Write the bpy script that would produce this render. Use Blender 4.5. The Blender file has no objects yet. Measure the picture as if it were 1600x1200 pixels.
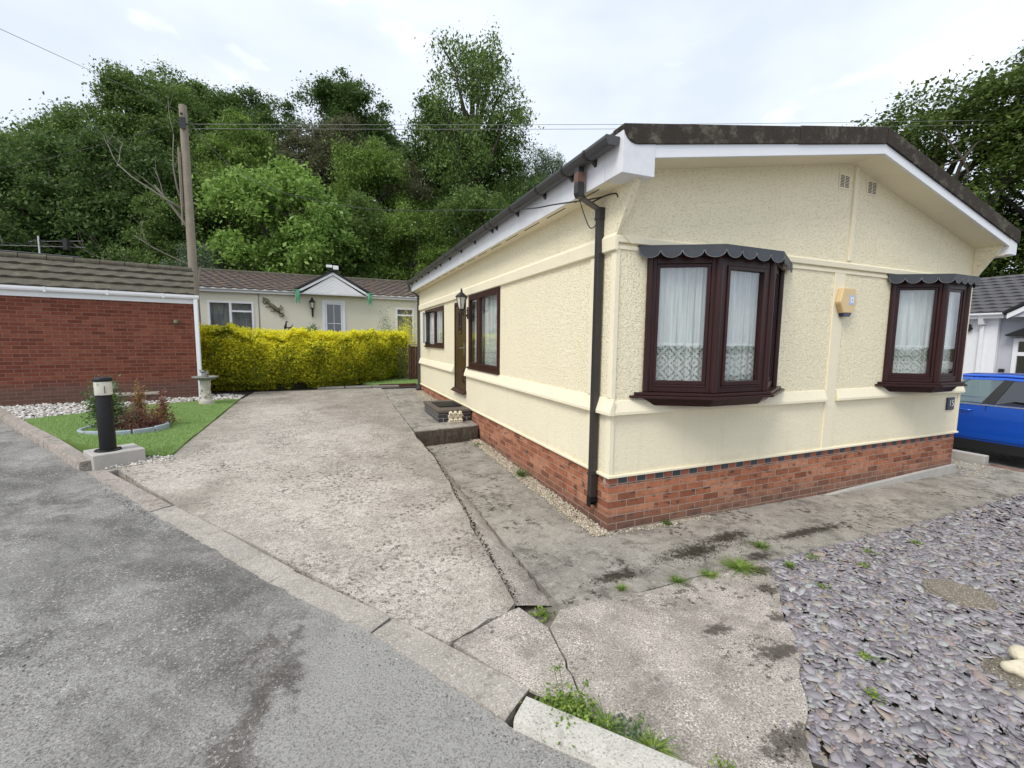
import bpy, bmesh, math, random
import numpy as np
from mathutils import Vector, Matrix
from mathutils.geometry import delaunay_2d_cdt
random.seed(7)
R = math.radians
S = bpy.context.scene
COL = S.collection

# ------------------------------------------------------------------ camera
CAM = Vector((-2.4531, -3.4223, 1.8571))
def cam_setup():
    yaw, pitch, roll = R(67.3453), R(5.7107), R(-0.6495)
    f = Vector((math.cos(pitch)*math.cos(yaw), math.cos(pitch)*math.sin(yaw), -math.sin(pitch)))
    r = Vector((math.sin(yaw), -math.cos(yaw), 0))
    d = f.cross(r)
    r2 = math.cos(roll)*r + math.sin(roll)*d
    d2 = -math.sin(roll)*r + math.cos(roll)*d
    cd = bpy.data.cameras.new('camera'); co = bpy.data.objects.new('camera', cd)
    COL.objects.link(co)
    m = Matrix((( r2.x, -d2.x, -f.x, CAM.x), (r2.y, -d2.y, -f.y, CAM.y), (r2.z, -d2.z, -f.z, CAM.z), (0, 0, 0, 1)))
    co.matrix_world = m
    cd.sensor_width = 36; cd.lens = 680.48/1600*36
    cd.clip_start = .05; cd.clip_end = 2000
    S.camera = co
cam_setup()

# ------------------------------------------------------------------ light
SUN_EL, SUN_AZ = 50, 208          # direction the light comes from, azimuth from +X
w = bpy.data.worlds.new('World'); S.world = w; w.use_nodes = True
nt = w.node_tree; nt.nodes.clear()
def wn(t, **k):
    n = nt.nodes.new(t)
    for a, b in k.items(): setattr(n, a, b)
    return n
tc = wn('ShaderNodeTexCoord'); sky = wn('ShaderNodeTexSky')
sky.sky_type = 'NISHITA'; sky.sun_disc = False
sky.sun_elevation = R(SUN_EL); sky.sun_rotation = R(90 - SUN_AZ)
sky.air_density = 1.0; sky.dust_density = 2.0
mp = wn('ShaderNodeMapping'); mp.inputs['Scale'].default_value = (1, 1, 2.2)
nt.links.new(tc.outputs['Generated'], mp.inputs['Vector'])
n1 = wn('ShaderNodeTexNoise'); n1.inputs['Scale'].default_value = 2.1; n1.inputs['Detail'].default_value = 5; n1.inputs['Roughness'].default_value = .55
n2 = wn('ShaderNodeTexNoise'); n2.inputs['Scale'].default_value = 4.5; n2.inputs['Detail'].default_value = 4; n2.inputs['Roughness'].default_value = .5
nt.links.new(mp.outputs[0], n1.inputs['Vector']); nt.links.new(mp.outputs[0], n2.inputs['Vector'])
cr = wn('ShaderNodeValToRGB')                       # cloud brightness: grey undersides to white
e = cr.color_ramp.elements
e[0].position = .34; e[0].color = (5.5, 6.0, 6.75, 1)
e[1].position = .66; e[1].color = (7.3, 7.7, 8.2, 1)
m1 = cr.color_ramp.elements.new(.52); m1.color = (6.35, 6.85, 7.6, 1)
nt.links.new(n1.outputs['Fac'], cr.inputs['Fac'])
cr2 = wn('ShaderNodeValToRGB'); e = cr2.color_ramp.elements
e[0].position = .60; e[0].color = (0, 0, 0, 1); e[1].position = .72; e[1].color = (1, 1, 1, 1)
nt.links.new(n2.outputs['Fac'], cr2.inputs['Fac'])
mxw = wn('ShaderNodeMixRGB'); mxw.inputs['Color2'].default_value = (8.6, 8.75, 8.7, 1)
nt.links.new(cr2.outputs['Color'], mxw.inputs['Fac']); nt.links.new(cr.outputs['Color'], mxw.inputs['Color1'])
mx = wn('ShaderNodeMixRGB'); mx.inputs['Fac'].default_value = .88
nt.links.new(sky.outputs[0], mx.inputs['Color1']); nt.links.new(mxw.outputs[0], mx.inputs['Color2'])
bg = wn('ShaderNodeBackground'); bg.inputs['Strength'].default_value = .1
nt.links.new(mx.outputs[0], bg.inputs['Color'])
wo = wn('ShaderNodeOutputWorld'); nt.links.new(bg.outputs[0], wo.inputs['Surface'])
sd = bpy.data.lights.new('sun', 'SUN'); sd.energy = 1.5; sd.angle = R(24); sd.color = (1, .95, .87)
so = bpy.data.objects.new('sun', sd); COL.objects.link(so)
dv = Vector((math.cos(R(SUN_EL))*math.cos(R(SUN_AZ)), math.cos(R(SUN_EL))*math.sin(R(SUN_AZ)), math.sin(R(SUN_EL))))
so.rotation_euler = dv.to_track_quat('Z', 'Y').to_euler(); so.location = dv*50
S.view_settings.view_transform = 'Standard'; S.view_settings.look = 'None'
S.view_settings.exposure = 0.68; S.view_settings.gamma = 1
S.cycles.transparent_max_bounces = 24
S.cycles.max_bounces = 8; S.cycles.diffuse_bounces = 4

# ------------------------------------------------------------------ node helper
class NT:
    def __init__(s, name):
        s.m = bpy.data.materials.new(name); s.m.use_nodes = True
        s.t = s.m.node_tree; s.t.nodes.clear()
        s.out = s.t.nodes.new('ShaderNodeOutputMaterial')
        s.tc = s.t.nodes.new('ShaderNodeTexCoord')
    def n(s, typ, **k):
        x = s.t.nodes.new('ShaderNode'+typ)
        for a, b in k.items(): setattr(x, a, b)
        return x
    def L(s, a, b): s.t.links.new(a, b)
    def set(s, sock, v):
        if hasattr(v, 'is_linked') or isinstance(v, bpy.types.NodeSocket): s.L(v, sock)
        elif isinstance(v, (tuple, list)) and len(v) == 3 and sock.type == 'RGBA': sock.default_value = (*v, 1)
        else: sock.default_value = v
    @property
    def obj(s): return s.tc.outputs['Object']
    @property
    def uv(s): return s.tc.outputs['UV']
    def map(s, v, scale=(1,1,1), loc=(0,0,0), rot=(0,0,0)):
        x = s.n('Mapping'); s.L(v, x.inputs[0]); x.inputs['Scale'].default_value = scale
        x.inputs['Location'].default_value = loc; x.inputs['Rotation'].default_value = rot
        return x.outputs[0]
    def noise(s, v, scale, detail=4, rough=.55, dist=0, col=False):
        x = s.n('TexNoise'); s.L(v, x.inputs['Vector']); x.inputs['Scale'].default_value = scale
        x.inputs['Detail'].default_value = detail; x.inputs['Roughness'].default_value = rough; x.inputs['Distortion'].default_value = dist
        return x.outputs['Color' if col else 'Fac']
    def vor(s, v, scale, out='Distance', feature='F1', rnd=1):
        x = s.n('TexVoronoi', feature=feature); s.L(v, x.inputs['Vector']); x.inputs['Scale'].default_value = scale
        x.inputs['Randomness'].default_value = rnd
        return x.outputs[out]
    def ramp(s, f, stops, interp='LINEAR'):
        x = s.n('ValToRGB'); s.set(x.inputs[0], f); cr = x.color_ramp; cr.interpolation = interp
        while len(cr.elements) < len(stops): cr.elements.new(.5)
        for e, (p, c) in zip(cr.elements, stops):
            e.position = p; e.color = (c, c, c, 1) if isinstance(c, (int, float)) else (*c, 1)
        return x.outputs[0]
    def mix(s, f, a, b, mode='MIX'):
        x = s.n('MixRGB', blend_type=mode); s.set(x.inputs[0], f); s.set(x.inputs[1], a); s.set(x.inputs[2], b)
        return x.outputs[0]
    def math(s, op, a, b=0, clamp=False):
        x = s.n('Math', operation=op, use_clamp=clamp); s.set(x.inputs[0], a); s.set(x.inputs[1], b)
        return x.outputs[0]
    def sep(s, v):
        x = s.n('SeparateXYZ'); s.L(v, x.inputs[0]); return x.outputs
    def rnd(s):
        return s.n('NewGeometry').outputs['Random Per Island']
    def bump(s, h, dist=.01, strength=1, nrm=None):
        x = s.n('Bump'); s.set(x.inputs['Height'], h); x.inputs['Distance'].default_value = dist; x.inputs['Strength'].default_value = strength
        if nrm: s.L(nrm, x.inputs['Normal'])
        return x.outputs[0]
    def pbr(s, col, rough=.7, metal=0, nrm=None, spec=.5, **k):
        x = s.n('BsdfPrincipled'); s.set(x.inputs['Base Color'], col); s.set(x.inputs['Roughness'], rough)
        x.inputs['Metallic'].default_value = metal; x.inputs['Specular IOR Level'].default_value = spec
        if nrm: s.L(nrm, x.inputs['Normal'])
        for a, b in k.items(): s.set(x.inputs[a.replace('_', ' ')], b)
        return x.outputs[0]
    def fin(s, sh): s.L(sh, s.out.inputs['Surface']); return s.m

def g3(v): return (v, v, v)
def mul(c, k): return tuple(x*k for x in c)

# ------------------------------------------------------------------ materials
M = {}
def simple(name, col, rough=.6, metal=0, var=.12, scale=9, bump=0, bscale=60, spec=.5, **k):
    t = NT(name); o = t.obj
    c = t.mix(t.noise(o, scale, 4, .6), mul(col, 1-var), mul(col, 1+var))
    nr = t.bump(t.noise(o, bscale, 3, .6), bump) if bump else None
    M[name] = t.fin(t.pbr(c, rough, metal, nr, spec, **k)); return M[name]

def stucco(name, col, pit=1.0):
    t = NT(name); o = t.obj
    big = t.noise(o, .9, 4, .6)
    c = t.mix(big, mul(col, .94), mul(col, 1.05))
    st = t.noise(t.map(o, (7, 7, .8)), 1.0, 5, .65)          # faint weather runs
    c = t.mix(t.ramp(st, [(.56, 0), (.78, .30)]), c, mul(col, .74))
    pits = t.noise(t.map(o, (1, 1, 1.5)), 46, 2, .5, .5)
    pm = t.ramp(pits, [(.36, 1), (.44, 0)])
    c = t.mix(t.ramp(t.noise(o, 30, 4, .7), [(.35, .10), (.55, 0)]), c, mul(col, .78))
    c = t.mix(t.math('MULTIPLY', pm, .34*pit), c, (col[0]*.52, col[1]*.50, col[2]*.42))
    h = t.math('ADD', t.math('ADD', t.noise(o, 60, 3, .6), t.math('MULTIPLY', t.noise(o, 24, 3, .6), 1.3)), t.math('MULTIPLY', pm, -.6))
    M[name] = t.fin(t.pbr(c, .82, 0, t.bump(h, .009*pit, .8), .3)); return M[name]
CREAM = (.90, .82, .60)
stucco('cream_render', CREAM, 1.0)

def cream(name, col, bmp, zlow):
    t = NT(name); o = t.obj; s = t.sep(o)
    c = t.mix(t.noise(o, 1.3, 4, .6), mul(col, .93), mul(col, 1.04))
    c = t.mix(t.ramp(t.noise(t.map(o, (9, 9, .7)), 1.0, 5, .65), [(.56, 0), (.78, .22)]), c, (col[0]*.66, col[1]*.64, col[2]*.56))
    c = t.mix(t.ramp(t.noise(o, 17, 4, .7), [(.60, 0), (.72, .30)]), c, mul(col, .66))
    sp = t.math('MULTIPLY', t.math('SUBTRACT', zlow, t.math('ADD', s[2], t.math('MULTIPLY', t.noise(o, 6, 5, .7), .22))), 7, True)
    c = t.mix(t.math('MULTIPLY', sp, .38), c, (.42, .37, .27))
    M[name] = t.fin(t.pbr(c, .78, 0, t.bump(t.math('ADD', t.noise(o, 60, 3, .6), t.noise(o, 22, 3, .6)), bmp), .3))
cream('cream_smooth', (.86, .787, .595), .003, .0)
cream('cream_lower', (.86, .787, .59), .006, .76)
stucco('pale_render', (.74, .71, .58), .5)
stucco('eaves_shade_render', (.47, .48, .53), .3)  # recessed wall greyed: the shade under the eaves is in the colour
simple('white_paint', (.78, .79, .82), .35, 0, .05, 4)
simple('white_dirty', (.72, .73, .76), .42, 0, .14, 7)

def wood(name, a, b, rough=.35):
    t = NT(name); o = t.uv
    g = t.noise(t.map(o, (60, 2.2, 1)), 1, 6, .65, .8)
    g2 = t.noise(t.map(o, (2, 60, 1)), 1, 6, .65, .8)
    c = t.mix(t.ramp(g, [(.3, 0), (.7, 1)]), a, b)
    M[name] = t.fin(t.pbr(c, rough, 0, t.bump(g, .0006), .32)); return M[name]
wood('mahogany', (.018, .006, .006), (.044, .013, .0125), .36)
wood('mahogany_side', (.030, .010, .008), (.062, .022, .018), .42)
wood('dark_brown_door', (.050, .032, .012), (.095, .062, .026), .38)
simple('brown_black_pvc', (.030, .026, .026), .38, 0, .35, 11)
simple('brown_black_gutter', (.058, .056, .058), .42, 0, .25, 14)
simple('joint_brown', (.16, .085, .065), .5, 0, .15)
simple('black_paint', (.008, .008, .009), .42, 0, .2, 20, .0006, 90, .3)
simple('black_iron', (.018, .018, .018), .45, 0, .2)
simple('rubber', (.02, .02, .02), .8, 0, .3, 40)
simple('steel', (.55, .55, .55), .35, 1, .1)
simple('bronze', (.16, .15, .09), .5, .5, .5, 14)
simple('lead_grey', (.045, .051, .060), .5, 0, .35, 12)
simple('lead_edge', (.16, .165, .175), .6, 0, .3, 30)
simple('alarm_cream', (.70, .52, .27), .45, 0, .05)
simple('alarm_dark', (.50, .36, .17), .5, 0, .05)
simple('alarm_blue', (.012, .014, .06), .15, 0, .05)
simple('sticker_blue', (.40, .52, .75), .4, 0, .1)
simple('sticker_white', (.75, .78, .82), .4, 0, .05)
simple('dark_interior', (.10, .095, .09), .9, 0, .2)
simple('interior_wall', (.40, .37, .32), .9, 0, .1)
simple('cream_stone', (.62, .56, .42), .75, 0, .25, 18, .003, 60)
simple('old_stone', (.46, .43, .38), .9, 0, .4, 30, .005, 50)
simple('grey_stone', (.22, .22, .20), .9, 0, .5, 40, .006, 60)
simple('blue_edging', (.33, .38, .43), .75, 0, .3, 14, .004, 40)
simple('soil', (.035, .022, .015), 1, 0, .5, 30, .02, 40)
simple('pole_wood', (.26, .225, .175), .9, 0, .3, 6, .004, 40)
simple('cable_black', (.03, .03, .03), .6, 0, .1)
simple('cable_grey', (.22, .22, .22), .6, 0, .1)
simple('engineering_brick', (.035, .034, .040), .4, 0, .5, 14, .002, 50)
simple('step_brown', (.11, .085, .072), .6, 0, .35, 9, .002, 60)
simple('green_glass', (.12, .42, .24), .3, 0, .3, 30)
simple('fence_red', (.10, .035, .022), .8, 0, .35, 10, .003, 40)
simple('trellis_grey', (.10, .10, .085), .9, 0, .3)

def white_frosted():
    t = NT('frosted_lens'); o = t.obj
    c = t.mix(t.ramp(t.noise(o, 22, 5, .7), [(.52, 0), (.72, 1)]), (.66, .64, .55), (.30, .27, .20))
    M['frosted_lens'] = t.fin(t.pbr(c, .25, 0, None, .5, Subsurface_Weight=.0))
white_frosted()

def glass(name, tint, refl=1.0, base=.08):
    t = NT(name)
    tr = t.n('BsdfTransparent'); tr.inputs[0].default_value = (*tint, 1)
    gl = t.n('BsdfGlossy'); gl.inputs['Roughness'].default_value = .012; gl.inputs[0].default_value = (.95, .97, 1, 1)
    wv = t.bump(t.noise(t.obj, 1.6, 2, .5), .0025); t.L(wv, gl.inputs['Normal'])
    fr = t.n('Fresnel'); fr.inputs[0].default_value = 1.52
    f = t.math('MULTIPLY_ADD', fr.outputs[0], refl, True); t.t.nodes[-1].inputs[2].default_value = base
    f = t.math('MULTIPLY', f, t.math('SUBTRACT', 1, t.n('NewGeometry').outputs['Backfacing']))
    mx = t.n('MixShader'); t.L(f, mx.inputs[0]); t.L(tr.outputs[0], mx.inputs[1]); t.L(gl.outputs[0], mx.inputs[2])
    M[name] = t.fin(mx.outputs[0])
glass('window_glass', (.94, .965, .96), 1.0, .12)
glass('lantern_glass', (.75, .70, .60), 1.0, .10)
glass('car_glass', (.62, .70, .68), 1.0, .08)
glass('car_glass_dark', (.12, .13, .13), 1.0, .08)

def curtain(name, lace_top, col=(.97, .975, .96)):
    """net curtain: UV.x metres along, UV.y metres above the sill; lace below lace_top"""
    t = NT(name); u = t.uv; s = t.sep(u)
    weave = t.ramp(t.noise(t.map(u, (22, .8, 1)), 1, 4, .62), [(.33, 0), (.62, 1)])
    a0 = t.math('MULTIPLY_ADD', weave, .42); t.t.nodes[-1].inputs[2].default_value = .56
    P = .16
    fx = t.math('PINGPONG', t.math('ADD', s[0], 0), P/2)
    fy = t.math('PINGPONG', s[1], P*.55)
    dm = t.math('ADD', t.math('DIVIDE', fx, P/2), t.math('DIVIDE', fy, P*.55))     # diamonds
    ring = t.math('PINGPONG', dm, .34)
    l1 = t.math('GREATER_THAN', ring, .14)
    holes = t.math('GREATER_THAN', t.vor(t.map(u, (1, 1, 1)), 46, 'Distance', 'F1', .25), .40)
    lace = t.math('MAXIMUM', t.math('MULTIPLY', l1, .92), t.math('MULTIPLY', holes, .80))
    below = t.math('LESS_THAN', s[1], lace_top)
    edge = t.math('LESS_THAN', t.math('ABSOLUTE', t.math('SUBTRACT', s[1], lace_top)), .012)
    la = t.math('MULTIPLY_ADD', lace, .78); t.t.nodes[-1].inputs[2].default_value = .08
    al = t.mix(below, a0, la); al = t.mix(edge, al, (.97, .97, .97))
    df = t.n('BsdfDiffuse'); df.inputs[0].default_value = (*col, 1)
    tl = t.n('BsdfTranslucent'); tl.inputs[0].default_value = (*col, 1)
    m1 = t.n('MixShader'); m1.inputs[0].default_value = .30; t.L(df.outputs[0], m1.inputs[1]); t.L(tl.outputs[0], m1.inputs[2])
    tr = t.n('BsdfTransparent'); m2 = t.n('MixShader'); t.L(al, m2.inputs[0]); t.L(tr.outputs[0], m2.inputs[1]); t.L(m1.outputs[0], m2.inputs[2])
    M[name] = t.fin(m2.outputs[0])
curtain('net_curtain', .36); curtain('net_curtain_side', .30); curtain('plain_net', -1, (.55, .56, .56))

def brick(name, c_lo, c_mid, c_hi, mortar, bw=.225, bh=.075, ms=.009, burnt=.0, low_dark=None, rough=.85):
    t = NT(name); u = t.uv
    b = t.n('TexBrick'); t.L(u, b.inputs['Vector']); b.inputs['Scale'].default_value = 1
    b.offset = .5; b.inputs['Brick Width'].default_value = bw; b.inputs['Row Height'].default_value = bh
    b.inputs['Mortar Size'].default_value = ms*.5; b.inputs['Mortar Smooth'].default_value = .15; b.inputs['Bias'].default_value = 0
    b.inputs['Color1'].default_value = (0, 0, 0, 1); b.inputs['Color2'].default_value = (1, 1, 1, 1); b.inputs['Mortar'].default_value = (.5, .5, .5, 1)
    c = t.ramp(b.outputs['Color'], [(0, c_lo), (.45, c_mid), (1, c_hi)])
    n = t.noise(t.map(t.obj, (1, 1, 1.5)), 9, 5, .7)
    c = t.mix(t.ramp(n, [(.35, .45), (.6, 0)]), c, mul(c_lo, .55))
    if burnt:
        nb = t.noise(t.map(t.obj, (1, 1, 2.5)), 7.5, 2, .5)
        c = t.mix(t.ramp(nb, [(.58, 0), (.66, burnt)]), c, (.05, .033, .036))
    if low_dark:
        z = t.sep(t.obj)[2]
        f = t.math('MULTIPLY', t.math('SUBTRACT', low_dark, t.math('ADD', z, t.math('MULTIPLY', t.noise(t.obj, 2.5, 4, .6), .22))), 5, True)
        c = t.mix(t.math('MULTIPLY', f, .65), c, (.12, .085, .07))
    c = t.mix(b.outputs['Fac'], c, t.mix(t.noise(t.obj, 14, 4, .6), mul(mortar, .65), mortar))
    h = t.math('SUBTRACT', t.math('MULTIPLY', t.noise(t.obj, 70, 4, .6), .25), b.outputs['Fac'])
    M[name] = t.fin(t.pbr(c, rough, 0, t.bump(h, .006), .3))
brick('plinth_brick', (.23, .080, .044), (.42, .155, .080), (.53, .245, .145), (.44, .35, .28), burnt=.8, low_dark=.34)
brick('garage_brick', (.140, .036, .022), (.195, .054, .032), (.25, .080, .048), (.26, .16, .12), ms=.012, low_dark=.78)
brick('planter_brick', (.13, .07, .055), (.2, .10, .075), (.27, .15, .12), (.20, .17, .15))
simple('red_header', (.31, .10, .06), .85, 0, .35, 12, .003, 60)
simple('blue_header', (.045, .055, .065), .6, 0, .4, 20, .003, 60)
simple('mortar', (.44, .36, .30), .95, 0, .2, 30)

def tiles(name, c1, c2, lich, rot=0, amount=.5, moss=(.10, .11, .045)):
    t = NT(name); o = t.uv
    c = t.mix(t.noise(t.obj, 3.5, 5, .7), c1, c2)
    c = t.mix(t.ramp(t.noise(t.obj, 7, 6, .72), [(.52, 0), (.70, amount)]), c, lich)
    c = t.mix(t.ramp(t.noise(t.obj, 17, 5, .7), [(.55, 0), (.75, amount*.8)]), c, moss)
    M[name] = t.fin(t.pbr(c, .92, 0, t.bump(t.noise(t.obj, 45, 4, .6), .006), .25))
tiles('garage_tile', (.068, .060, .048), (.125, .112, .085), (.22, .20, .13), amount=.6)
tiles('bungalow_tile', (.10, .085, .082), (.18, .15, .135), (.46, .26, .10), amount=.75, moss=(.22, .20, .17))
tiles('slate_grey_tile', (.090, .088, .092), (.12, .118, .122), (.16, .155, .155), amount=.2, moss=(.1, .1, .1))
tiles('mossy_cap', (.028, .022, .018), (.062, .050, .040), (.19, .175, .14), amount=.75, moss=(.05, .055, .02))

# ground
def stain_mask(t, o, els, thr=(.46, .56), ns=16):
    tot = None
    for (x, y, rx, ry) in els:
        v = t.map(o, (1/rx, 1/ry, 0), (-x/rx, -y/ry, 0)); ln = t.n('VectorMath', operation='LENGTH'); t.L(v, ln.inputs[0])
        f = t.math('SUBTRACT', 1, ln.outputs['Value'], True); tot = f if tot is None else t.math('MAXIMUM', tot, f)
    n = t.noise(o, ns, 6, .78)
    return t.ramp(t.math('ADD', t.math('MULTIPLY', t.math('POWER', tot, .5), .34), t.math('MULTIPLY', n, .55)), [(thr[0], 0), (thr[1], 1)])
def m_drive():
    t = NT('driveway_concrete'); o = t.obj
    wear = stain_mask(t, o, [(-2.55, .9, 1.25, 1.9), (-2.9, 3.6, 1.5, 1.9), (-1.95, -.55, .6, .8), (-4.2, 2.6, .7, .8), (-3.4, 6.2, .9, 1.8)], (.30, .56), 2.6)
    c = t.mix(t.ramp(t.noise(o, 1.3, 6, .7, .6), [(.32, 0), (.64, 1)]), (.25, .220, .186), (.42, .378, .326))
    c = t.mix(t.math('MULTIPLY', wear, .65), c, (.55, .502, .446))
    keep = t.math('ADD', t.ramp(t.noise(o, 95, 3, .65), [(.51, 0), (.57, .9)]), t.ramp(t.noise(t.map(o, loc=(7, 3, 0)), 45, 5, .75), [(.52, 0), (.60, .8)]), True)
    wear2 = t.math('MULTIPLY_ADD', wear, .68); t.t.nodes[-1].inputs[2].default_value = .32
    worn = t.math('MULTIPLY', t.ramp(t.noise(o, 5.5, 5, .7), [(.40, .15), (.56, 1)]), wear2)
    c = t.mix(t.math('MULTIPLY', t.math('MULTIPLY', keep, worn), .92), c, (.76, .71, .64))
    dk = t.ramp(t.noise(t.map(o, (1, 1, 1)), 26, 5, .75), [(.50, 0), (.60, 1)])
    pa = t.ramp(t.noise(o, 1.8, 5, .7), [(.42, .25), (.60, .95)])
    c = t.mix(t.math('MULTIPLY', dk, pa), c, (.085, .075, .062))
    c = t.mix(t.ramp(t.noise(t.map(o, loc=(1.5, .3, 0)), .95, 6, .72, .8), [(.52, 0), (.66, .30)]), c, (.15, .13, .108))
    blobs = t.math('MULTIPLY', t.ramp(t.noise(o, 17, 3, .6), [(.665, 0), (.70, 1)]), t.ramp(t.noise(o, 1.1, 3, .5), [(.50, 0), (.62, 1)]))
    c = t.mix(t.math('MULTIPLY', blobs, .8), c, (.035, .030, .022))
    c = t.mix(t.ramp(t.noise(o, 85, 4, .75), [(.37, .9), (.47, 0)]), c, (.12, .10, .08))
    h = t.math('ADD', t.noise(o, 60, 4, .7), t.math('MULTIPLY', t.noise(o, 9, 4, .6), 1.6))
    M['driveway_concrete'] = t.fin(t.pbr(c, .92, 0, t.bump(h, .012, .9), .25))
m_drive()
def m_path():
    t = NT('path_concrete'); o = t.obj
    c = t.mix(t.ramp(t.noise(o, 1.7, 6, .7, .5), [(.3, 0), (.7, 1)]), (.21, .194, .168), (.42, .39, .34))
    c = t.mix(t.ramp(t.noise(o, 9, 6, .75), [(.52, 0), (.68, .8)]), c, (.46, .43, .37))
    c = t.mix(t.ramp(t.noise(t.map(o, loc=(6, 1, 0)), 5, 6, .75), [(.50, 0), (.64, .65)]), c, (.085, .076, .062))
    c = t.mix(t.ramp(t.noise(o, 70, 4, .7), [(.57, 0), (.64, .6)]), c, (.52, .49, .43))
    c = t.mix(t.ramp(t.noise(t.map(o, loc=(2, 9, 0)), 85, 4, .7), [(.36, .7), (.44, 0)]), c, (.07, .062, .05))
    m = t.math('MULTIPLY', t.ramp(t.noise(o, 15, 5, .72), [(.53, 0), (.60, 1)]), t.ramp(t.noise(t.map(o, loc=(3.1, 1.7, 0)), 1.5, 4, .6), [(.50, 0), (.60, 1)]))
    c = t.mix(t.math('MULTIPLY', m, .9), c, (.030, .024, .017))
    sm = stain_mask(t, o, [(.50, -.62, .55, .17), (1.05, -.50, .5, .14), (-.40, -.72, .40, .12), (1.9, -.70, .9, .12), (.95, -.90, .25, .12)])
    c = t.mix(t.math('MULTIPLY', sm, .92), c, (.035, .027, .018))
    h = t.math('ADD', t.noise(o, 70, 4, .7), t.math('MULTIPLY', t.noise(o, 8, 4, .6), 1.4))
    M['path_concrete'] = t.fin(t.pbr(c, .92, 0, t.bump(h, .010, .9), .25))
m_path()
def m_apron():
    t = NT('apron_concrete'); o = t.obj
    c = t.mix(t.ramp(t.noise(o, 1.6, 5, .65, .6), [(.32, 0), (.66, 1)]), (.27, .242, .21), (.47, .425, .375))
    c = t.mix(t.math('MULTIPLY', t.ramp(t.noise(o, 100, 4, .7), [(.50, 0), (.57, .95)]), t.ramp(t.noise(o, 6, 5, .75), [(.40, .25), (.58, 1)])), c, (.78, .71, .64))
    c = t.mix(t.ramp(t.noise(t.map(o, loc=(2, 9, 0)), 110, 4, .7), [(.38, .85), (.47, 0)]), c, (.115, .098, .08))
    c = t.mix(t.ramp(t.noise(t.map(o, loc=(8, 3, 0)), 3.2, 6, .75), [(.50, 0), (.66, .55)]), c, (.15, .132, .11))
    m = t.math('MULTIPLY', t.ramp(t.noise(o, 19, 4, .7), [(.55, 0), (.62, 1)]), t.ramp(t.noise(t.map(o, loc=(5, 2, 0)), 1.8, 4, .6), [(.50, 0), (.62, 1)]))
    c = t.mix(t.math('MULTIPLY', m, .85), c, (.050, .042, .034))
    sm = stain_mask(t, o, [(.74, -1.10, .22, .12), (.50, -1.34, .16, .14), (.22, -1.62, .16, .12), (-.10, -1.85, .30, .12), (-.62, -2.28, .30, .13), (-.25, -1.55, .22, .10)], (.49, .55), 20)
    c = t.mix(t.math('MULTIPLY', sm, .78), c, (.050, .040, .030))
    h = t.math('ADD', t.noise(o, 65, 4, .7), t.noise(o, 9, 4, .6))
    M['apron_concrete'] = t.fin(t.pbr(c, .92, 0, t.bump(h, .010, .9), .25))
m_apron()



simple('plinth_concrete', (.42, .40, .37), .9, 0, .22, 9, .004, 60)
simple('haunch', (.20, .18, .15), .95, 0, .6, 22, .02, 26)
simple('old_step', (.085, .070, .055), .95, 0, .6, 14, .02, 30)
simple('dark_earth', (.030, .025, .018), 1, 0, .5, 25, .02, 40)
simple('paving_grey', (.22, .21, .19), .9, 0, .25, 7, .004, 60)
def m_kerb(name, a, b, stain):
    t = NT(name); o = t.obj
    c = t.mix(t.ramp(t.noise(o, 3.1, 5, .65), [(.3, 0), (.7, 1)]), a, b)
    c = t.mix(t.ramp(t.noise(o, 80, 4, .7), [(.54, 0), (.62, .65)]), c, (.70, .64, .57))
    c = t.mix(t.ramp(t.noise(t.map(o, loc=(2, 5, 0)), 90, 4, .7), [(.36, .7), (.45, 0)]), c, (.14, .12, .10))
    c = t.mix(t.ramp(t.noise(o, 14, 5, .7), [(.54, 0), (.66, stain)]), c, (.15, .13, .10))
    h = t.math('ADD', t.noise(o, 60, 4, .7), t.math('MULTIPLY', t.noise(o, 12, 4, .6), 1.3))
    M[name] = t.fin(t.pbr(c, .92, 0, t.bump(h, .008, .9), .25))
m_kerb('kerb_concrete', (.31, .285, .25), (.44, .405, .36), .45)
m_kerb('stone_disc', (.13, .112, .085), (.25, .22, .17), .8)
m_kerb('kerb_white', (.47, .455, .405), (.60, .585, .53), .28)
m_kerb('kerb_old', (.25, .225, .20), (.40, .35, .31), .8)
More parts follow.
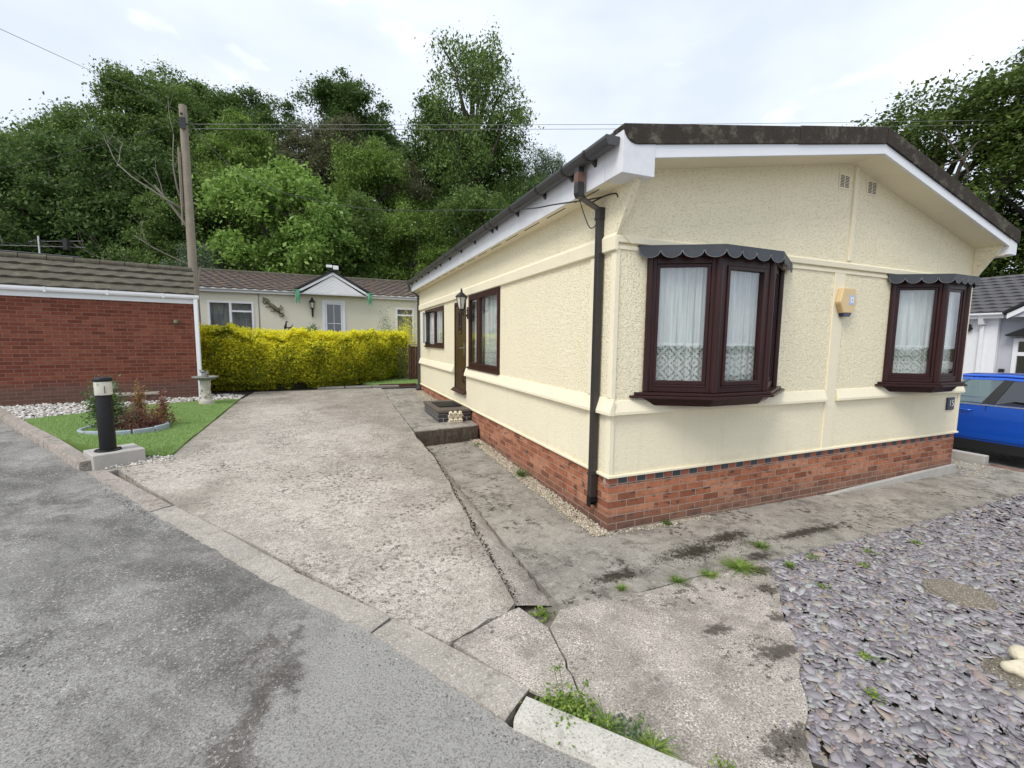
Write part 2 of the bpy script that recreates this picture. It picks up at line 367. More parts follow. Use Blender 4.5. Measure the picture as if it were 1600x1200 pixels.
def m_road():
    t = NT('asphalt'); o = t.obj; s = t.sep(o)
    # patch line: newer lighter tarmac on the right, old stony tarmac on the left, dark damp stain along the join
    wob = t.math('MULTIPLY', t.math('SUBTRACT', t.noise(o, 2.6, 6, .7), .5), .75)
    # signed distance to a line through (-2.68,-.7) heading (-.05,-1)
    d = t.math('ADD', t.math('ADD', t.math('MULTIPLY', t.math('ADD', s[0], 2.70), .98), t.math('MULTIPLY', t.math('ADD', s[1], .9), -.10)), wob)
    right = t.math('MULTIPLY', t.math('ADD', d, 0.0), 25, True)
    near = t.math('LESS_THAN', s[1], -.45)
    right = t.math('MULTIPLY', right, near)
    old = t.mix(t.ramp(t.noise(o, 1.0, 6, .70, .8), [(.40, 0), (.60, 1)]), (.20, .193, .182), (.49, .475, .45))
    new = t.mix(t.noise(o, 3, 5, .65), (.42, .405, .38), (.53, .515, .485))
    c = t.mix(right, old, new)
    st = t.math('MULTIPLY', t.math('SUBTRACT', 1, t.math('MULTIPLY', t.math('POWER', t.math('MULTIPLY', t.math('ABSOLUTE', t.math('ADD', d, .10)), 8.5), 3), 1), True), t.math('MULTIPLY', t.math('SUBTRACT', -.35, s[1]), 2.5, True))
    c = t.mix(t.math('MULTIPLY', st, .72), c, (.12, .096, .075))
    patch = t.ramp(t.noise(t.map(o, loc=(1.3, 4, 0)), .75, 4, .55), [(.52, 0), (.68, .55)])
    c = t.mix(patch, c, (.145, .138, .128))
    c = t.mix(t.ramp(t.noise(t.map(o, (1, 1, 1), (0, 0, 0), (0, 0, .9)), 5.5, 6, .75), [(.49, 0), (.62, .60)]), c, (.50, .485, .455))
    kd = stain_mask(t, o, [(-4.1, 1.0, 1.0, 1.5), (-5.3, 2.7, .9, 1.3), (-6.6, 4.3, 1.6, 1.1), (-3.2, -.1, .7, .8)], (.42, .60), 3.5)
    c = t.mix(t.math('MULTIPLY', kd, .45), c, (.10, .098, .094))
    sel = t.noise(o, 62, 4, .72)
    vis = t.math('MULTIPLY', t.ramp(sel, [(.565, 0), (.62, 1)]), t.ramp(t.noise(o, 2.6, 4, .6), [(.36, .25), (.62, .95)]))
    c = t.mix(t.ramp(t.noise(t.map(o, loc=(1, 1, 0)), 120, 3, .7), [(.36, .7), (.5, 0)]), c, (.10, .096, .09))
    c = t.mix(t.math('MULTIPLY', vis, t.math('SUBTRACT', 1, t.math('MULTIPLY', right, .75))), c, (.72, .69, .64))
    c = t.mix(t.math('MULTIPLY', t.ramp(t.noise(t.map(o, loc=(4, 8, 0)), 80, 4, .72), [(.30, .9), (.50, 0)]), t.math('SUBTRACT', 1, t.math('MULTIPLY', right, .55))), c, (.085, .081, .075))
    h = t.noise(o, 55, 5, .78)
    h = t.math('ADD', h, t.math('MULTIPLY', t.noise(o, 6, 4, .6), 1.2))
    M['asphalt'] = t.fin(t.pbr(c, .85, 0, t.bump(h, .022, 1), .35))
m_road()
def m_terrain():
    t = NT('hill_ground'); o = t.obj
    c = t.mix(t.noise(o, .5, 5, .7), (.020, .026, .012), (.045, .060, .022))
    M['hill_ground'] = t.fin(t.pbr(c, 1, 0, t.bump(t.noise(o, 2, 5, .7), .2), .1))
m_terrain()
def m_turf():
    t = NT('turf_base'); o = t.obj
    c = t.mix(t.noise(o, 3, 5, .65), (.16, .26, .07), (.24, .36, .11))
    M['turf_base'] = t.fin(t.pbr(c, .95, 0, t.bump(t.noise(o, 180, 3, .7), .01), .2))
m_turf()
def island(name, stops, rough=.8, bump=0, trans=0, spec=.3, objvar=0):
    t = NT(name)
    c = t.ramp(t.rnd(), stops)
    if objvar:
        oi = t.n('ObjectInfo').outputs['Random']
        c = t.mix(t.math('MULTIPLY', oi, objvar), c, (.05, .075, .02))
    c = t.mix(t.noise(t.obj, .55, 3, .6), mul((1, 1, 1), .68), (1.3, 1.3, 1.3), 'MIX') if False else c
    nr = t.bump(t.noise(t.obj, 90, 3, .6), bump) if bump else None
    p = t.pbr(c, rough, 0, nr, spec)
    if trans:
        tl = t.n('BsdfTranslucent'); t.L(c, tl.inputs[0])
        mx = t.n('MixShader'); mx.inputs[0].default_value = trans; t.L(p, mx.inputs[1]); t.L(tl.outputs[0], mx.inputs[2]); p = mx.outputs[0]
    M[name] = t.fin(p)
island('slate_chips', [(0, (.15, .136, .15)), (.25, (.29, .262, .292)), (.45, (.23, .224, .232)), (.62, (.41, .378, .415)), (.78, (.34, .358, .345)), (.86, (.34, .26, .25)), (.93, (.33, .29, .23)), (.97, (.36, .34, .31)), (1, (.50, .50, .48))], .5, .003)
island('gravel_tan', [(0, (.22, .18, .13)), (.4, (.40, .34, .25)), (.75, (.52, .46, .36)), (1, (.68, .63, .54))], .8)
island('pebble_white', [(0, (.25, .23, .20)), (.35, (.50, .47, .43)), (1, (.78, .76, .72))], .8)
island('road_stone', [(0, (.085, .085, .085)), (.4, (.16, .158, .155)), (.8, (.25, .24, .23)), (1, (.48, .47, .45))], .8)
island('grass_blade', [(0, (.20, .31, .09)), (.5, (.36, .52, .18)), (1, (.56, .70, .36))], .7, 0, .3)
def leaf(name, a, b, c, tr=.32, objvar=0): island(name, [(0, a), (.5, b), (1, c)], .55, 0, tr, .35, objvar)
leaf('leaf_dark', (.045, .090, .024), (.090, .155, .038), (.155, .235, .068), .42)
leaf('leaf_mid', (.060, .115, .026), (.12, .20, .045), (.22, .31, .085), .4)
leaf('leaf_oak', (.045, .085, .018), (.100, .155, .032), (.190, .25, .06), .42)
leaf('leaf_bright', (.12, .22, .038), (.23, .37, .07), (.38, .54, .17), .45)
leaf('leaf_yellowgreen', (.09, .16, .03), (.17, .27, .05), (.26, .37, .085), .4)
leaf('leaf_grey', (.085, .135, .07), (.14, .20, .11), (.22, .29, .17))
leaf('leaf_brown', (.085, .092, .045), (.14, .148, .075), (.20, .21, .11), .4)
leaf('leaf_gold', (.80, .74, .025), (.93, .87, .05), (.98, .95, .14), .42)
leaf('leaf_goldgreen', (.34, .36, .016), (.55, .55, .028), (.80, .77, .045), .45)
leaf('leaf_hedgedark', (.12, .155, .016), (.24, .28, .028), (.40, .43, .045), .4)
leaf('leaf_red', (.17, .07, .055), (.26, .115, .09), (.34, .19, .13), .3)
leaf('leaf_orange', (.28, .15, .05), (.40, .24, .08), (.42, .33, .11), .3)
leaf('leaf_weed', (.09, .16, .03), (.19, .30, .05), (.36, .44, .10), .35)
simple('bark', (.060, .050, .038), .95, 0, .4, 5, .01, 20)
simple('bark_pale', (.20, .18, .15), .95, 0, .3, 5, .006, 20)
simple('hedge_core', (.018, .022, .006), 1, 0, .3)
def m_car():
    t = NT('blue_paint')
    M['blue_paint'] = t.fin(t.pbr((.004, .10, .62), .25, .35, None, .5, Coat_Weight=1.0, Coat_Roughness=.04))
m_car()
simple('car_black', (.012, .012, .013), .5, 0, .1)
simple('chrome', (.7, .7, .72), .15, 1, .02)
simple('tail_red', (.35, .01, .01), .2, 0, .05)

# ------------------------------------------------------------------ mesh helpers
def tag(o, label=None, cat=None, group=None, kind=None):
    if label: o['label'] = label
    if cat: o['category'] = cat
    if group: o['group'] = group
    if kind: o['kind'] = kind
    return o
def empty(name, loc, label, cat, group=None, rz=0):
    o = bpy.data.objects.new(name, None); COL.objects.link(o); o.location = loc; o.rotation_euler.z = rz
    o.empty_display_size = .2
    return tag(o, label, cat, group)
def root_loc(p):
    while p.parent: p = p.parent
    return Vector(p.location)

class MB:
    """collects shapes given in world metres (or local ones with build(local=True))"""
    def __init__(s): s.v = []; s.f = []; s.uv = {}
    def add(s, vs, fs):
        b = len(s.v); s.v += [tuple(v) for v in vs]; s.f += [tuple(b+i for i in f) for f in fs]
        return b
    def frame_box(s, o, u, n, u0, u1, n0, n1, z0, z1):
        """box in a frame: o origin, u along, n outward, z up"""
        o, u, n = Vector(o), Vector(u), Vector(n); z = Vector((0, 0, 1)); P = []
        for zz in (z0, z1):
            for a, b in ((u0, n0), (u1, n0), (u1, n1), (u0, n1)): P.append(o+u*a+n*b+z*zz)
        F = [(0, 3, 2, 1), (4, 5, 6, 7), (0, 1, 5, 4), (1, 2, 6, 5), (2, 3, 7, 6), (3, 0, 4, 7)]
        if u.cross(n).z*(u1-u0)*(n1-n0) < 0: F = [f[::-1] for f in F]
        s.add(P, F)
    def box(s, x0, x1, y0, y1, z0, z1): s.frame_box((0, 0, 0), (1, 0, 0), (0, 1, 0), x0, x1, y0, y1, z0, z1)
    def prism(s, pts, a, b, o=(0, 0, 0), ax=None):
        """polygon pts (p,q) swept along w from a to b; ax=(P,Q,W) unit vectors"""
        P, Q, W = [Vector(v) for v in (ax or ((1, 0, 0), (0, 1, 0), (0, 0, 1)))]; o = Vector(o); n = len(pts)
        vs = [o+P*p+Q*q+W*a for p, q in pts]+[o+P*p+Q*q+W*b for p, q in pts]
        ar = sum(pts[i][0]*pts[(i+1) % n][1]-pts[(i+1) % n][0]*pts[i][1] for i in range(n))
        fs = [tuple(range(n))[::-1], tuple(range(n, 2*n))]+[(i, (i+1) % n, n+(i+1) % n, n+i) for i in range(n)]
        if (ar*P.cross(Q).dot(W)*(b-a)) < 0: fs = [f[::-1] for f in fs]
        s.add(vs, fs)
    def tube(s, path, r, n=8, caps=True, flat=None):
        path = [Vector(p) for p in path]; m = len(path)
        rs = r if isinstance(r, (list, tuple)) else [r]*m
        rings = []; up = Vector((0, 0, 1))
        for i, p in enumerate(path):
            d = (path[min(i+1, m-1)]-path[max(i-1, 0)]); d = d.normalized() if d.length > 1e-9 else Vector((0, 0, 1))
            a = d.cross(up) if abs(d.z) < .95 else d.cross(Vector((1, 0, 0)))
            if i and a.dot(pa) < 0 and abs(d.z) >= .95: pass
            a.normalize(); b = a.cross(d); pa = a
            rings.append([p+(a*math.cos(t)+b*math.sin(t))*rs[i] for t in [2*math.pi*(k+.5*(n == 4))/n for k in range(n)]])
        # keep rings aligned
        for i in range(1, m):
            best = min(range(n), key=lambda k: sum((rings[i][(j+k) % n]-path[i]-(rings[i-1][j]-path[i-1])).length for j in range(n)))
            rings[i] = [rings[i][(j+best) % n] for j in range(n)]
        vs = [v for rg in rings for v in rg]; fs = []
        for i in range(m-1):
            for k in range(n):
                fs.append((i*n+k, i*n+(k+1) % n, (i+1)*n+(k+1) % n, (i+1)*n+k))
        if caps: fs += [tuple(range(n))[::-1], tuple(range((m-1)*n, m*n))]
        s.add(vs, fs)
    def lathe(s, prof, c=(0, 0, 0), n=24, sx=1, sy=1, ph=0):
        c = Vector(c); vs = []; fs = []
        for r, z in prof:
            for k in range(n):
                t = 2*math.pi*k/n+ph; vs.append(c+Vector((r*sx*math.cos(t), r*sy*math.sin(t), z)))
        for i in range(len(prof)-1):
            for k in range(n): fs.append((i*n+k, i*n+(k+1) % n, (i+1)*n+(k+1) % n, (i+1)*n+k))
        fs += [tuple(range(n))[::-1], tuple(range((len(prof)-1)*n, len(prof)*n))]
        s.add(vs, fs)
    def ball(s, c, r, sub=2, sc=(1, 1, 1)):
        bm = bmesh.new(); bmesh.ops.create_icosphere(bm, subdivisions=sub, radius=1)
        b = [(c[0]+v.co.x*r*sc[0], c[1]+v.co.y*r*sc[1], c[2]+v.co.z*r*sc[2]) for v in bm.verts]
        s.add(b, [[v.index for v in f.verts] for f in bm.faces]); bm.free()
    def build(s, name, mat, parent=None, smooth=False, bevel=0, local=False, label=None, seg=2):
        off = Vector((0, 0, 0))
        if parent is not None and not local: off = root_loc(parent)
        V = [(v[0]-off.x, v[1]-off.y, v[2]-off.z) for v in s.v]
        me = bpy.data.meshes.new(name); me.from_pydata(V, [], s.f); me.update()
        box_uv(me, off)
        if mat is not None: me.materials.append(M[mat] if isinstance(mat, str) else mat)
        if smooth: me.shade_smooth() if smooth is True else me.set_sharp_from_angle(angle=R(smooth)) if not me.shade_smooth() else None
        o = bpy.data.objects.new(name, me); COL.objects.link(o)
        if parent is not None: o.parent = parent
        if bevel:
            b = o.modifiers.new('bevel', 'BEVEL'); b.width = bevel; b.segments = seg; b.limit_method = 'ANGLE'; b.angle_limit = R(40)
        if label: o['label'] = label
        return o

def box_uv(me, off=Vector((0, 0, 0))):
    n = len(me.loops)
    if not n: return
    uvl = me.uv_layers.new(name='UVMap')
    co = np.empty(len(me.vertices)*3); me.vertices.foreach_get('co', co); co = co.reshape(-1, 3)+np.array(off)
    li = np.empty(n, dtype=np.int32); me.loops.foreach_get('vertex_index', li)
    nf = len(me.polygons); no = np.empty(nf*3); me.polygons.foreach_get('normal', no); no = no.reshape(-1, 3)
    lt = np.empty(nf, dtype=np.int32); me.polygons.foreach_get('loop_total', lt)
    fn = np.repeat(no, lt, axis=0); c = co[li]
    ax = np.argmax(np.abs(fn), axis=1)
    u = np.where(ax == 0, c[:, 1], c[:, 0]); v = np.where(ax == 2, c[:, 1], c[:, 2])
    uvl.data.foreach_set('uv', np.stack([u, v], 1).astype(np.float32).ravel())

def np_mesh(name, V, F, mat, parent=None, smooth=False, mats=None, fmat=None):
    """V (N,3); F (M,k) or list of such arrays"""
    Fs = F if isinstance(F, list) else [F]
    me = bpy.data.meshes.new(name); me.vertices.add(len(V)); me.vertices.foreach_set('co', np.asarray(V, dtype=np.float32).ravel())
    li = np.concatenate([f.ravel() for f in Fs]).astype(np.int32)
    tot = np.concatenate([np.full(len(f), f.shape[1]) for f in Fs]).astype(np.int32)
    me.loops.add(len(li)); me.loops.foreach_set('vertex_index', li)
    me.polygons.add(len(tot)); me.polygons.foreach_set('loop_start', np.concatenate([[0], np.cumsum(tot)[:-1]]).astype(np.int32))
    if fmat is not None: me.polygons.foreach_set('material_index', np.asarray(fmat, dtype=np.int32))
    me.update(calc_edges=True)
    for m in (mats or [mat]): me.materials.append(M[m])
    if smooth: me.shade_smooth()
    o = bpy.data.objects.new(name, me); COL.objects.link(o)
    if parent is not None: o.parent = parent
    return o

# ------------------------------------------------------------------ heights
def D(y): return np.interp(y, [-9, -1.5, -1, 4, 6, 10, 14, 40], [.12, .12, .125, .34, .36, .42, .5, .9])
def H_drive(x, y): return D(np.asarray(y, float))+0*np.asarray(x, float)
def H_low(x, y):
    x = np.asarray(x, float); y = np.asarray(y, float)
    return np.interp(y, [-1.2, 0, 4.2], [0.02, 0, .07])-.013*np.maximum(x, 0)
def H_up(x, y): return np.interp(np.asarray(y, float), [3.6, 9.5, 12], [.325, .375, .43])+0*np.asarray(x, float)
def H_apron(x, y):
    x = np.asarray(x, float); y = np.asarray(y, float)
    t = np.clip(-1-y, 0, 1); ww = np.clip((x+1.4)/1.1, 0, 1)
    return D(y)*(1-ww)+(.012+.09*t)*ww
def H_slate(x, y):
    x = np.asarray(x, float); y = np.asarray(y, float)
    t = np.clip(-1-y, 0, 1)
    return .006+.045*t*np.clip(1-(x-.2)/2.5, 0, 1)-.013*np.maximum(x, 0)
def H_lawn(x, y):
    x = np.asarray(x, float); y = np.asarray(y, float)
    # level with the driveway on its right edge, a little above the road on the left
    return D(y)+.012+.085*np.clip((-4.40-x)/1.6, 0, 1)

def jag(a, b, n, amp, seed=0, taper=True):
    rr = random.Random(seed); a = Vector(a); b = Vector(b); d = b-a; p = Vector((-d.y, d.x)).normalized(); out = []
    off = 0
    for i in range(1, n):
        off = off*.55+rr.uniform(-amp, amp); q = a+d*(i/n)+p*off; out.append((q.x, q.y))
    return out
def inside(poly, P):
    x, y = P[:, 0], P[:, 1]; r = np.zeros(len(P), bool); n = len(poly)
    for i in range(n):
        x1, y1 = poly[i]; x2, y2 = poly[(i+1) % n]
        if y1 == y2: continue
        c = ((y1 > y) != (y2 > y)) & (x < (x2-x1)*(y-y1)/(y2-y1)+x1); r ^= c
    return r
def slab(name, poly, H, step, mat, thick=.3, lift=0, kind='structure', rough=0, round_edge=0, parent=None):
    """a sheet that follows H inside poly, with a skirt of the given thickness"""
    ar = sum(poly[i][0]*poly[(i+1) % len(poly)][1]-poly[(i+1) % len(poly)][0]*poly[i][1] for i in range(len(poly)))
    if ar < 0: poly = poly[::-1]
    B = []
    for i in range(len(poly)):
        a = Vector(poly[i]); b = Vector(poly[(i+1) % len(poly)]); n = max(1, int((b-a).length/step))
        B += [a.lerp(b, k/n) for k in range(n)]
    nb = len(B)
    xs = [p[0] for p in poly]; ys = [p[1] for p in poly]
    gx, gy = np.meshgrid(np.arange(min(xs), max(xs), step), np.arange(min(ys), max(ys), step))
    G = np.stack([gx.ravel(), gy.ravel()], 1); rs = np.random.RandomState(5); G += rs.uniform(-.25, .25, G.shape)*step
    G = G[inside(poly, G)]
    bp = np.array([(p.x, p.y) for p in B])
    if len(G):
        keep = np.ones(len(G), bool)
        for k in range(0, len(G), 4000):
            dd = ((G[k:k+4000, None, :]-bp[None])**2).sum(2).min(1); keep[k:k+4000] = dd > (step*.45)**2
        G = G[keep]
    pts = B+[Vector(g) for g in G]
    res = delaunay_2d_cdt(pts, [], [list(range(nb))], 1, 1e-5)
    V2 = np.array([(v.x, v.y) for v in res[0]]); F = [tuple(f) for f in res[2]]
    z = H(V2[:, 0], V2[:, 1])+lift
    if rough:
        rs = np.random.RandomState(3); z = z+rs.uniform(-rough, rough, len(z))
    V = [(a, b, c) for (a, b), c in zip(V2, z)]
    # skirt along the outer boundary
    cnt = {}
    for f in F:
        for i in range(len(f)):
            e_ = (f[i], f[(i+1) % len(f)]); cnt[tuple(sorted(e_))] = cnt.get(tuple(sorted(e_)), 0)+1
    low = {}
    F2 = list(F)
    for f in F:
        for i in range(len(f)):
            a, b = f[i], f[(i+1) % len(f)]
            if cnt[tuple(sorted((a, b)))] == 1:
                for q in (a, b):
                    if q not in low: low[q] = len(V); V.append((V[q][0], V[q][1], V[q][2]-thick))
                F2.append((b, a, low[a], low[b]))
    m = MB(); m.v = V; m.f = F2
    o = m.build(name, mat, parent, smooth=35)
    if parent is None: tag(o, kind=kind)
    return o

# ------------------------------------------------------------------ structure: terrain, road, slabs
def terrain():
    xs = np.concatenate([np.arange(-400, -40, 40), np.arange(-40, -14, 3), np.arange(-14, 14, .5), np.arange(14, 60, 3), np.arange(60, 400, 40)])
    ys = np.concatenate([np.arange(-300, -20, 40), np.arange(-20, -6, 2), np.arange(-6, 16, .5), np.arange(16, 70, 2), np.arange(70, 420, 25)])
    X, Y = np.meshgrid(xs, ys)
    z = np.full(X.shape, -.55)
    z = np.where((Y > 10.0) & (X < 7), D(Y)-.02, z)
    z = np.where((Y <= 10.0) & (X < -4.8) & (Y > -4), D(Y)-.16, z)
    hill = np.clip((Y-19)/26, 0, 1)**1.3*11+np.clip((Y-45)/80, 0, 1)*9
    side = np.clip((22-X)/18, 0, 1)*.8+.2
    z = z+hill*side+.5*np.sin(X*.31+Y*.17)*np.clip((Y-18)/15, 0, 1)
    n, m_ = X.shape
    V = np.stack([X.ravel(), Y.ravel(), z.ravel()], 1)
    i = np.arange(n*m_).reshape(n, m_)
    F = np.stack([i[:-1, :-1].ravel(), i[:-1, 1:].ravel(), i[1:, 1:].ravel(), i[1:, :-1].ravel()], 1)
    o = np_mesh('ground', V, F, 'hill_ground', smooth=True); tag(o, kind='structure')
    return o
terrain()
def ground_z(x, y):
    z = D(y)-.02 if y > 10 else -.55
    hill = min(max((y-19)/26, 0), 1)**1.3*11+min(max((y-45)/80, 0), 1)*9
    return float(z+hill*(min(max((22-x)/18, 0), 1)*.8+.2)) if x < 7 or y > 19 else -.55+float(hill*(min(max((22-x)/18, 0), 1)*.8+.2))

KERB_OUT = [(-8.9, 8.6), (-7.42, 6.48), (-5.16, 3.02), (-4.05, 1.47), (-2.92, -.13), (-2.29, -.90), (-1.74, -1.80), (-1.40, -2.17), (-.62, -3.02), (.6, -4.4), (3, -7.1), (9, -14)]
def gap_edge(pts, amp, n, seed):
    out = [pts[0]]
    for i in range(len(pts)-1):
        out += jag(pts[i], pts[i+1], max(2, int((Vector(pts[i+1])-Vector(pts[i])).length/n)), amp, seed+i)+[pts[i+1]]
    return out
ke = [(p[0]+.016, p[1]+.010) for p in gap_edge(KERB_OUT[2:8], .010, .04, 11)]
def road():
    near = [(-9.5, 9.4)]+KERB_OUT[1:2]+ke+KERB_OUT[8:9]+[(-.6, -5.2), (-6, -5.2), (-12, 2), (-12, 9.4)]
    # fine sheet close to the camera and coarse sheets beyond, joined edge to edge
    slab('road', near, lambda x, y: H_drive(x, y)+.001+.010*np.sin(x*1.7+y*.9)*np.sin(y*1.3-x*.6)*np.clip((np.abs(x+2)+np.abs(y+2))/3-.3, 0, 1), .09, 'asphalt', .25, rough=.0016)
    far = [(-.6, -5.2), (-6, -5.2), (-12, 2), (-12, 9.4), (-9.5, 9.4), (-14, 16), (-60, 16), (-60, -60), (60, -60), (60, -16), (9, -14), (3, -7.1), (.6, -4.4), (-.61, -3.03)]
    o = slab('road', far, lambda x, y: H_drive(x, y)-.006, 2.0, 'asphalt', .25)
road()

# driveway and the concrete round the house
kin = [(-4.80, 2.98), (-3.905, 1.63), (-2.745, .05), (-2.16, -.76), (-1.87, -1.12)]
drive = gap_edge(kin, .006, .12, 31)
drive += jag((-1.87, -1.12), (-1.36, -.93), 9, .022, 3)
drive += [(-1.37, -.92), (-1.345, -.42)]+jag((-1.345, -.42), (-1.275, .68), 10, .012, 5)+[(-1.275, .68)]+jag((-1.275, .68), (-1.19, 2.3), 12, .014, 6)+[(-1.19, 2.3)]+jag((-1.19, 2.3), (-1.235, 3.42), 8, .014, 8)+[(-1.235, 3.42), (-1.215, 3.75)]
drive += jag((-1.215, 3.75), (-1.19, 6.0), 14, .014, 9)+[(-1.19, 6.0)]+jag((-1.19, 6), (-1.10, 9.3), 12, .02, 10)+[(-1.10, 9.88), (-4.33, 9.84)]
drive += [(-4.44, 8.37)]+jag((-4.44, 8.37), (-4.38, 3.42), 26, .007, 12)+[(-4.38, 3.40), (-4.68, 3.40)]
slab('driveway', drive, H_drive, .09, 'driveway_concrete', .34, rough=.0022)
ap1 = [(-1.845, -1.14)]+gap_edge([(-1.845, -1.14), (-1.565, -1.615)], .005, .08, 41)[1:]+[(-1.40, -1.83)]+jag((-1.40, -1.83), (-1.335, -1.60), 3, .01, 14)+[(-1.335, -1.60)]+jag((-1.335, -1.60), (-1.305, -1.42), 3, .012, 15)+[(-1.305, -1.42), (-1.27, -1.20), (-1.36, -.965)]+jag((-1.36, -.965), (-1.845, -1.14), 8, .02, 16)
slab('concrete_apron', ap1, H_apron, .06, 'apron_concrete', .3, rough=.0015)
crease = [(-1.10, -1.05), (-.39, -.985), (.2, -.97), (.92, -1.01)]
ap2 = [(-1.392, -1.842)]+jag((-1.392, -1.842), (-1.325, -1.605), 3, .01, 14)+[(-1.325, -1.605)]+jag((-1.325, -1.605), (-1.295, -1.425), 3, .012, 15)+[(-1.295, -1.425), (-1.258, -1.205)]+[(-1.10, -1.05)]+jag((-1.10, -1.05), (-.39, -.985), 7, .008, 18)+crease[1:]
ap2 += jag((.92, -1.01), (.15, -1.75), 12, .018, 19)+[(.15, -1.75)]+jag((.15, -1.75), (-.62, -2.36), 12, .018, 20)+[(-.62, -2.36), (-.83, -2.60), (-1.13, -2.27)]
slab('concrete_apron', ap2, H_apron, .06, 'apron_concrete', .3, rough=.0015)
slab('kerb_soil', [(-1.70, -1.60), (-1.42, -1.45), (-.50, -2.50), (-.80, -2.80), (-1.60, -1.86)], lambda x, y: H_apron(x, y)-.014, .08, 'dark_earth', .1, rough=.006)
slab('block_surround', [(-5.14, 3.02), (-4.93, 2.90), (-4.795, 2.975), (-4.68, 3.39), (-4.38, 3.40), (-4.42, 3.47), (-4.66, 3.5), (-5.0, 3.1)], lambda x, y: H_drive(x, y)-.008, .08, 'path_concrete', .2, rough=.008)
low = [(-1.02, -.98), (-1.02, 3.80), (-.16, 3.95), (-.16, .05), (.02, -.10), (.02, 0.02), (6.24, .02), (7.45, .9), (7.45, -.86), (5.93, -.90), (3.07, -.985), (1.8, -1.0), (.92, -1.003), (.2, -.962), (-.39, -.975)]
slab('path', low, H_low, .10, 'path_concrete', .3, rough=.002)
# sloping haunch between the driveway edge and the sunken path
def haunch():
    m = MB(); ys = np.arange(-.90, 3.80, .07); rr = random.Random(4)
    for i, y in enumerate(ys):
        xe = float(np.interp(y, [-.92, -.42, .68, 2.3, 3.42, 3.8], [-1.375, -1.35, -1.28, -1.195, -1.24, -1.22]))+.012
        a = (xe, y, float(D(y))-.03-rr.uniform(0, .018)); b = (xe+.09+rr.uniform(-.008, .008), y, float(D(y))*.60-.0); c = (-1.03+rr.uniform(-.02, .03)-.06*max(0, min(1, (1-y)/2)), y, float(H_low(0, y))+.014); d = (-.985, y, -.1)
        m.v += [a, b, c, d]
        if i:
            k = 4*i
            for j in range(3): m.f.append((k-4+j, k-3+j, k+1+j, k+j))
    o = m.build('path_haunch', 'apron_concrete', None, smooth=True); tag(o, kind='structure')
haunch()
slab('gutter_hollow', [(-1.36, -.93), (-1.26, -1.16), (-1.08, -1.04), (-1.02, -.96), (-1.02, -.80), (-1.34, -.70)], lambda x, y: 0*x+.018, .08, 'haunch', .2, rough=.004)
# raised path by the door with its broken concrete step face
up = [(-1.185, 3.79)]+jag((-1.185, 3.79), (-.02, 3.97), 9, .010, 22)+[(-.012, 4.0), (-.012, 9.86), (-1.07, 9.86), (-1.085, 9.3), (-1.165, 6.0)]
slab('door_path', up, H_up, .09, 'path_concrete', .32, rough=.0025)
m = MB(); rr = random.Random(6); k_ = 26
for i in range(k_+1):
    t = i/k_; x = -1.17+t*1.13; y = 3.765+t*.175
    m.v += [(x, y-.012+rr.uniform(-.012, .010), .318+rr.uniform(-.006, .004)), (x, y-.022+rr.uniform(-.014, .012), .20), (x, y-.010+rr.uniform(-.012, .012), .03), (x, y+.05, .02), (x, y+.05, .318)]
    if i:
        for j in range(5): m.f.append((5*i-5+j, 5*i-5+(j+1) % 5, 5*i+(j+1) % 5, 5*i+j))
o = m.build('step_face', 'old_step', None); tag(o, kind='structure')
slab('soil_bed', [(-4.36, 9.90), (-1.72, 9.93), (-.9, 9.9), (0.0, 9.9), (1.4, 10.2), (1.4, 13.8), (-9, 13.8), (-9, 10.6), (-5.4, 9.3), (-4.46, 9.0)], lambda x, y: D(y)-.012, .4, 'dark_earth', .3, rough=.006)
slab('rear_lawn', [(-1.55, 10.85), (-1.15, 10.42), (-.02, 10.30), (1.2, 10.3), (1.2, 13.2), (-.9, 13.2)], lambda x, y: D(y)+.030, .3, 'turf_base', .06)
for k, (a, b) in enumerate(((-2.82, -2.10), (-2.07, -1.35), (-1.32, -.55))):
    m = MB(); m.box(a, b, 10.0, 10.38, .38, .455); o = m.build('paving_slab', 'paving_grey', None, bevel=.006)
    tag(o, ['grey paving slab at the foot of the yellow hedge, the one farthest from the house', 'middle one of the three grey paving slabs below the yellow hedge', 'grey paving slab beside the rear lawn, nearest to the rear downpipe'][k], 'paving slab', 'paving slabs at the end of the driveway')
m = MB(); m.box(-1.12, .0, 10.24, 10.29, .36, .49); o = m.build('timber_edging', 'fence_red', None, bevel=.004); tag(o, 'low brown timber board edging the small rear lawn', 'edging board')
lawn_poly = [(-5.02, 3.58), (-5.93, 4.41), (-6.82, 5.72), (-7.14, 6.19), (-6.5, 6.72), (-5.83, 7.50), (-4.70, 8.32), (-4.46, 8.34)]+jag((-4.46, 8.34), (-4.40, 3.44), 20, .008, 24)+[(-4.40, 3.44), (-4.66, 3.42), (-4.90, 3.66)]
slab('lawn', lawn_poly, H_lawn, .10, 'turf_base', .2, rough=.002)
peb_poly = [(-9.5, 9.4), (-8.47, 8.17), (-7.62, 6.92), (-7.15, 6.20), (-6.5, 6.74), (-5.83, 7.52), (-4.70, 8.34), (-4.46, 8.36), (-4.46, 9.2), (-5.0, 9.2), (-5.3, 8.66), (-8.9, 9.4)]
slab('pebble_strip', peb_poly, lambda x, y: H_lawn(x, y)-.02, .2, 'dark_earth', .2)
slate_poly = [(.93, -1.01), (1.8, -1.008), (3.07, -.993), (5.93, -.908), (7.45, -.868), (9.5, -.9), (9.5, -9), (3.4, -7.2), (.75, -4.3), (-.5, -2.95), (-.80, -2.62), (-.605, -2.36), (.165, -1.75)]
slab('slate_bed', slate_poly, lambda x, y: H_slate(x, y)-.010, .15, 'dark_earth', .2)
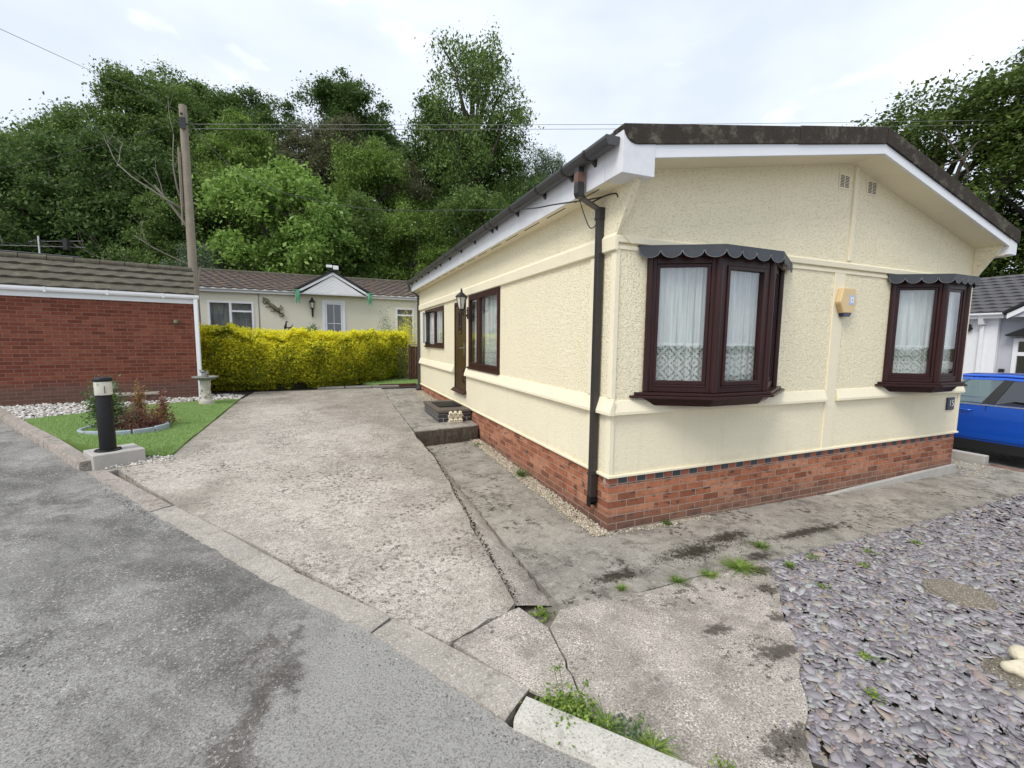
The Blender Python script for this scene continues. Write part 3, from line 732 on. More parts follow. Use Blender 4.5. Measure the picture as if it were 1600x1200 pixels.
# parking place of the car on the right, a little lower
slab('parking_bay', [(7.62, -9), (7.62, 12), (12.6, 14), (12.6, -9)], lambda x, y: 0*x-.30, 1.0, 'asphalt', .2)
slab('right_verge', [(12.65, -12), (12.65, 14), (40, 30), (40, -12)], lambda x, y: 0*x-.27, 3.0, 'path_concrete', .2)
m = MB(); m.box(7.46, 7.60, -6, .02, -.35, -.085); o = m.build('brick_edging', 'planter_brick', None, bevel=.006); tag(o, 'low strip of red brick edging between the concrete path and the parked blue car', 'brick edging')

# kerbs: each stone is its own object
def kerb_stone(a, b, wdt, zt0, zt1, mat, label, thick=.22, group='kerb stones along the road', bev=.012, rough=.004, seed=0, name='kerb_stone', drop=0):
    a = Vector((*a, 0)); b = Vector((*b, 0)); d = (b-a); Ln = d.length; d.normalize(); n = Vector((-d.y, d.x, 0)) * -1   # n points away from the road
    if n.dot(Vector((1, .6, 0))) < 0: n = -n
    rr = random.Random(seed); k = max(3, int(Ln/.10)); bm = bmesh.new(); rows = []
    for i in range(k+1):
        t = i/k; p = a+d*(Ln*t); zt = zt0+(zt1-zt0)*t
        jo = rr.uniform(-rough, rough)*1.5
        prof = [(0+jo, zt-thick), (0+jo, zt-.02-drop), (.012+jo, zt-.004-drop), (wdt*.5, zt+rr.uniform(-rough, rough)*.5), (wdt-.010, zt-.001), (wdt, zt-.012), (wdt, zt-thick)]
        rows.append([bm.verts.new(p+n*q+Vector((0, 0, z))) for q, z in prof])
    for r0, r1 in zip(rows[:-1], rows[1:]):
        for j in range(len(r0)): bm.faces.new((r0[j], r0[(j+1) % 7], r1[(j+1) % 7], r1[j]))
    bm.faces.new(rows[0][::-1]); bm.faces.new(rows[-1])
    bmesh.ops.recalc_face_normals(bm, faces=bm.faces)
    me = bpy.data.meshes.new(name); bm.to_mesh(me); bm.free(); me.materials.append(M[mat]); me.shade_smooth(); me.set_sharp_from_angle(angle=R(38)); box_uv(me)
    o = bpy.data.objects.new(name, me); COL.objects.link(o)
    tag(o, label, 'kerb stone', group); return o
def lerp2(a, b, t): return (a[0]+(b[0]-a[0])*t, a[1]+(b[1]-a[1])*t)
def shr(a, b, g=.006):
    L_ = (Vector(b)-Vector(a)).length; return lerp2(a, b, g/L_), lerp2(a, b, 1-g/L_)
flush = [((-5.14, 2.96), (-4.07, 1.49), .21, 'flush mossy kerb stone starting at the bollard corner of the driveway', 'kerb_old'),
         ((-4.06, 1.48), (-2.92, -.13), .235, 'long flush kerb stone in the middle of the driveway edge', 'kerb_concrete'),
         ((-2.92, -.13), (-2.31, -.90), .222, 'flush kerb stone beside the dark stain on the road', 'kerb_concrete'),
         ((-2.31, -.90), (-1.755, -1.72), .232, 'flush kerb stone ending at the weeds and the raised white kerb', 'kerb_concrete')]
for i, (a, b, wd, lb, mt) in enumerate(flush):
    a, b = shr(a, b); kerb_stone(a, b, wd, float(D(a[1]))-.003, float(D(b[1]))-.003, mt, lb, seed=i, rough=.003 if i else .006)
a, b = shr((-1.745, -1.775), (-1.09, -2.545)); kerb_stone(a, b, .145, .178, .178, 'kerb_white', 'clean white raised kerb stone with weeds growing behind it', seed=9, rough=.001, bev=.01)
a, b = shr((-1.09, -2.545), (.0, -3.83)); kerb_stone(a, b, .145, .178, .178, 'kerb_white', 'white raised kerb stone running on out of the bottom of the picture', seed=10, rough=.001)
pts = [(-5.17, 3.01), (-6.05, 4.32), (-6.95, 5.63), (-7.75, 6.85), (-8.6, 8.1)]
lbs = ['raised concrete kerb stone right beside the bollard block', 'raised kerb stone second from the bollard along the lawn', 'raised kerb stone at the far narrow end of the lawn', 'raised kerb stone in front of the white pebbles near the brick garage']
for i in range(4):
    a, b = shr(pts[i], pts[i+1]); kerb_stone(a, b, .15, float(D(a[1]))+.105, float(D(b[1]))+.105, 'kerb_old', lbs[i], seed=20+i, rough=.008)

# ------------------------------------------------------------------ the park home
X1 = 6.28; YL = 9.60                     # width of the front, length of the side
ZP, ZB1, ZB2 = .545, 1.155, 2.76         # top of the brick plinth, lower band, upper band
EX0, EX1, OV = -.22, 6.50, .32           # eaves and overhang
home = empty('park_home', (0, 0, 0), 'cream rendered park home with brown bay windows on a red brick plinth', 'mobile home')
UX, UY = (1, 0, 0), (0, 1, 0)

def wall_holes(m, o, u, n, u0, u1, z0, z1, holes, th=.08):
    """wall sheet from u0..u1, z0..z1 with rectangular holes (a,b,c,d)"""
    us = sorted({u0, u1, *[h[0] for h in holes], *[h[1] for h in holes]}); zs = sorted({z0, z1, *[h[2] for h in holes], *[h[3] for h in holes]})
    o, uu, nn = Vector(o), Vector(u), Vector(n); z = Vector((0, 0, 1))
    idx = {}
    def vid(a, b, k):
        key = (round(a, 4), round(b, 4), k)
        if key not in idx: idx[key] = len(m.v); m.v.append(tuple(o+uu*a+z*b-nn*(th*k)))
        return idx[key]
    flip = uu.cross(z).dot(nn) < 0
    def solid(i, j):
        if not (0 <= i < len(us)-1 and 0 <= j < len(zs)-1): return False
        a, b = (us[i]+us[i+1])/2, (zs[j]+zs[j+1])/2
        return not any(h[0] < a < h[1] and h[2] < b < h[3] for h in holes)
    def f(q): m.f.append(tuple(q[::-1] if flip else q))
    for i in range(len(us)-1):
        for j in range(len(zs)-1):
            if not solid(i, j): continue
            a, b, c, d = us[i], us[i+1], zs[j], zs[j+1]
            f([vid(a, c, 0), vid(b, c, 0), vid(b, d, 0), vid(a, d, 0)]); f([vid(a, d, 1), vid(b, d, 1), vid(b, c, 1), vid(a, c, 1)])
            if not solid(i-1, j): f([vid(a, c, 1), vid(a, c, 0), vid(a, d, 0), vid(a, d, 1)])
            if not solid(i+1, j): f([vid(b, c, 0), vid(b, c, 1), vid(b, d, 1), vid(b, d, 0)])
            if not solid(i, j-1): f([vid(a, c, 1), vid(b, c, 1), vid(b, c, 0), vid(a, c, 0)])
            if not solid(i, j+1): f([vid(a, d, 0), vid(b, d, 0), vid(b, d, 1), vid(a, d, 1)])

def roof_z(x):                           # top of the roof
    return 3.58+(x-EX0)*(4.20-3.58)/(3.28-EX0) if x < 3.28 else 4.20-(x-3.28)*(4.20-3.43)/(EX1-3.28)

# walls: lower panel and upper panel
doorY = (4.80, 5.64); winY = (2.96, 4.62); win2Y = (6.57, 8.74)
mw = MB()
wall_holes(mw, (0, 0, 0), UY, (-1, 0, 0), .0802, YL, ZB1, ZB2, [(doorY[0], doorY[1], ZB1, 2.62), (winY[0], winY[1], 1.32, 2.69), (win2Y[0], win2Y[1], 1.66, 2.65)])
wall_holes(mw, (0, 0, 0), UX, (0, -1, 0), .0, X1, ZB1, ZB2, [(.48, 2.12, 1.40, 2.64), (4.40, 5.82, 1.40, 2.64)])
mw.box(X1-.08, X1, .081, YL, ZP, 3.3); mw.box(.081, X1-.081, YL-.08, YL, ZP, 3.3)
mw.build('wall', 'cream_render', home)
ml = MB()
wall_holes(ml, (0, 0, 0), UY, (-1, 0, 0), .0802, YL, ZP, ZB1-.0015, [(doorY[0], doorY[1], .78, ZB1-.0015)])
wall_holes(ml, (0, 0, 0), UX, (0, -1, 0), .0, X1, ZP, ZB1-.0015, [])
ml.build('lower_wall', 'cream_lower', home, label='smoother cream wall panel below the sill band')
# gable and upper side panels
mg = MB()
g = [(.0, ZB2+.001), (X1, ZB2+.001), (X1, roof_z(X1)-.13), (3.28, roof_z(3.28)-.13), (0, roof_z(0)-.13)]
mg.prism(g, .002, .08, ax=(UX, (0, 0, 1), (0, 1, 0)))
mg.box(-.022, .06, .0, YL+.0, ZB2+.085, 3.24)
for x0, x1 in ((-.024, .03), (X1-.03, X1+.024)):          # triangular gussets under the overhang
    mg.prism([(.0, ZB2+.02), (.0, 3.262), (-OV+.022, 3.262)], x0, x1, ax=((0, 1, 0), (0, 0, 1), (1, 0, 0)))
mg.build('gable_wall', 'cream_render', home)
# soffits
ms = MB()
for (a, b) in ((EX0+.03, 3.28), (3.28, EX1-.03)):
    za, zb = roof_z(a)-.225, roof_z(b)-.225
    ms.add([(a, -OV+.02, za), (b, -OV+.02, zb), (b, .002, zb), (a, .002, za), (a, -OV+.02, za+.03), (b, -OV+.02, zb+.03), (b, .002, zb+.03), (a, .002, za+.03)], [(0, 1, 2, 3)[::-1], (4, 5, 6, 7), (0, 4, 5, 1)[::-1], (3, 2, 6, 7)[::-1]])
ms.box(EX0+.02, -.001, -OV+.03, YL+.2, 3.240, 3.258)
ms.box(X1+.001, EX1-.02, -OV+.03, YL+.2, 3.12, 3.138)
ms.build('soffit', 'cream_smooth', home)
mt = MB()
def band_v(m, y0, y1, sgn=1):            # sloped drip band on the left side
    pr = [(.0, 1.315), (-.016, 1.312), (-.058, 1.190), (-.058, 1.160), (.0, 1.155)]
    m.prism(pr, y0, y1, ax=((1, 0, 0), (0, 0, 1), (0, 1, 0)))
band_v(mt, -.058, doorY[0]-.03); band_v(mt, doorY[1]+.02, YL+.04)
def band_h(m, x0, x1):
    pr = [(.0, 1.300), (-.012, 1.296), (-.052, 1.190), (-.052, 1.160), (.0, 1.155)]
    m.prism(pr, x0, x1, ax=((0, 1, 0), (0, 0, 1), (1, 0, 0)))
band_h(mt, -.02, 3.115); band_h(mt, 3.335, X1+.03)
mt.prism([(0, ZB2-.075), (-.040, ZB2-.065), (-.045, ZB2+.055), (-.018, ZB2+.095), (0, ZB2+.095)], -.03, YL+.01, ax=((1, 0, 0), (0, 0, 1), (0, 1, 0)))
mt.prism([(0, ZB2-.0), (-.030, ZB2+.004), (-.034, ZB2+.060), (-.012, ZB2+.080), (0, ZB2+.080)], -.03, X1+.03, ax=((0, 1, 0), (0, 0, 1), (1, 0, 0)))
mt.prism([(0, ZB2-.058), (-.014, ZB2-.056), (-.014, ZB2-.020), (0, ZB2-.018)], -.01, X1, ax=((0, 1, 0), (0, 0, 1), (1, 0, 0)))
mt.build('trim_band', 'cream_smooth', home, bevel=.004)
mv = MB()
mv.box(3.13, 3.32, -.018, -.0005, ZP+.02, ZB2-.06)            # pilaster between the bays
mv.build('cover_strip', 'cream_smooth', home, bevel=.003); mv = MB()
mv.box(3.345, 3.405, -.022, .001, ZB2+.10, 3.95)
mv.build('cover_strip', 'cream_smooth', home, bevel=.003); mv = MB()
mv.box(-.014, -.0005, .0, .055, ZP+.02, 1.155); mv.box(-.014, -.0005, .0, .055, 1.32, ZB2-.08)
mv.box(-.014, .035, -.014, -.0005, ZP+.02, 1.155); mv.box(-.014, .035, -.014, -.0005, 1.305, ZB2-.06)
mv.build('cover_strip', 'cream_smooth', home, bevel=.003); mv = MB()
mv.box(-.016, -.0005, .30, .40, ZP+.02, 1.150); mv.build('cover_strip', 'cream_smooth', home, bevel=.003); mv = MB()
mv.box(-.016, -.0005, .30, .40, 1.32, ZB2-.08)
mv.build('cover_strip', 'cream_smooth', home, bevel=.003); mv = MB()
mv.box(X1-.05, X1+.012, -.012, -.0005, ZP+.02, 1.155); mv.build('cover_strip', 'cream_smooth', home, bevel=.003); mv = MB()
mv.box(X1-.05, X1+.012, -.012, -.0005, 1.305, ZB2-.06)
mv.build('cover_strip', 'cream_smooth', home, bevel=.003)
mb = MB(); mb.box(-.028, X1+.03, -.028, .0, ZP-.004, ZP+.022); mb.box(-.028, .0, .0, YL+.03, ZP-.004, ZP+.022); mb.build('drip_edge', 'cream_smooth', home, bevel=.004)
# brick plinth with a header course along the front
mp_ = MB()
mp_.box(.004, X1-.004, .004, .11, -.30, ZP-.081); mp_.box(.004, .11, .111, YL-.01, -.3, ZP-.005); mp_.box(X1-.11, X1-.004, .111, YL-.01, -.3, ZP-.005); mp_.box(.111, X1-.111, YL-.11, YL-.01, -.3, ZP-.005)
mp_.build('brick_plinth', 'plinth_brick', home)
mr, mk_, mo = MB(), MB(), MB(); rr = random.Random(5)
nh = int((X1-.01)/.1125)
mo.box(.008, X1-.008, .010, .10, ZP-.0805, ZP-.006)
for i in range(nh):
    x = .006+i*(X1-.012)/nh; wd = (X1-.012)/nh-.010
    (mk_ if (i % 2 == 1 and i < nh-1) else mr).box(x, x+wd, .0045+rr.uniform(0, .002), .06, ZP-.073, ZP-.008)
mo.build('mortar_course', 'mortar', home); mr.build('red_header_course', 'red_header', home, bevel=.003, label='red header bricks of the top course'); mk_.build('blue_header_course', 'blue_header', home, bevel=.003, label='dark blue header bricks alternating along the top course')
m = MB(); m.prism([(3.0, -.16), (X1+.02, -.2), (X1+.02, .06), (5.3, .035), (4.6, .012), (3.6, -.02), (3.0, -.055)], -.045, .0035, ax=(UX, (0, 0, 1), (0, 1, 0))); m.build('cement_fillet', 'plinth_concrete', home, bevel=.012)
m = MB(); m.box(.1, X1-.1, .1, YL-.1, ZP+.05, ZP+.10); m.build('floor', 'dark_interior', home)
m = MB(); m.box(.1, X1-.1, 2.9, 2.96, ZP+.1, 3.15); m.box(1.9, 1.96, 2.97, YL-.1, ZP+.1, 3.15); m.build('inner_wall', 'interior_wall', home)

# roof: dark tiled sheet, mossy verge capping, white barge boards, fascias
m = MB()
for (a, b) in ((EX0+.015, 3.28), (3.28, EX1+.02)):
    za, zb = roof_z(max(a, EX0)), roof_z(b if b < EX1 else EX1); n = 9; v = []
    y0, y1 = -OV+.0, YL+.25
    m.add([(a, y0, za-.03), (b, y0, zb-.03), (b, y1, zb-.03), (a, y1, za-.03), (a, y0, za+.01), (b, y0, zb+.01), (b, y1, zb+.01), (a, y1, za+.01)], [(0, 3, 2, 1), (4, 5, 6, 7), (0, 1, 5, 4), (1, 2, 6, 5), (2, 3, 7, 6), (3, 0, 4, 7)])
    for i in range(11):                  # tile courses
        x = a+(b-a)*i/11; z = za+(zb-za)*i/11
        m.frame_box((x, 0, z+.012), ((b-a)/abs(b-a), 0, 0), (0, 1, 0), 0, .02, y0+.1, y1, 0, .014)
roof = m.build('roof', 'slate_grey_tile', home)
cap = MB(); sl = (4.20-3.58)/(3.28-EX0)
def strip(m, x0, x1, top, bot, y0, y1, roundl=False):
    pts = [(x0, roof_z(x0)-top), (x1, roof_z(x1)-top), (x1, roof_z(x1)-bot), (x0, roof_z(x0)-bot)]
    if roundl:
        pts = [(x0, roof_z(x0)-top), (x1, roof_z(x1)-top), (x1, roof_z(x1)-bot)]
        r = bot-top
        for k in range(7):
            t = math.pi/2*k/6; xx = x0+r*.95-math.sin(t)*r*.95; zz = -bot+r*(1-math.cos(t)); pts.append((xx, roof_z(xx)+zz))
        pts = pts[:-1]
    m.prism(pts[::-1], y0, y1, ax=(UX, (0, 0, 1), (0, 1, 0)))
strip(cap, EX0, 1.86, -.028, .135, -OV-.035, -OV+.12, True); strip(cap, 1.865, 3.262, -.034, .140, -OV-.038, -OV+.12)
cap.build('verge_capping', 'mossy_cap', roof, bevel=.006)
cap = MB(); strip(cap, 3.275, EX1+.02, -.034, .138, -OV-.040, -OV+.12); cap.build('verge_capping', 'mossy_cap', roof, bevel=.006)
m = MB()
strip(m, .10, 3.28, .02, .240, -OV-.018, -OV+.012); strip(m, 3.2805, 6.30, .02, .240, -OV-.018, -OV+.012)
m.build('barge_board', 'white_paint', home, bevel=.003)
m = MB()
m.prism([(EX0, 3.232), (.112, 3.238), (.112, 3.60), (EX0, 3.56)], -OV-.024, -OV+.22, ax=(UX, (0, 0, 1), (0, 1, 0)))
m.build('box_end', 'white_dirty', home, bevel=.004); m = MB()
m.prism([(6.301, 3.13), (EX1, 3.13), (EX1, roof_z(EX1)-.03), (6.301, roof_z(6.301)-.03)], -OV-.024, -OV+.22, ax=(UX, (0, 0, 1), (0, 1, 0)))
m.build('box_end', 'white_dirty', home, bevel=.004)
for q in ((EX0-.004, EX0+.014, 3.228, 3.535), (EX1-.02, EX1, 3.14, 3.41)):
    m = MB(); m.box(q[0], q[1], -OV+.221, YL+.25, q[2], q[3]); m.build('fascia', 'white_dirty', home, bevel=.003)
m = MB(); y = .1
while y < YL: m.box(-.150, -.138, y, y+.42, 3.2365, 3.2395); y += .62
m.build('soffit_slot', 'black_paint', home)
# gutter with brackets
gx, gz = EX0-.070, 3.505
def gprof(m, y0, y1, r, th=.004, top=.0):
    pts = [(-r, .012+top), (-r, -.012), (-r*.80, -r*.70), (-r*.42, -r), (r*.42, -r), (r*.80, -r*.70), (r, -.012), (r, .012+top)]
    inn = [(p*(1-th/r*1.2), q+(.004 if i not in (0, 7) else 0)) for i, (p, q) in enumerate(pts)][::-1]
    m.prism([(gx+p, gz+q) for p, q in pts+inn], y0, y1, ax=(UX, (0, 0, 1), (0, 1, 0)))
m = MB(); gprof(m, -OV+.02, YL+.20, .066); gut = m.build('gutter', 'brown_black_gutter', home)
m = MB(); m.prism([(gx-.068, gz+.013), (gx-.068, gz-.014), (gx-.046, gz-.062), (gx+.046, gz-.062), (gx+.066, gz-.014), (gx+.066, gz+.013)], -OV+.012, -OV+.02, ax=(UX, (0, 0, 1), (0, 1, 0))); m.build('end_cap', 'brown_black_gutter', gut)
ys = [.02, .42, 1.0, 1.75, 2.5, 2.68, 3.5, 4.3, 5.1, 5.9, 6.35, 7.1, 7.9, 8.7, 9.4]
for y in ys:
    m = MB(); gprof(m, y, y+.035, .072); m.prism([(gx+.04, gz-.05), (EX0-.004, gz-.02), (EX0-.004, gz-.105), (gx+.02, gz-.062)], y, y+.035, ax=(UX, (0, 0, 1), (0, 1, 0)))
    m.build('bracket', 'brown_black_pvc', gut)
def rtube(m, pts, wx, wy):               # rectangular pipe through points
    vs = []; fs = []
    for i, p in enumerate(pts):
        p = Vector(p); vs += [p+Vector((-wx, -wy, 0)), p+Vector((wx, -wy, 0)), p+Vector((wx, wy, 0)), p+Vector((-wx, wy, 0))]
        if i:
            k = 4*i
            for j in range(4): fs.append((k-4+j, k-4+(j+1) % 4, k+(j+1) % 4, k+j))
    fs += [(3, 2, 1, 0), tuple(range(len(vs)-4, len(vs)))]; m.add(vs, fs)
m = MB(); rtube(m, [(-.052, .205, .30), (-.052, .205, 3.10)], .0325, .0325); dp = m.build('downpipe', 'brown_black_pvc', home, bevel=.006)
m = MB(); rtube(m, [(gx, .205, 3.445), (gx, .205, 3.225)], .033, .034); rtube(m, [(gx-.0, .205, 3.30), (gx, .205, 3.21), (gx+.018, .205, 3.175)], .036, .037)
m.build('outlet', 'brown_black_pvc', dp, bevel=.004)
m = MB(); rtube(m, [(gx, .205, 3.395), (gx, .205, 3.31)], .0345, .0355); m.build('joint', 'joint_brown', dp, label='faded reddish joint of the downpipe below the gutter')
m = MB(); m.add([(gx-.032, .172, 3.215), (gx+.036, .172, 3.165), (gx+.036, .240, 3.165), (gx-.032, .240, 3.215), (-.084, .172, 3.115), (-.018, .172, 3.068), (-.018, .240, 3.068), (-.084, .240, 3.115)], [(0, 1, 2, 3), (7, 6, 5, 4), (0, 4, 5, 1), (1, 5, 6, 2), (2, 6, 7, 3), (3, 7, 4, 0)]); m.build('offset_bend', 'brown_black_gutter', dp)
m = MB(); rtube(m, [(-.052, .205, 3.02), (-.052, .205, 3.115)], .036, .036); m.box(-.092, .0, .165, .245, 3.005, 3.025); m.build('bracket', 'brown_black_pvc', dp, bevel=.003)
m = MB(); rtube(m, [(-.052, .205, .30), (-.052, .205, .53)], .0335, .0335); m.box(-.092, .0, .165, .245, .525, .545); m.build('bracket', 'brown_black_pvc', dp, bevel=.003)
m = MB()
for (a, b) in (((-.088, .169), (-.084, .241)), ((-.020, .169), (-.016, .241)), ((-.088, .237), (-.016, .241))): m.box(a[0], b[0], a[1], b[1], .195, .302)
m.add([(-.088, .169, .25), (-.016, .169, .25), (-.016, .169, .302), (-.088, .169, .302), (-.088, .173, .25), (-.016, .173, .25), (-.016, .173, .302), (-.088, .173, .302)], [(0, 1, 2, 3), (7, 6, 5, 4), (0, 4, 5, 1), (2, 6, 7, 3)])
m.build('shoe', 'black_paint', dp)
m = MB(); rtube(m, [(-.05, 9.50, .50), (-.05, 9.50, 3.10), (-.10, 9.52, 3.16), (gx+.02, 9.62, 3.26), (gx, 9.64, 3.42)], .033, .033); rtube(m, [(-.05, 9.5, .52), (-.07, 9.44, .41)], .04, .04); m.build('rear_downpipe', 'brown_black_gutter', home, bevel=.005)
m = MB(); m.box(-.15, .0, 9.30, 9.52, .385, .41); m.build('gully_cover', 'black_iron', home, bevel=.004)
# black-painted slim pipe on the right corner of the front
m = MB(); m.tube([(X1+.03, .02, 1.30), (X1+.03, .02, 2.74)], .022, 10); m.build('corner_pipe', 'brown_black_pvc', home, smooth=40)

# ---------------------------------------------------------------- windows
def frame_rect(m, o, u, n, a, b, c, d, w, n0, n1, bot=None):
    """picture frame a..b, c..d, bar width w"""
    bt = bot or w
    m.frame_box(o, u, n, a, a+w, n0, n1, c, d); m.frame_box(o, u, n, b-w, b, n0, n1, c, d)
    m.frame_box(o, u, n, a+w+.0002, b-w-.0002, n0, n1, d-w, d); m.frame_box(o, u, n, a+w+.0002, b-w-.0002, n0, n1, c, c+bt)
def curtain_mesh(o, u, n, a, b, c, d, depth, parent, mat='net_curtain', folds=.085, amp=.012, seed=0):
    o, u, n = Vector(o), Vector(u), Vector(n); rr = random.Random(seed); N = max(12, int((b-a)/.008)); vs = []; fs = []; uvs = []
    ph = [rr.uniform(0, 6.28) for _ in range(3)]
    for i in range(N+1):
        t = a+(b-a)*i/N
        f = amp*(math.sin(2*math.pi*t/folds+ph[0]+1.4*math.sin(t*9+ph[1]))+.35*math.sin(2*math.pi*t/(folds*.37)+ph[2]))
        for k, z in enumerate((c, d)):
            q = o+u*t-n*(depth+f*(1.0 if k == 0 else .75)); vs.append((q.x, q.y, z+(.006*math.sin(t*40) if k == 0 else 0))); uvs.append((t, z-c))
        if i: fs.append((2*i-2, 2*i, 2*i+1, 2*i-1))
    m = MB(); m.add(vs, fs); ob = m.build('curtain', mat, parent, smooth=True)
    ul = ob.data.uv_layers[0].data
    for l in ob.data.loops: ul[l.index].uv = uvs[l.vertex_index]
    return ob
def pane_box(o, u, n, a, b, c, d, depth, parent, mat='window_glass'):
    m = MB(); m.frame_box(o, u, n, a, b, -depth-.006, -depth, c, d); return m.build('pane', mat, parent)

def bay(xs_, label, seed):
    """three-sided bay: A on the wall, B and C out, D on the wall"""
    A, B, Cc, Dd = [(px, py) for px, py in zip(xs_, (0, -.335, -.335, 0))]
    z0, z1 = 1.375, 2.66
    m = MB(); faces = []
    for P, Q in ((A, B), (B, Cc), (Cc, Dd)):
        P_, Q_ = Vector((*P, 0)), Vector((*Q, 0)); u = (Q_-P_); L_ = u.length; u.normalize(); n = Vector((u.y, -u.x, 0)); faces.append((P_, u, n, L_))
        w = .062 if P != B else .078
        frame_rect(m, P_, u, n, .012, L_-.012, z0, z1, w, -.055, .0, .07)
        frame_rect(m, P_, u, n, .012+w+.001, L_-.012-w-.001, z0+.071, z1-w-.001, .034, -.045, .012 if L_ > .64 and P == B else -.012, .040)
        # mitred sloping bottom bead
        m.frame_box(P_, u, n, .09, L_-.09, .0005, .008, z0+.052, z0+.066)
    for P, r in ((A, .03), (B, .040), (Cc, .040), (Dd, .03)):
        m.lathe([(r, z0), (r, z1)], (P[0], P[1]+.012 if P[1] < 0 else P[1]-.02, 0), 12)
        m.tube([(P[0]-.020, P[1]+(.0 if P[1] < 0 else -.03), z0), (P[0]-.020, P[1]+(.0 if P[1] < 0 else -.03), z1)], .012, 8)
    frame = m.build('bay_window', 'mahogany', home, bevel=.0045, label=label)
    for k, (P_, u, n, L_) in enumerate(faces):
        pane_box(P_, u, n, .10, L_-.10, z0+.10, z1-.09, .020, frame)
        curtain_mesh(P_, u, n, .06, L_-.06, z0+.105, z1-.03, .095, frame, seed=seed+k)
    def ring(off, side=.05):             # outline pushed outwards
        k = off
        return [(A[0]-side-k*.55, .0), (A[0]-side-k*.55, -.012-k*.2), (B[0]-k*.35, B[1]-k), (Cc[0]+k*.35, Cc[1]-k), (Dd[0]+side+k*.55, -.012-k*.2), (Dd[0]+side+k*.55, .0)]
    m = MB(); m.prism(ring(.085, .13), 1.318, 1.343); m.prism(ring(.060, .09), 1.3455, 1.372); m.build('sill', 'mahogany', frame, bevel=.004)
    m = MB()
    lo, hi = ring(-.05, -.02), ring(.005, .01); nv = len(lo)
    m.add([(*p, 1.235) for p in lo]+[(*p, 1.317) for p in hi], [tuple(range(nv)), tuple(range(nv, 2*nv))[::-1]]+[(i, nv+i, nv+(i+1) % nv, (i+1) % nv) for i in range(nv)])
    m.build('apron', 'mahogany', frame, bevel=.004)
    m = MB(); m.prism(ring(-.06, -.05), z0+.001, z0+.02); m.prism(ring(-.06, -.05), z1-.03, z1-.001); m.build('inner_board', 'white_paint', frame)
    m = MB(); m.prism(ring(.03, .0), z1+.0005, z1+.085); m.build('head_board', 'mahogany', frame, bevel=.003)
    # lead-grey scalloped valance
    rg = ring(.085, .10); zt = z1+.092; m = MB(); e_ = MB()
    m.prism(rg, zt-.012, zt)
    segs = [(rg[0], rg[1], 1), (rg[1], rg[2], 4), (rg[2], rg[3], 4), (rg[3], rg[4], 4), (rg[4], rg[5], 1)]
    for P, Q, ns in segs:
        P_, Q_ = Vector((*P, 0)), Vector((*Q, 0)); u = Q_-P_; L_ = u.length
        if L_ < .03: continue
        u.normalize(); n = Vector((u.y, -u.x, 0)); s_ = L_/ns
        m.prism([(0, zt-.0125), (0, zt-.050), (L_, zt-.050), (L_, zt-.0125)], -.004, .0, o=P_, ax=(u, (0, 0, 1), n))
        for i in range(ns):
            cx = (i+.5)*s_; pts = []
            for k in range(13):
                t = math.pi*k/12; pts.append((cx-math.cos(t)*s_*.5, zt-.050-math.sin(t)*min(s_*.5, .068)))
            m.prism([(cx-s_*.5, zt-.018)]+pts+[(cx+s_*.5, zt-.018)], .0006+.002*(i % 2), .0045+.002*(i % 2), o=P_, ax=(u, (0, 0, 1), n))
            rim = [(p*1, q) for p, q in pts]; inn = [(cx+(p-cx)*.93, q+.0035) for p, q in pts][::-1]
            e_.prism(rim+inn, .005+.002*(i % 2), .0075+.002*(i % 2), o=P_, ax=(u, (0, 0, 1), n))
    m.build('valance', 'lead_grey', frame); e_.build('valance_edge', 'lead_edge', frame)
bay((.38, .93, 1.63, 2.19), 'large brown bay window beside the corner downpipe', 10)
bay((4.31, 4.82, 5.36, 5.90), 'brown bay window at the right end of the front', 40)

# side windows
def side_window(y0, y1, z0, z1, split, label, seed, mat='mahogany_side', open_sash=False, hood=True):
    o, u, n = (0, 0, 0), UY, (-1, 0, 0); m = MB()
    frame_rect(m, o, u, n, y0, y1, z0, z1, .060, -.05, .012, .075)
    m.frame_box(o, u, n, split-.034, split+.034, -.05, .014, z0+.076, z1-.061)
    fr = m.build('window', mat, home, bevel=.004, label=label)
    for (a, b) in ((y0+.061, split-.035), (split+.035, y1-.061)):
        if open_sash and a > split: continue
        m = MB(); frame_rect(m, o, u, n, a, b, z0+.077, z1-.062, .040, -.035, .020, .045); m.build('sash', mat, fr, bevel=.004)
        pane_box(o, u, n, a+.035, b-.035, z0+.115, z1-.095, .012, fr)
        curtain_mesh(o, u, n, a-.01, b+.01, z0+.10, z1-.07, .10, fr, 'net_curtain_side', seed=seed)
        seed += 1
    m = MB(); m.frame_box(o, u, n, y0-.01, y1+.01, .0125, .045, z0-.004, z0+.030); m.build('sill', mat, fr, bevel=.004)
    return fr
side_window(winY[0], winY[1], 1.32, 2.69, 4.02, 'tall brown window between the front door and the corner', 60)
fr2 = side_window(win2Y[0], win2Y[1], 1.66, 2.65, 7.55, 'smaller brown window beyond the door with one sash open', 70, 'mahogany_side', True)
# opened sash swung outwards on the far side
m = MB(); hx, hy = -.01, 8.66; a = R(205); uo = Vector((math.cos(a)*.35, math.sin(a), 0)).normalized(); no = Vector((uo.y, -uo.x, 0))
uo = Vector((-.34, -.94, 0)).normalized(); no = Vector((uo.y, -uo.x, 0))
frame_rect(m, (hx, hy, 0), uo, no, .0, .60, 1.76, 2.57, .045, -.02, .02); m.build('open_sash', 'white_paint', fr2, bevel=.004)
m = MB(); m.frame_box((hx, hy, 0), uo, no, .045, .555, -.004, .002, 1.80, 2.53); m.build('pane', 'window_glass', fr2)
curtain_mesh((0, 0, 0), UY, (-1, 0, 0), 7.6, 8.7, 1.74, 2.58, .12, fr2, 'net_curtain_side', seed=77)
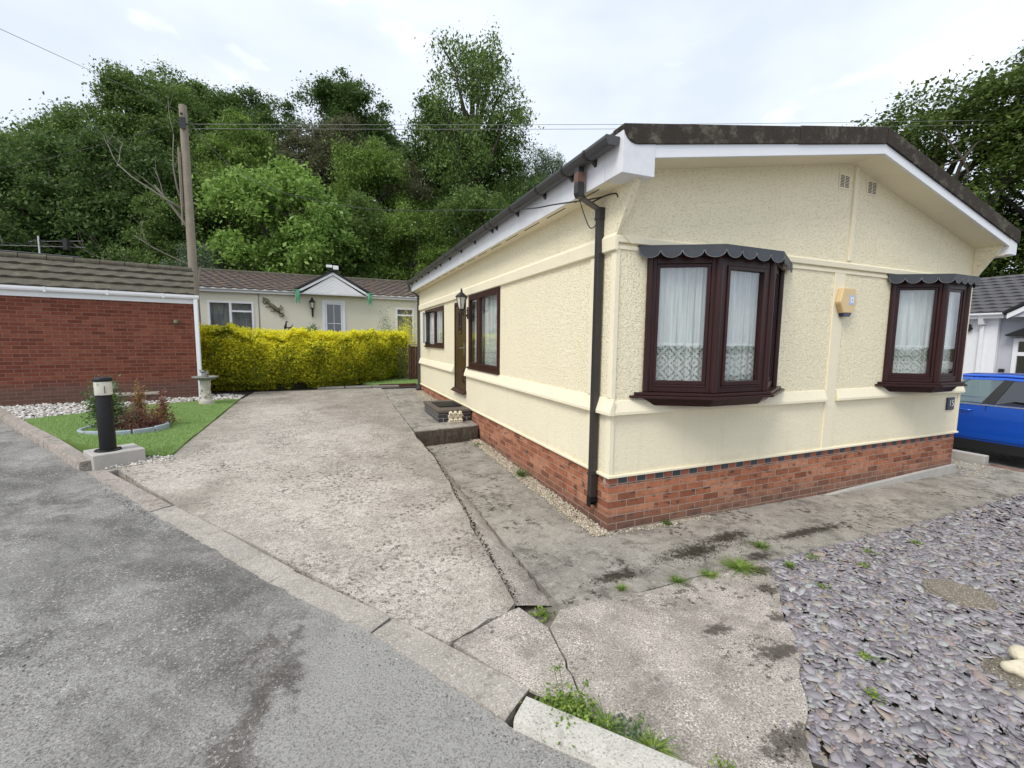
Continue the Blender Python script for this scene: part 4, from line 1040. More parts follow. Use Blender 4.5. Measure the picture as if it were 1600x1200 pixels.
# front door
m = MB(); o, u, n = (0, 0, 0), UY, (-1, 0, 0)
m.frame_box(o, u, n, doorY[0]+.061, doorY[1]-.061, -.05, -.008, .785, 2.56)
for i in range(6): m.frame_box(o, u, n, doorY[0]+.085+i*.118, doorY[0]+.085+i*.118+.104, -.0079, -.003, .80, 1.96 if i in (2, 3) else 2.54)
m.frame_box(o, u, n, doorY[0]+.32, doorY[0]+.555, -.0079, -.003, 2.44, 2.54)
door = m.build('front_door', 'dark_brown_door', home, bevel=.003, label='dark brown boarded front door with a small pane')
m = MB(); frame_rect(m, o, u, n, doorY[0], doorY[1], .785, 2.625, .060, -.06, .012, .03); m.build('door_frame', 'mahogany_side', door, bevel=.004)
m = MB(); frame_rect(m, o, u, n, doorY[0]+.325, doorY[0]+.55, 1.97, 2.43, .035, -.0079, .008); m.build('pane_frame', 'mahogany_side', door, bevel=.003)
m = MB(); m.frame_box(o, u, n, doorY[0]+.36, doorY[0]+.515, -.006, .0, 2.005, 2.395); m.build('pane', 'car_glass_dark', door)
m = MB(); m.frame_box(o, u, n, doorY[0]+.10, doorY[0]+.15, -.002, .010, 1.55, 1.80); m.tube([(-.045, doorY[0]+.125, 1.70), (-.055, doorY[0]+.26, 1.70)], .009, 8); m.tube([(-.0, doorY[0]+.125, 1.70), (-.05, doorY[0]+.125, 1.70)], .011, 8); m.build('handle', 'steel', door, bevel=.002)
m = MB(); m.prism([(-.0, .86), (-.035, .845), (-.085, .80), (-.085, .785), (0, .785)], doorY[0]-.03, doorY[1]+.03, ax=((1, 0, 0), (0, 0, 1), (0, 1, 0))); m.build('threshold', 'mahogany_side', door, bevel=.004)
m = MB(); m.tube([(-.03, doorY[0]+.03, 1.02), (-.065, doorY[0]+.02, 1.06), (-.065, doorY[0]+.02, 1.26), (-.03, doorY[0]+.03, 1.30)], .016, 8); m.build('grab_handle', 'mahogany_side', door, smooth=True)

# wall lantern by the door
ly, lz = 4.30, 2.40
m = MB(); m.frame_box((0, 0, 0), UY, (-1, 0, 0), 4.66, 4.72, .0, .012, 2.26, 2.48)
m.tube([(-.01, 4.69, 2.34), (-.06, 4.62, 2.30), (-.14, 4.50, 2.31), (-.20, 4.40, 2.36), (-.22, 4.36, 2.40)], .012, 8)
m.tube([(-.01, 4.69, 2.42), (-.09, 4.57, 2.40), (-.16, 4.47, 2.36)], .008, 8)
lan = m.build('wall_lantern', 'black_iron', home, smooth=40)
m = MB(); c = (-.22, 4.36, 0)
m.lathe([(.012, 2.37), (.045, 2.385), (.055, 2.41), (.052, 2.42)], c, 6); m.lathe([(.112, 2.63), (.118, 2.642), (.095, 2.665), (.05, 2.70), (.028, 2.715), (.018, 2.735), (.022, 2.75), (.006, 2.79)], c, 6)
for k in range(6):
    t = math.pi/3*k; m.tube([(c[0]+.052*math.cos(t), c[1]+.052*math.sin(t), 2.415), (c[0]+.098*math.cos(t), c[1]+.098*math.sin(t), 2.632)], .006, 6)
m.build('lantern_cage', 'black_iron', lan)
m = MB(); m.lathe([(.047, 2.42), (.090, 2.629)], c, 6); m.build('lantern_glass', 'frosted_lens', lan)
# air vents in the gable
for i, xv in enumerate((3.07, 3.60)):
    m = MB(); z = 3.68
    m.box(xv, xv+.20, -.006, -.0005, z-.01, z+.155)
    v = m.build('air_vent', 'cream_smooth', home, bevel=.002)
    m = MB()
    for a in (xv+.022, xv+.108):
        for k in range(8): m.box(a, a+.070, -.0085, -.0065, z+.010+k*.0168, z+.010+k*.0168+.0085)
    m.build('vent_slots', 'brown_black_pvc', v)
# alarm box
ax0, az0 = 3.30, 2.36
hexa = [(-.105, .165), (.115, .165), (.165, .0), (.085, -.130), (-.075, -.130), (-.150, .0)]
m = MB(); m.prism([(ax0+p, az0+q) for p, q in hexa], -.085, -.019, ax=(UX, (0, 0, 1), (0, 1, 0))); al = m.build('alarm_box', 'alarm_cream', home, bevel=.010, label='cream six-sided alarm box between the bay windows')
m = MB()
for k in range(6):
    t = .12+k*.145; p = Vector((ax0-.150+.075*t, 0, az0-.130*t)); m.frame_box((p.x-.0035, 0, 0), (0, 1, 0), (-1, 0, 0), -.075, -.028, .0, .004, p.z-.006, p.z+.002)
m.build('louvre', 'alarm_dark', al)
m = MB(); m.prism([(ax0-.073, az0-.1305), (ax0+.084, az0-.1305), (ax0+.055, az0-.172), (ax0-.060, az0-.172)], -.080, -.024, ax=(UX, (0, 0, 1), (0, 1, 0))); m.build('strobe', 'alarm_blue', al, bevel=.004)
m = MB(); m.box(ax0+.012, ax0+.105, -.0875, -.0855, az0-.030, az0+.085); m.build('sticker', 'sticker_blue', al)
m = MB(); m.box(ax0+.030, ax0+.088, -.0892, -.0878, az0-.005, az0+.060); m.build('sticker_centre', 'sticker_white', al)
m = MB(); m.lathe([(.007, 0), (.007, .002)], (0, 0, 0), 12); m.v = [(ax0+.059+a, -.0898-.0*c_+c_*.0, az0+.028+b) for a, b, c_ in m.v]; m.v = [(a, -.0895 if i < 12 else -.0905, c_) for i, (a, b, c_) in enumerate(m.v)]; m.build('sticker_mark', 'black_paint', al)
# house number slate
m = MB(); m.box(5.93, 6.12, -.022, -.001, .905, 1.09); nb = m.build('house_number', 'lead_grey', home, bevel=.003, label='dark slate house number plate by the right corner')
def text_mesh(body, size, loc, rot, mat, parent, name='lettering', ext=.001):
    cu = bpy.data.curves.new('lettering', 'FONT'); cu.body = body; cu.size = size; cu.extrude = ext; cu.align_x = 'CENTER'
    to = bpy.data.objects.new('lettering_source', cu); me = to.to_mesh().copy(); bpy.data.objects.remove(to)
    me.materials.clear(); me.materials.append(M[mat]); off = root_loc(parent)
    T = Matrix.Translation(Vector(loc)-off)@Matrix.Rotation(rot[2], 4, 'Z')@Matrix.Rotation(rot[0], 4, 'X'); me.transform(T)
    o = bpy.data.objects.new(name, me); COL.objects.link(o); o.parent = parent; return o
text_mesh('15', .135, (6.035, -.0235, .960), (R(90), 0, 0), 'sticker_white', nb)
m = MB(); m.box(5.985, 6.09, -.0245, -.0225, .925, .936); m.build('underline', 'lead_edge', nb)
# thin aerial lead down the corner
m = MB(); m.tube([(-.03, .02, 3.14), (.015, -.028, 3.06), (.02, -.028, 2.90), (.05, -.040, 2.83), (.13, -.042, 2.76), (.20, -.045, 2.765)], .004, 6); m.build('aerial_lead', 'cream_smooth', home, smooth=True)

# ------------------------------------------------------------------ tiled roof slopes
def tile_slope(name, o, u, up, Lu, Lv, pitch_v, mat, parent, amp=.022, wave=.30, lip=.022, seed=0, trim_l=0, trim_r=0, skip=None):
    """o lower-left corner, u along the eaves, up direction up the slope; interlocking wavy tile courses"""
    o, u, up = Vector(o), Vector(u).normalized(), Vector(up).normalized(); n = u.cross(up).normalized()
    if n.z < 0: n = -n
    rows = int(round(Lv/pitch_v)); pv = Lv/rows; step = .05; N = int(Lu/step); vs = []; fs = []; rr = random.Random(seed)
    for r in range(rows):
        base = len(vs); jit = [rr.uniform(-.004, .004) for _ in range(int(Lu/wave)+2)]
        for i in range(N+1):
            t = Lu*i/N; w_ = amp*(.5+.5*math.cos(2*math.pi*t/wave+(math.pi if r % 2 else 0)))**1.6+jit[int(t/wave)]
            cx = .012*math.cos(2*math.pi*t/wave+(math.pi if r % 2 else 0))
            q0 = o+u*t+up*(r*pv-.02+cx)+n*(lip+w_); q1 = o+u*t+up*((r+1)*pv+.01)+n*(w_*.6); q2 = o+u*t+up*(r*pv-.02+cx)+n*(-.004)
            vs += [q2, q0, q1]
            if i:
                k = base+3*i; fs += [(k-3, k, k+1, k-2), (k-2, k+1, k+2, k-1)]
    m = MB(); m.add(vs, fs); return m.build(name, mat, parent, smooth=50)

# ------------------------------------------------------------------ brick garage on the left
az = R(13.0); gu = Vector((math.cos(az), math.sin(az), 0)); gn = Vector((math.sin(az), -math.cos(az), 0)); gb = -gn
G0 = Vector((-5.28, 8.60, 0))            # right front corner
gar = empty('brick_garage', (-5.28, 8.60, .3), 'dark red brick garage with a mossy tiled roof at the left edge', 'garage')
Lg = 7.5
m = MB(); m.frame_box(G0, gu, gn, -Lg, 0, -4.2, 0, .1, 2.60)
bw = m.build('wall', None, gar); bw.data.materials.append(M['garage_brick'])
# brick UV along the wall
def dir_uv(ob, u, off):
    ul = ob.data.uv_layers[0].data; me = ob.data
    for p in me.polygons:
        for li in p.loop_indices:
            v = me.vertices[me.loops[li].vertex_index].co+off
            nn = p.normal; d = u if abs(nn.dot(u)) < .7 else Vector((-u.y, u.x, 0)); ul[li].uv = (v.dot(d), v.z if abs(nn.z) < .7 else v.dot(Vector((-u.y, u.x, 0))))
dir_uv(bw, gu, root_loc(gar))
m = MB(); m.frame_box(G0, gu, gn, -Lg-.1, .06, .001, .030, 2.595, 2.745); m.build('fascia', 'white_paint', gar, bevel=.004)
m = MB(); pr = [(.032, 2.775), (.032, 2.735), (.050, 2.705), (.085, 2.695), (.115, 2.71), (.125, 2.74), (.125, 2.785), (.117, 2.785), (.112, 2.74), (.04, 2.74), (.04, 2.775)]
m.prism(pr, -Lg-.1, .10, o=G0, ax=(gn, (0, 0, 1), gu)); gg = m.build('gutter', 'white_paint', gar)
for k in range(8):
    m = MB(); m.frame_box(G0, gu, gn, -.9*k-.55, -.9*k-.51, .031, .130, 2.69, 2.789); m.build('bracket', 'white_dirty', gg, bevel=.004)
m = MB(); P = G0+gu*.035+gn*.075; rtube(m, [(P.x, P.y, .42), (P.x, P.y, 2.70)], .038, .038); m.build('downpipe', 'white_paint', gar, bevel=.008)
m = MB(); P = G0+gu*(-.33)+gn*.03; m.box(P.x-.05, P.x+.05, P.y-.012, P.y+.03, 2.19, 2.23); m.ball((P.x, P.y-.06, 2.17), .052, 2); m.tube([(P.x, P.y, 2.20), (P.x, P.y-.06, 2.22)], .015); m.build('wall_light', 'bronze', gar, smooth=40)
slope = R(27); rl = 1.52
up = (gb*math.cos(slope)+Vector((0, 0, 1))*math.sin(slope)).normalized()
tile_slope('roof', G0+gu*(-Lg-.2)+gn*.07+Vector((0, 0, 2.785)), gu, up, Lg+.22, rl, .345, 'garage_tile', gar, .013, .33, .045, 1)
top = G0+gn*.07+Vector((0, 0, 2.80))+up*rl
# closed body of the roof, ridge strip and verge
m = MB()
a0 = G0+gn*.05+Vector((0, 0, 2.765)); a1 = a0+up*(rl-.01)+Vector((0, 0, -.0)); back = gb*2.9
for s0, s1 in ((-Lg-.2, -.0),):
    P = [a0+gu*s0, a0+gu*s1, a1+gu*s1, a1+gu*s0, a1+gu*s1+back+Vector((0, 0, -1.0)), a1+gu*s0+back+Vector((0, 0, -1.0)), ]
    P += [Vector((p.x, p.y, 2.70)) for p in (a0+gu*s0, a0+gu*s1)]+[Vector((p.x, p.y, 2.70)) for p in (P[4], P[5])]
    m.add(P, [(0, 1, 2, 3), (3, 2, 4, 5), (6, 7, 1, 0), (5, 4, 8, 9), (7, 8, 4, 2, 1), (9, 6, 0, 3, 5)])
m.build('roof_body', 'garage_tile', gar)
m = MB()
for k in range(18): m.tube([top+gu*(-.42*k-.0), top+gu*(-.42*k-.41)], [.085, .078], 10)
m.build('ridge', 'garage_tile', gar, smooth=50)
m = MB(); m.tube([top+gu*(-2.0)+Vector((0, 0, .09)), top+gu*(-6.5)+Vector((0, 0, .10))], .018, 6); m.build('ridge_flashing', 'lead_grey', gar)
# low planter wall by the garage
px = Vector((-5.76, 8.08, 0))
pl = empty('planter', (-5.76, 8.1, .39), 'low brick planter with grey slab tops against the garage wall', 'planter')
m = MB(); m.frame_box((-5.90, 8.02, 0), gu, gn, -1.0, .0, -.32, 0, .30, .62); w_ = m.build('brick_wall', 'planter_brick', pl, bevel=.004); dir_uv(w_, gu, root_loc(pl))
m = MB(); m.frame_box((-5.90, 8.02, 0), gu, gn, -1.03, -.42, -.34, .03, .622, .665); m.frame_box((-5.90, 8.02, 0), gu, gn, -.41, .03, -.34, .03, .622, .66); m.build('coping_slab', 'kerb_old', pl, bevel=.006)

# tv aerial beyond the garage ridge
ae = empty('tv_aerial', (-8.95, 10.9, 3.2), 'grey metal television aerial showing above the garage ridge', 'aerial')
m = MB(); m.tube([(-8.90, 11, 3.2), (-8.90, 11, 4.24)], .018, 8); m.build('mast', 'steel', ae)
m = MB(); m.tube([(-9.65, 11.0, 3.96), (-8.04, 11, 4.05)], .007, 6); m.tube([(-9.1, 11.02, 4.10), (-8.06, 11.02, 4.205)], .006, 6); m.tube([(-9.55, 11.0, 4.04), (-9.55, 10.9, 4.28)], .010, 6)
for k in range(9): x = -9.55+k*.17; m.tube([(x, 10.82, 4.0+(x+9.6)*.055), (x, 11.18, 4.0+(x+9.6)*.055)], .004, 5)
m.build('boom', 'cable_grey', ae)
m = MB(); m.box(-8.42, -8.34, 10.9, 11.1, 3.95, 4.22); m.tube([(-9.05, 11, 4.05), (-8.98, 11, 4.14), (-8.86, 11, 4.14), (-8.78, 11, 4.06)], .012, 6); m.build('reflector', 'car_black', ae)

# ------------------------------------------------------------------ bungalow behind the hedge
bg_ = empty('bungalow', (-3, 14, .5), 'pale park bungalow with a small white gable and lichened tiled roof behind the hedge', 'bungalow')
BY = 14.0; BX0, BX1 = -7.2, 4.5
m = MB()
wall_holes(m, (0, BY, 0), UX, (0, -1, 0), BX0, BX1, .4, 3.42, [(-6.16, -4.86, 1.75, 3.05), (-2.61, -1.97, 1.0, 3.19), (-.07, .60, 1.75, 3.05), (2.2, 3.3, 1.75, 3.05)])
m.box(BX0, BX1, BY+5.4, BY+5.5, .4, 3.4); m.box(BX0-.0, BX0+.1, BY+.081, BY+5.39, .4, 3.4); m.box(BX1-.1, BX1, BY+.081, BY+5.39, .4, 3.4)
m.build('wall', 'pale_render', bg_)
m = MB(); m.box(BX0+.1, BX1-.1, BY+1.6, BY+1.7, .5, 3.4); m.build('inner_wall', 'dark_interior', bg_)
m = MB(); m.box(-4.70, -4.67, BY-.012, BY-.0005, .5, 3.40); m.build('panel_joint', 'cable_grey', bg_)
for (a, b) in ((BX0, -3.43), (-1.06, BX1)):
    m = MB(); m.box(a-.15, b, BY-.15, BY-.12, 3.36, 3.46); m.box(a-.15, b, BY-.12, BY-.001, 3.385, 3.40); m.build('fascia', 'white_paint', bg_)
    m = MB(); m.prism([(-.02, 3.495), (-.02, 3.45), (-.06, 3.425), (-.10, 3.45), (-.10, 3.50)], a-.15, b-.02, o=(0, BY-.13, 0), ax=((0, 1, 0), (0, 0, 1), (1, 0, 0))); m.build('gutter', 'white_dirty', bg_)
sp = R(17.0); upb = Vector((0, math.cos(sp), math.sin(sp)))
tile_slope('roof', (BX0-.25, BY-.22, 3.49), UX, upb, BX1-BX0+.5, 2.95, .29, 'bungalow_tile', bg_, .020, .30, .036, 2)
m = MB(); m.add([(BX0-.2, BY-.15, 3.465), (BX1+.2, BY-.15, 3.465), (BX1+.2, BY+2.65, 4.33), (BX0-.2, BY+2.65, 4.33), (BX1+.2, BY+5.6, 3.46), (BX0-.2, BY+5.6, 3.46)], [(0, 1, 2, 3), (3, 2, 4, 5), (0, 5, 4, 1), (1, 4, 2), (0, 3, 5)]); m.build('roof_body', 'bungalow_tile', bg_)
m = MB()
for k in range(27): m.tube([(BX0-.2+k*.45, BY+2.62, 4.37), (BX0-.2+k*.45+.44, BY+2.62, 4.37)], [.09, .083], 10)
m.build('ridge', 'garage_tile', bg_, smooth=50)
# porch gable
m = MB(); m.prism([(-3.30, 3.43), (-1.25, 3.43), (-2.29, 4.08)], -.36, -.14, o=(0, BY, 0), ax=(UX, (0, 0, 1), (0, 1, 0))); gab = m.build('gable', 'white_paint', bg_)
m = MB()
for k in range(4):
    s_ = .80-.18*k
    for sg in (-1, 1): m.prism([(-2.29, 3.46+.60*s_), (-2.29+sg*.95*s_, 3.46), (-2.29+sg*(.95*s_-.03), 3.46), (-2.29, 3.44+.60*s_)], -.372, -.361, o=(0, BY, 0), ax=(UX, (0, 0, 1), (0, 1, 0)))
m.build('gable_boards', 'white_dirty', gab)
for sg, xe in ((-1, -3.50), (1, -1.08)):
    zr = 4.19; ze = 3.475
    m = MB(); m.prism([(-2.29, zr), (xe, ze), (xe, ze-.085), (-2.29, zr-.095)], -.41, -.362, o=(0, BY, 0), ax=(UX, (0, 0, 1), (0, 1, 0))); m.build('barge_board', 'white_paint', bg_)
    m = MB(); m.prism([(-2.29, zr+.085), (xe-sg*-.06, ze+.065), (xe-sg*-.06, ze+.004), (-2.29, zr+.003)], -.44, 2.2, o=(0, BY, 0), ax=(UX, (0, 0, 1), (0, 1, 0))); m.build('porch_roof', 'car_black', bg_)
m = MB(); m.box(-3.42, -1.16, BY-.355, BY-.12, 3.40, 3.425); m.build('porch_soffit', 'white_paint', bg_)
def pvc_window(a, b, c, d, vs=None, hs=None, name='window', parent=bg_, by=BY, bars=None, label=None, seed=5):
    o, u, n = (0, by, 0), UX, (0, -1, 0)
    m = MB(); frame_rect(m, o, u, n, a, b, c, d, .065, -.05, .02)
    if vs: m.frame_box(o, u, n, vs-.035, vs+.035, -.05, .022, c+.066, d-.066)
    if hs:
        for (p, q, z) in hs: m.frame_box(o, u, n, p, q, -.05, .021, z-.03, z+.03)
    fr = m.build(name, 'white_paint', parent, bevel=.004, label=label)
    pane_box(o, u, n, a+.06, b-.06, c+.06, d-.06, .02, fr)
    curtain_mesh(o, u, n, a+.02, b-.02, c+.05, d-.05, .16, fr, 'plain_net', .11, .012, seed)
    return fr
pvc_window(-6.18, -4.84, 1.74, 3.07, -5.53, [(-5.49, -4.91, 2.74)], label='wide white window above the left end of the hedge')
pvc_window(-.08, .62, 1.74, 3.06, None, [(-.01, .55, 2.78)], label='narrow white window beside the rear downpipe')
pvc_window(2.2, 3.3, 1.75, 3.05, 2.8)
m = MB(); o, u, n = (0, BY, 0), UX, (0, -1, 0); frame_rect(m, o, u, n, -2.68, -1.90, .95, 3.24, .10, -.03, .03); frame_rect(m, o, u, n, -2.575, -2.005, 1.02, 3.135, .05, -.02, .02)
m.frame_box(o, u, n, -2.298, -2.282, -.012, .012, 1.075, 3.08)
for z in (1.75, 2.4): m.frame_box(o, u, n, -2.523, -2.057, -.011, .011, z-.01, z+.01)
bd = m.build('glazed_door', 'white_paint', bg_, bevel=.004); pane_box(o, u, n, -2.53, -2.05, 1.06, 3.09, .015, bd, 'car_glass_dark')
m = MB(); c = (-3.0, BY-.13, 0)
m.lathe([(.02, 3.20), (.03, 3.30), (.05, 3.22), (.105, 3.14), (.10, 3.125), (.085, 3.12)][::-1], c, 8); m.lathe([(.05, 2.89), (.07, 2.92), (.06, 2.94)], c, 8)
m.tube([(-3.0, BY, 2.86), (-3.0, BY-.05, 2.82), (-3.0, BY-.13, 2.90)], .018, 6); m.box(-3.03, -2.97, BY-.02, BY, 2.68, 2.95)
for k in range(6): t = k*math.pi/3; m.tube([(c[0]+.06*math.cos(t), c[1]+.06*math.sin(t), 2.93), (c[0]+.085*math.cos(t), c[1]+.085*math.sin(t), 3.13)], .007, 5)
m.tube([(-3.0, BY-.03, 2.62), (-3.0, BY-.03, 2.86)], [.025, .035], 8)
bl = m.build('wall_lantern', 'black_iron', bg_); m = MB(); m.lathe([(.05, 2.94), (.078, 3.12)], c, 6); m.build('lantern_glass', 'frosted_lens', bl)
# security light on the gable peak
sl_ = empty('security_floodlight', (-2.33, BY-.42, 4.25), 'white security floodlight perched on the gable peak of the rear bungalow', 'security light')
m = MB(); m.box(-2.50, -2.30, BY-.56, BY-.40, 4.33, 4.42); m.build('lamp_head', 'white_paint', sl_, bevel=.01); m = MB(); m.box(-2.28, -2.10, BY-.55, BY-.40, 4.27, 4.41); m.build('sensor', 'white_dirty', sl_, bevel=.015)
m = MB(); m.box(-2.42, -2.38, BY-.48, BY-.44, 4.22, 4.33); m.box(-2.40, -2.12, BY-.49, BY-.45, 4.22, 4.262); m.build('bracket', 'car_black', sl_)
# tinsel-like green hanging ornaments at the porch ends
for i, x in enumerate((-3.44, -1.06)):
    m = MB(); rr = random.Random(i+3); y = BY-.44
    for k in range(26):
        dx, dy = rr.uniform(-.05, .05), rr.uniform(-.04, .04); L_ = rr.uniform(.15, .42); z0 = 3.50-abs(dx)
        m.tube([(x+dx*.3, y+dy*.3, 3.50), (x+dx+rr.uniform(-.03, .03), y+dy, z0-L_*.5), (x+dx*1.4+rr.uniform(-.03, .03), y+dy*1.4, z0-L_)], [.006, .010, .005], 5)
    for k in range(9): m.ball((x+rr.uniform(-.08, .08), y, 3.50-.05*k+rr.uniform(-.02, .02)), rr.uniform(.014, .026), 1)
    m.tube([(x-.16, y, 3.49), (x, y, 3.515), (x+.14, y, 3.49)], .012, 5)
    o = m.build('hanging_ornament', 'green_glass', None); tag(o, ['green glass-like hanging ornament at the left end of the porch gable', 'green glass-like hanging ornament at the right end of the porch gable'][i], 'ornament', 'green ornaments hanging from the porch')
# gecko
def chain(m, pts, rad, n=10): m.tube(pts, rad, n)
m = MB(); Y = BY-.05
def gp(px_, py_): return (-4.23+(px_-427.5)*.0225, Y, 2.93-(py_-483.5)*.0225)
body = [(416.5, 473.5), (419, 475.5), (421.5, 478), (425, 481.5), (429, 485), (433, 489), (436.5, 493)]
chain(m, [gp(*p) for p in body], [.045, .055, .036, .066, .072, .055, .034])
tail = [(436.5, 493), (439, 496), (438, 498), (435, 497), (434, 494), (436, 492)]
tail = [(436, 492), (440, 493.5), (440.5, 496.5), (437.5, 497.8), (435, 496.3), (436.3, 494.6)]
chain(m, [gp(*p) for p in tail], [.034, .030, .026, .022, .018, .010])
for leg in ([(420, 477), (415, 479.5), (413.5, 476.5)], [(423, 479.5), (421, 485), (417.5, 484)], [(422, 476.5), (418.5, 471.5), (414.5, 470.5)], [(431, 486), (436, 485.5), (437.5, 481.5)], [(429, 487), (427.5, 491), (424, 490)], [(433, 488), (438.5, 487), (439.5, 484)]):
    chain(m, [gp(*p) for p in leg], [.026, .020, .014], 8); m.ball(gp(*leg[-1]), .028, 1, (1, .5, 1))
m.ball(gp(416, 473), .055, 2, (1.1, .6, 1))
o = m.build('gecko_ornament', 'bronze', None, smooth=True); tag(o, 'bronze lizard wall ornament with a curled tail on the rear bungalow wall', 'ornament')
# small dark ornament peeping over the hedge
m = MB(); m.tube([(-3.72, 11.6, 2.02), (-3.70, 11.6, 2.20)], [.012, .03], 8); m.tube([(-3.70, 11.6, 2.16), (-3.68, 11.6, 2.26), (-3.67, 11.6, 2.33)], [.04, .028, .02], 8); m.ball((-3.655, 11.6, 2.345), .028, 1, (1.5, 1, .9)); m.tube([(-3.70, 11.6, 2.18), (-3.60, 11.6, 2.155), (-3.52, 11.6, 2.20), (-3.49, 11.6, 2.28)], [.035, .03, .02, .008], 8); m.tube([(-3.60, 11.6, 1.6), (-3.62, 11.6, 2.16)], .012, 6)
o = m.build('garden_stake', 'black_iron', None, smooth=True); tag(o, 'small black bird-shaped ornament on a stake peeping over the yellow hedge', 'ornament')

# ------------------------------------------------------------------ white house on the right
wh = empty('white_house', (14.3, 3, -.27), 'white park home with dark tiled roof behind the blue car', 'house')
WX = 14.3
m = MB(); m.box(WX, WX+6, 2.50, 12, -.3, 2.70); m.build('wall', 'white_paint', wh)
m = MB()
wall_holes(m, (WX+.12, 0, 0), (0, 1, 0), (-1, 0, 0), -3.2, 2.495, -.3, 2.66, [(1.36, 2.18, .80, 2.03)])
m.prism([(-2.9, 2.61), (2.34, 2.61), (.3, 3.80)], -.30, -.22, o=(WX, 0, 0), ax=((0, 1, 0), (0, 0, 1), (1, 0, 0)))
m.build('porch_wall', 'eaves_shade_render', wh)
m = MB(); m.box(WX-.015, WX-.0005, 2.50, 2.66, -.3, 2.62); m.build('corner_strip', 'white_paint', wh)
m = MB(); m.box(WX-.22, WX-.18, 2.36, 12.4, 2.60, 2.70); m.box(WX-.18, WX+.12, 2.36, 12.4, 2.665, 2.68); m.build('fascia', 'white_paint', wh)
m = MB(); m.prism([(0, 2.74), (0, 2.70), (.04, 2.675), (.09, 2.70), (.09, 2.75)], 2.36, 12.4, o=(WX-.31, 0, 0), ax=(UX, (0, 0, 1), (0, 1, 0))); m.build('gutter', 'white_paint', wh)
m = MB(); rtube(m, [(WX-.05, 2.80, -.2), (WX-.05, 2.80, 2.40)], .04, .04); m.add([(WX-.18, 2.74, 2.44), (WX+.02, 2.74, 2.44), (WX+.02, 2.86, 2.44), (WX-.18, 2.86, 2.44), (WX-.26, 2.76, 2.69), (WX-.1, 2.76, 2.69), (WX-.1, 2.84, 2.69), (WX-.26, 2.84, 2.69)], [(3, 2, 1, 0), (4, 5, 6, 7), (0, 1, 5, 4), (1, 2, 6, 5), (2, 3, 7, 6), (3, 0, 4, 7)]); m.build('downpipe', 'white_paint', wh, bevel=.008)
sp = R(22); tile_slope('roof', (WX-.28, 12.4, 2.76), (0, -1, 0), (math.cos(sp), 0, math.sin(sp)), 15.6, 3.45, .31, 'slate_grey_tile', wh, .022, .30, .030, 4)
m = MB(); m.add([(WX-.22, 12.4, 2.72), (WX-.22, -3.2, 2.72), (WX+2.9, -3.2, 3.98), (WX+2.9, 12.4, 3.98), (WX+6.2, -3.2, 2.7), (WX+6.2, 12.4, 2.7)], [(0, 1, 2, 3), (3, 2, 4, 5), (0, 5, 4, 1), (1, 4, 2), (0, 3, 5)]); m.build('roof_body', 'slate_grey_tile', wh)
m = MB(); m.prism([(2.25, 2.70), (.3, 3.92), (-2.9, 2.70), (-2.9, 2.57), (.3, 3.79), (2.25, 2.57)], -.36, -.31, o=(WX, 0, 0), ax=((0, 1, 0), (0, 0, 1), (1, 0, 0))); m.build('barge_board', 'white_paint', wh)
m = MB(); m.prism([(2.29, 2.78), (.3, 4.02), (-3.0, 2.78), (-3.0, 2.705), (.3, 3.925), (2.29, 2.705)], -.40, 2.4, o=(WX, 0, 0), ax=((0, 1, 0), (0, 0, 1), (1, 0, 0))); m.build('porch_roof', 'car_black', wh)
o_, u_, n_ = (WX+.12, 0, 0), (0, 1, 0), (-1, 0, 0)
m = MB(); frame_rect(m, o_, u_, n_, 1.32, 2.22, .76, 2.07, .09, -.05, .03); m.frame_box(o_, u_, n_, 1.411, 2.129, -.05, .031, 1.60, 1.70); m.frame_box(o_, u_, n_, 1.74, 1.80, -.05, .032, .851, 1.599)
wfr = m.build('window', 'white_paint', wh, bevel=.006); pane_box(o_, u_, n_, 1.40, 2.14, .84, 1.99, .02, wfr, 'car_glass_dark')
m = MB(); m.prism([(1.22, 2.12), (2.32, 2.12), (2.32, 2.16), (1.82, 2.42), (1.72, 2.42), (1.22, 2.16)], -.24, -.0005, o=o_, ax=((0, 1, 0), (0, 0, 1), (1, 0, 0))); m.build('window_canopy', 'car_black', wh, bevel=.006)
m = MB(); m.box(WX+.06, WX+.119, 2.33, 2.43, 1.08, 1.24); m.build('meter_box', 'car_black', wh)
m = MB(); m.box(WX-.08, WX-.001, 3.05, 3.30, 2.26, 2.46); m.tube([(WX-.04, 3.05, 2.38), (WX-.12, 2.99, 2.32)], .03, 8); m.build('wall_lamp', 'black_iron', wh, bevel=.01)

# kerb block between the path and the parking place
m = MB(); m.box(7.47, 7.61, .06, 3.6, -.35, .045); o = m.build('low_kerb_wall', 'plinth_concrete', None, bevel=.012); tag(o, 'low concrete kerb wall between the path and the blue car', 'kerb wall')

# ------------------------------------------------------------------ blue car
CXc, CYc, CZ = 8.60, .65, -.30           # near flank, middle of the wheelbase, ground
car = empty('parked_car', (9.45, .65, -.30), 'bright blue compact SUV parked beyond the right end of the house', 'car')
def side_x(y, z):                        # inward offset of the flank at (y along, z up)
    e0 = 2.12; t = abs(y)/e0; pl_ = .0+.20*max(0, (t-.62)/.38)**2.2
    if z < .95: h = .035*((.62-z)/.40)**2 if z < .62 else .018*((z-.62)/.33)**2
    else: h = .018+.10*((z-.95)/.12) if z < 1.0 else .045+.0
    return pl_+h
def body_top(y):                         # bonnet / belt height
    return np.interp(y, [-2.12, -1.9, -1.2, 0, 1.0, 1.35, 1.9, 2.12], [1.02, 1.10, 1.10, 1.09, 1.06, 1.02, .90, .72])
ys = np.concatenate([np.linspace(-2.12, 2.12, 54)])
lev = [0, .10, .22, .36, .5, .64, .78, .90, 1.0]
wheels_y = (-1.30, 1.30); WR = .34
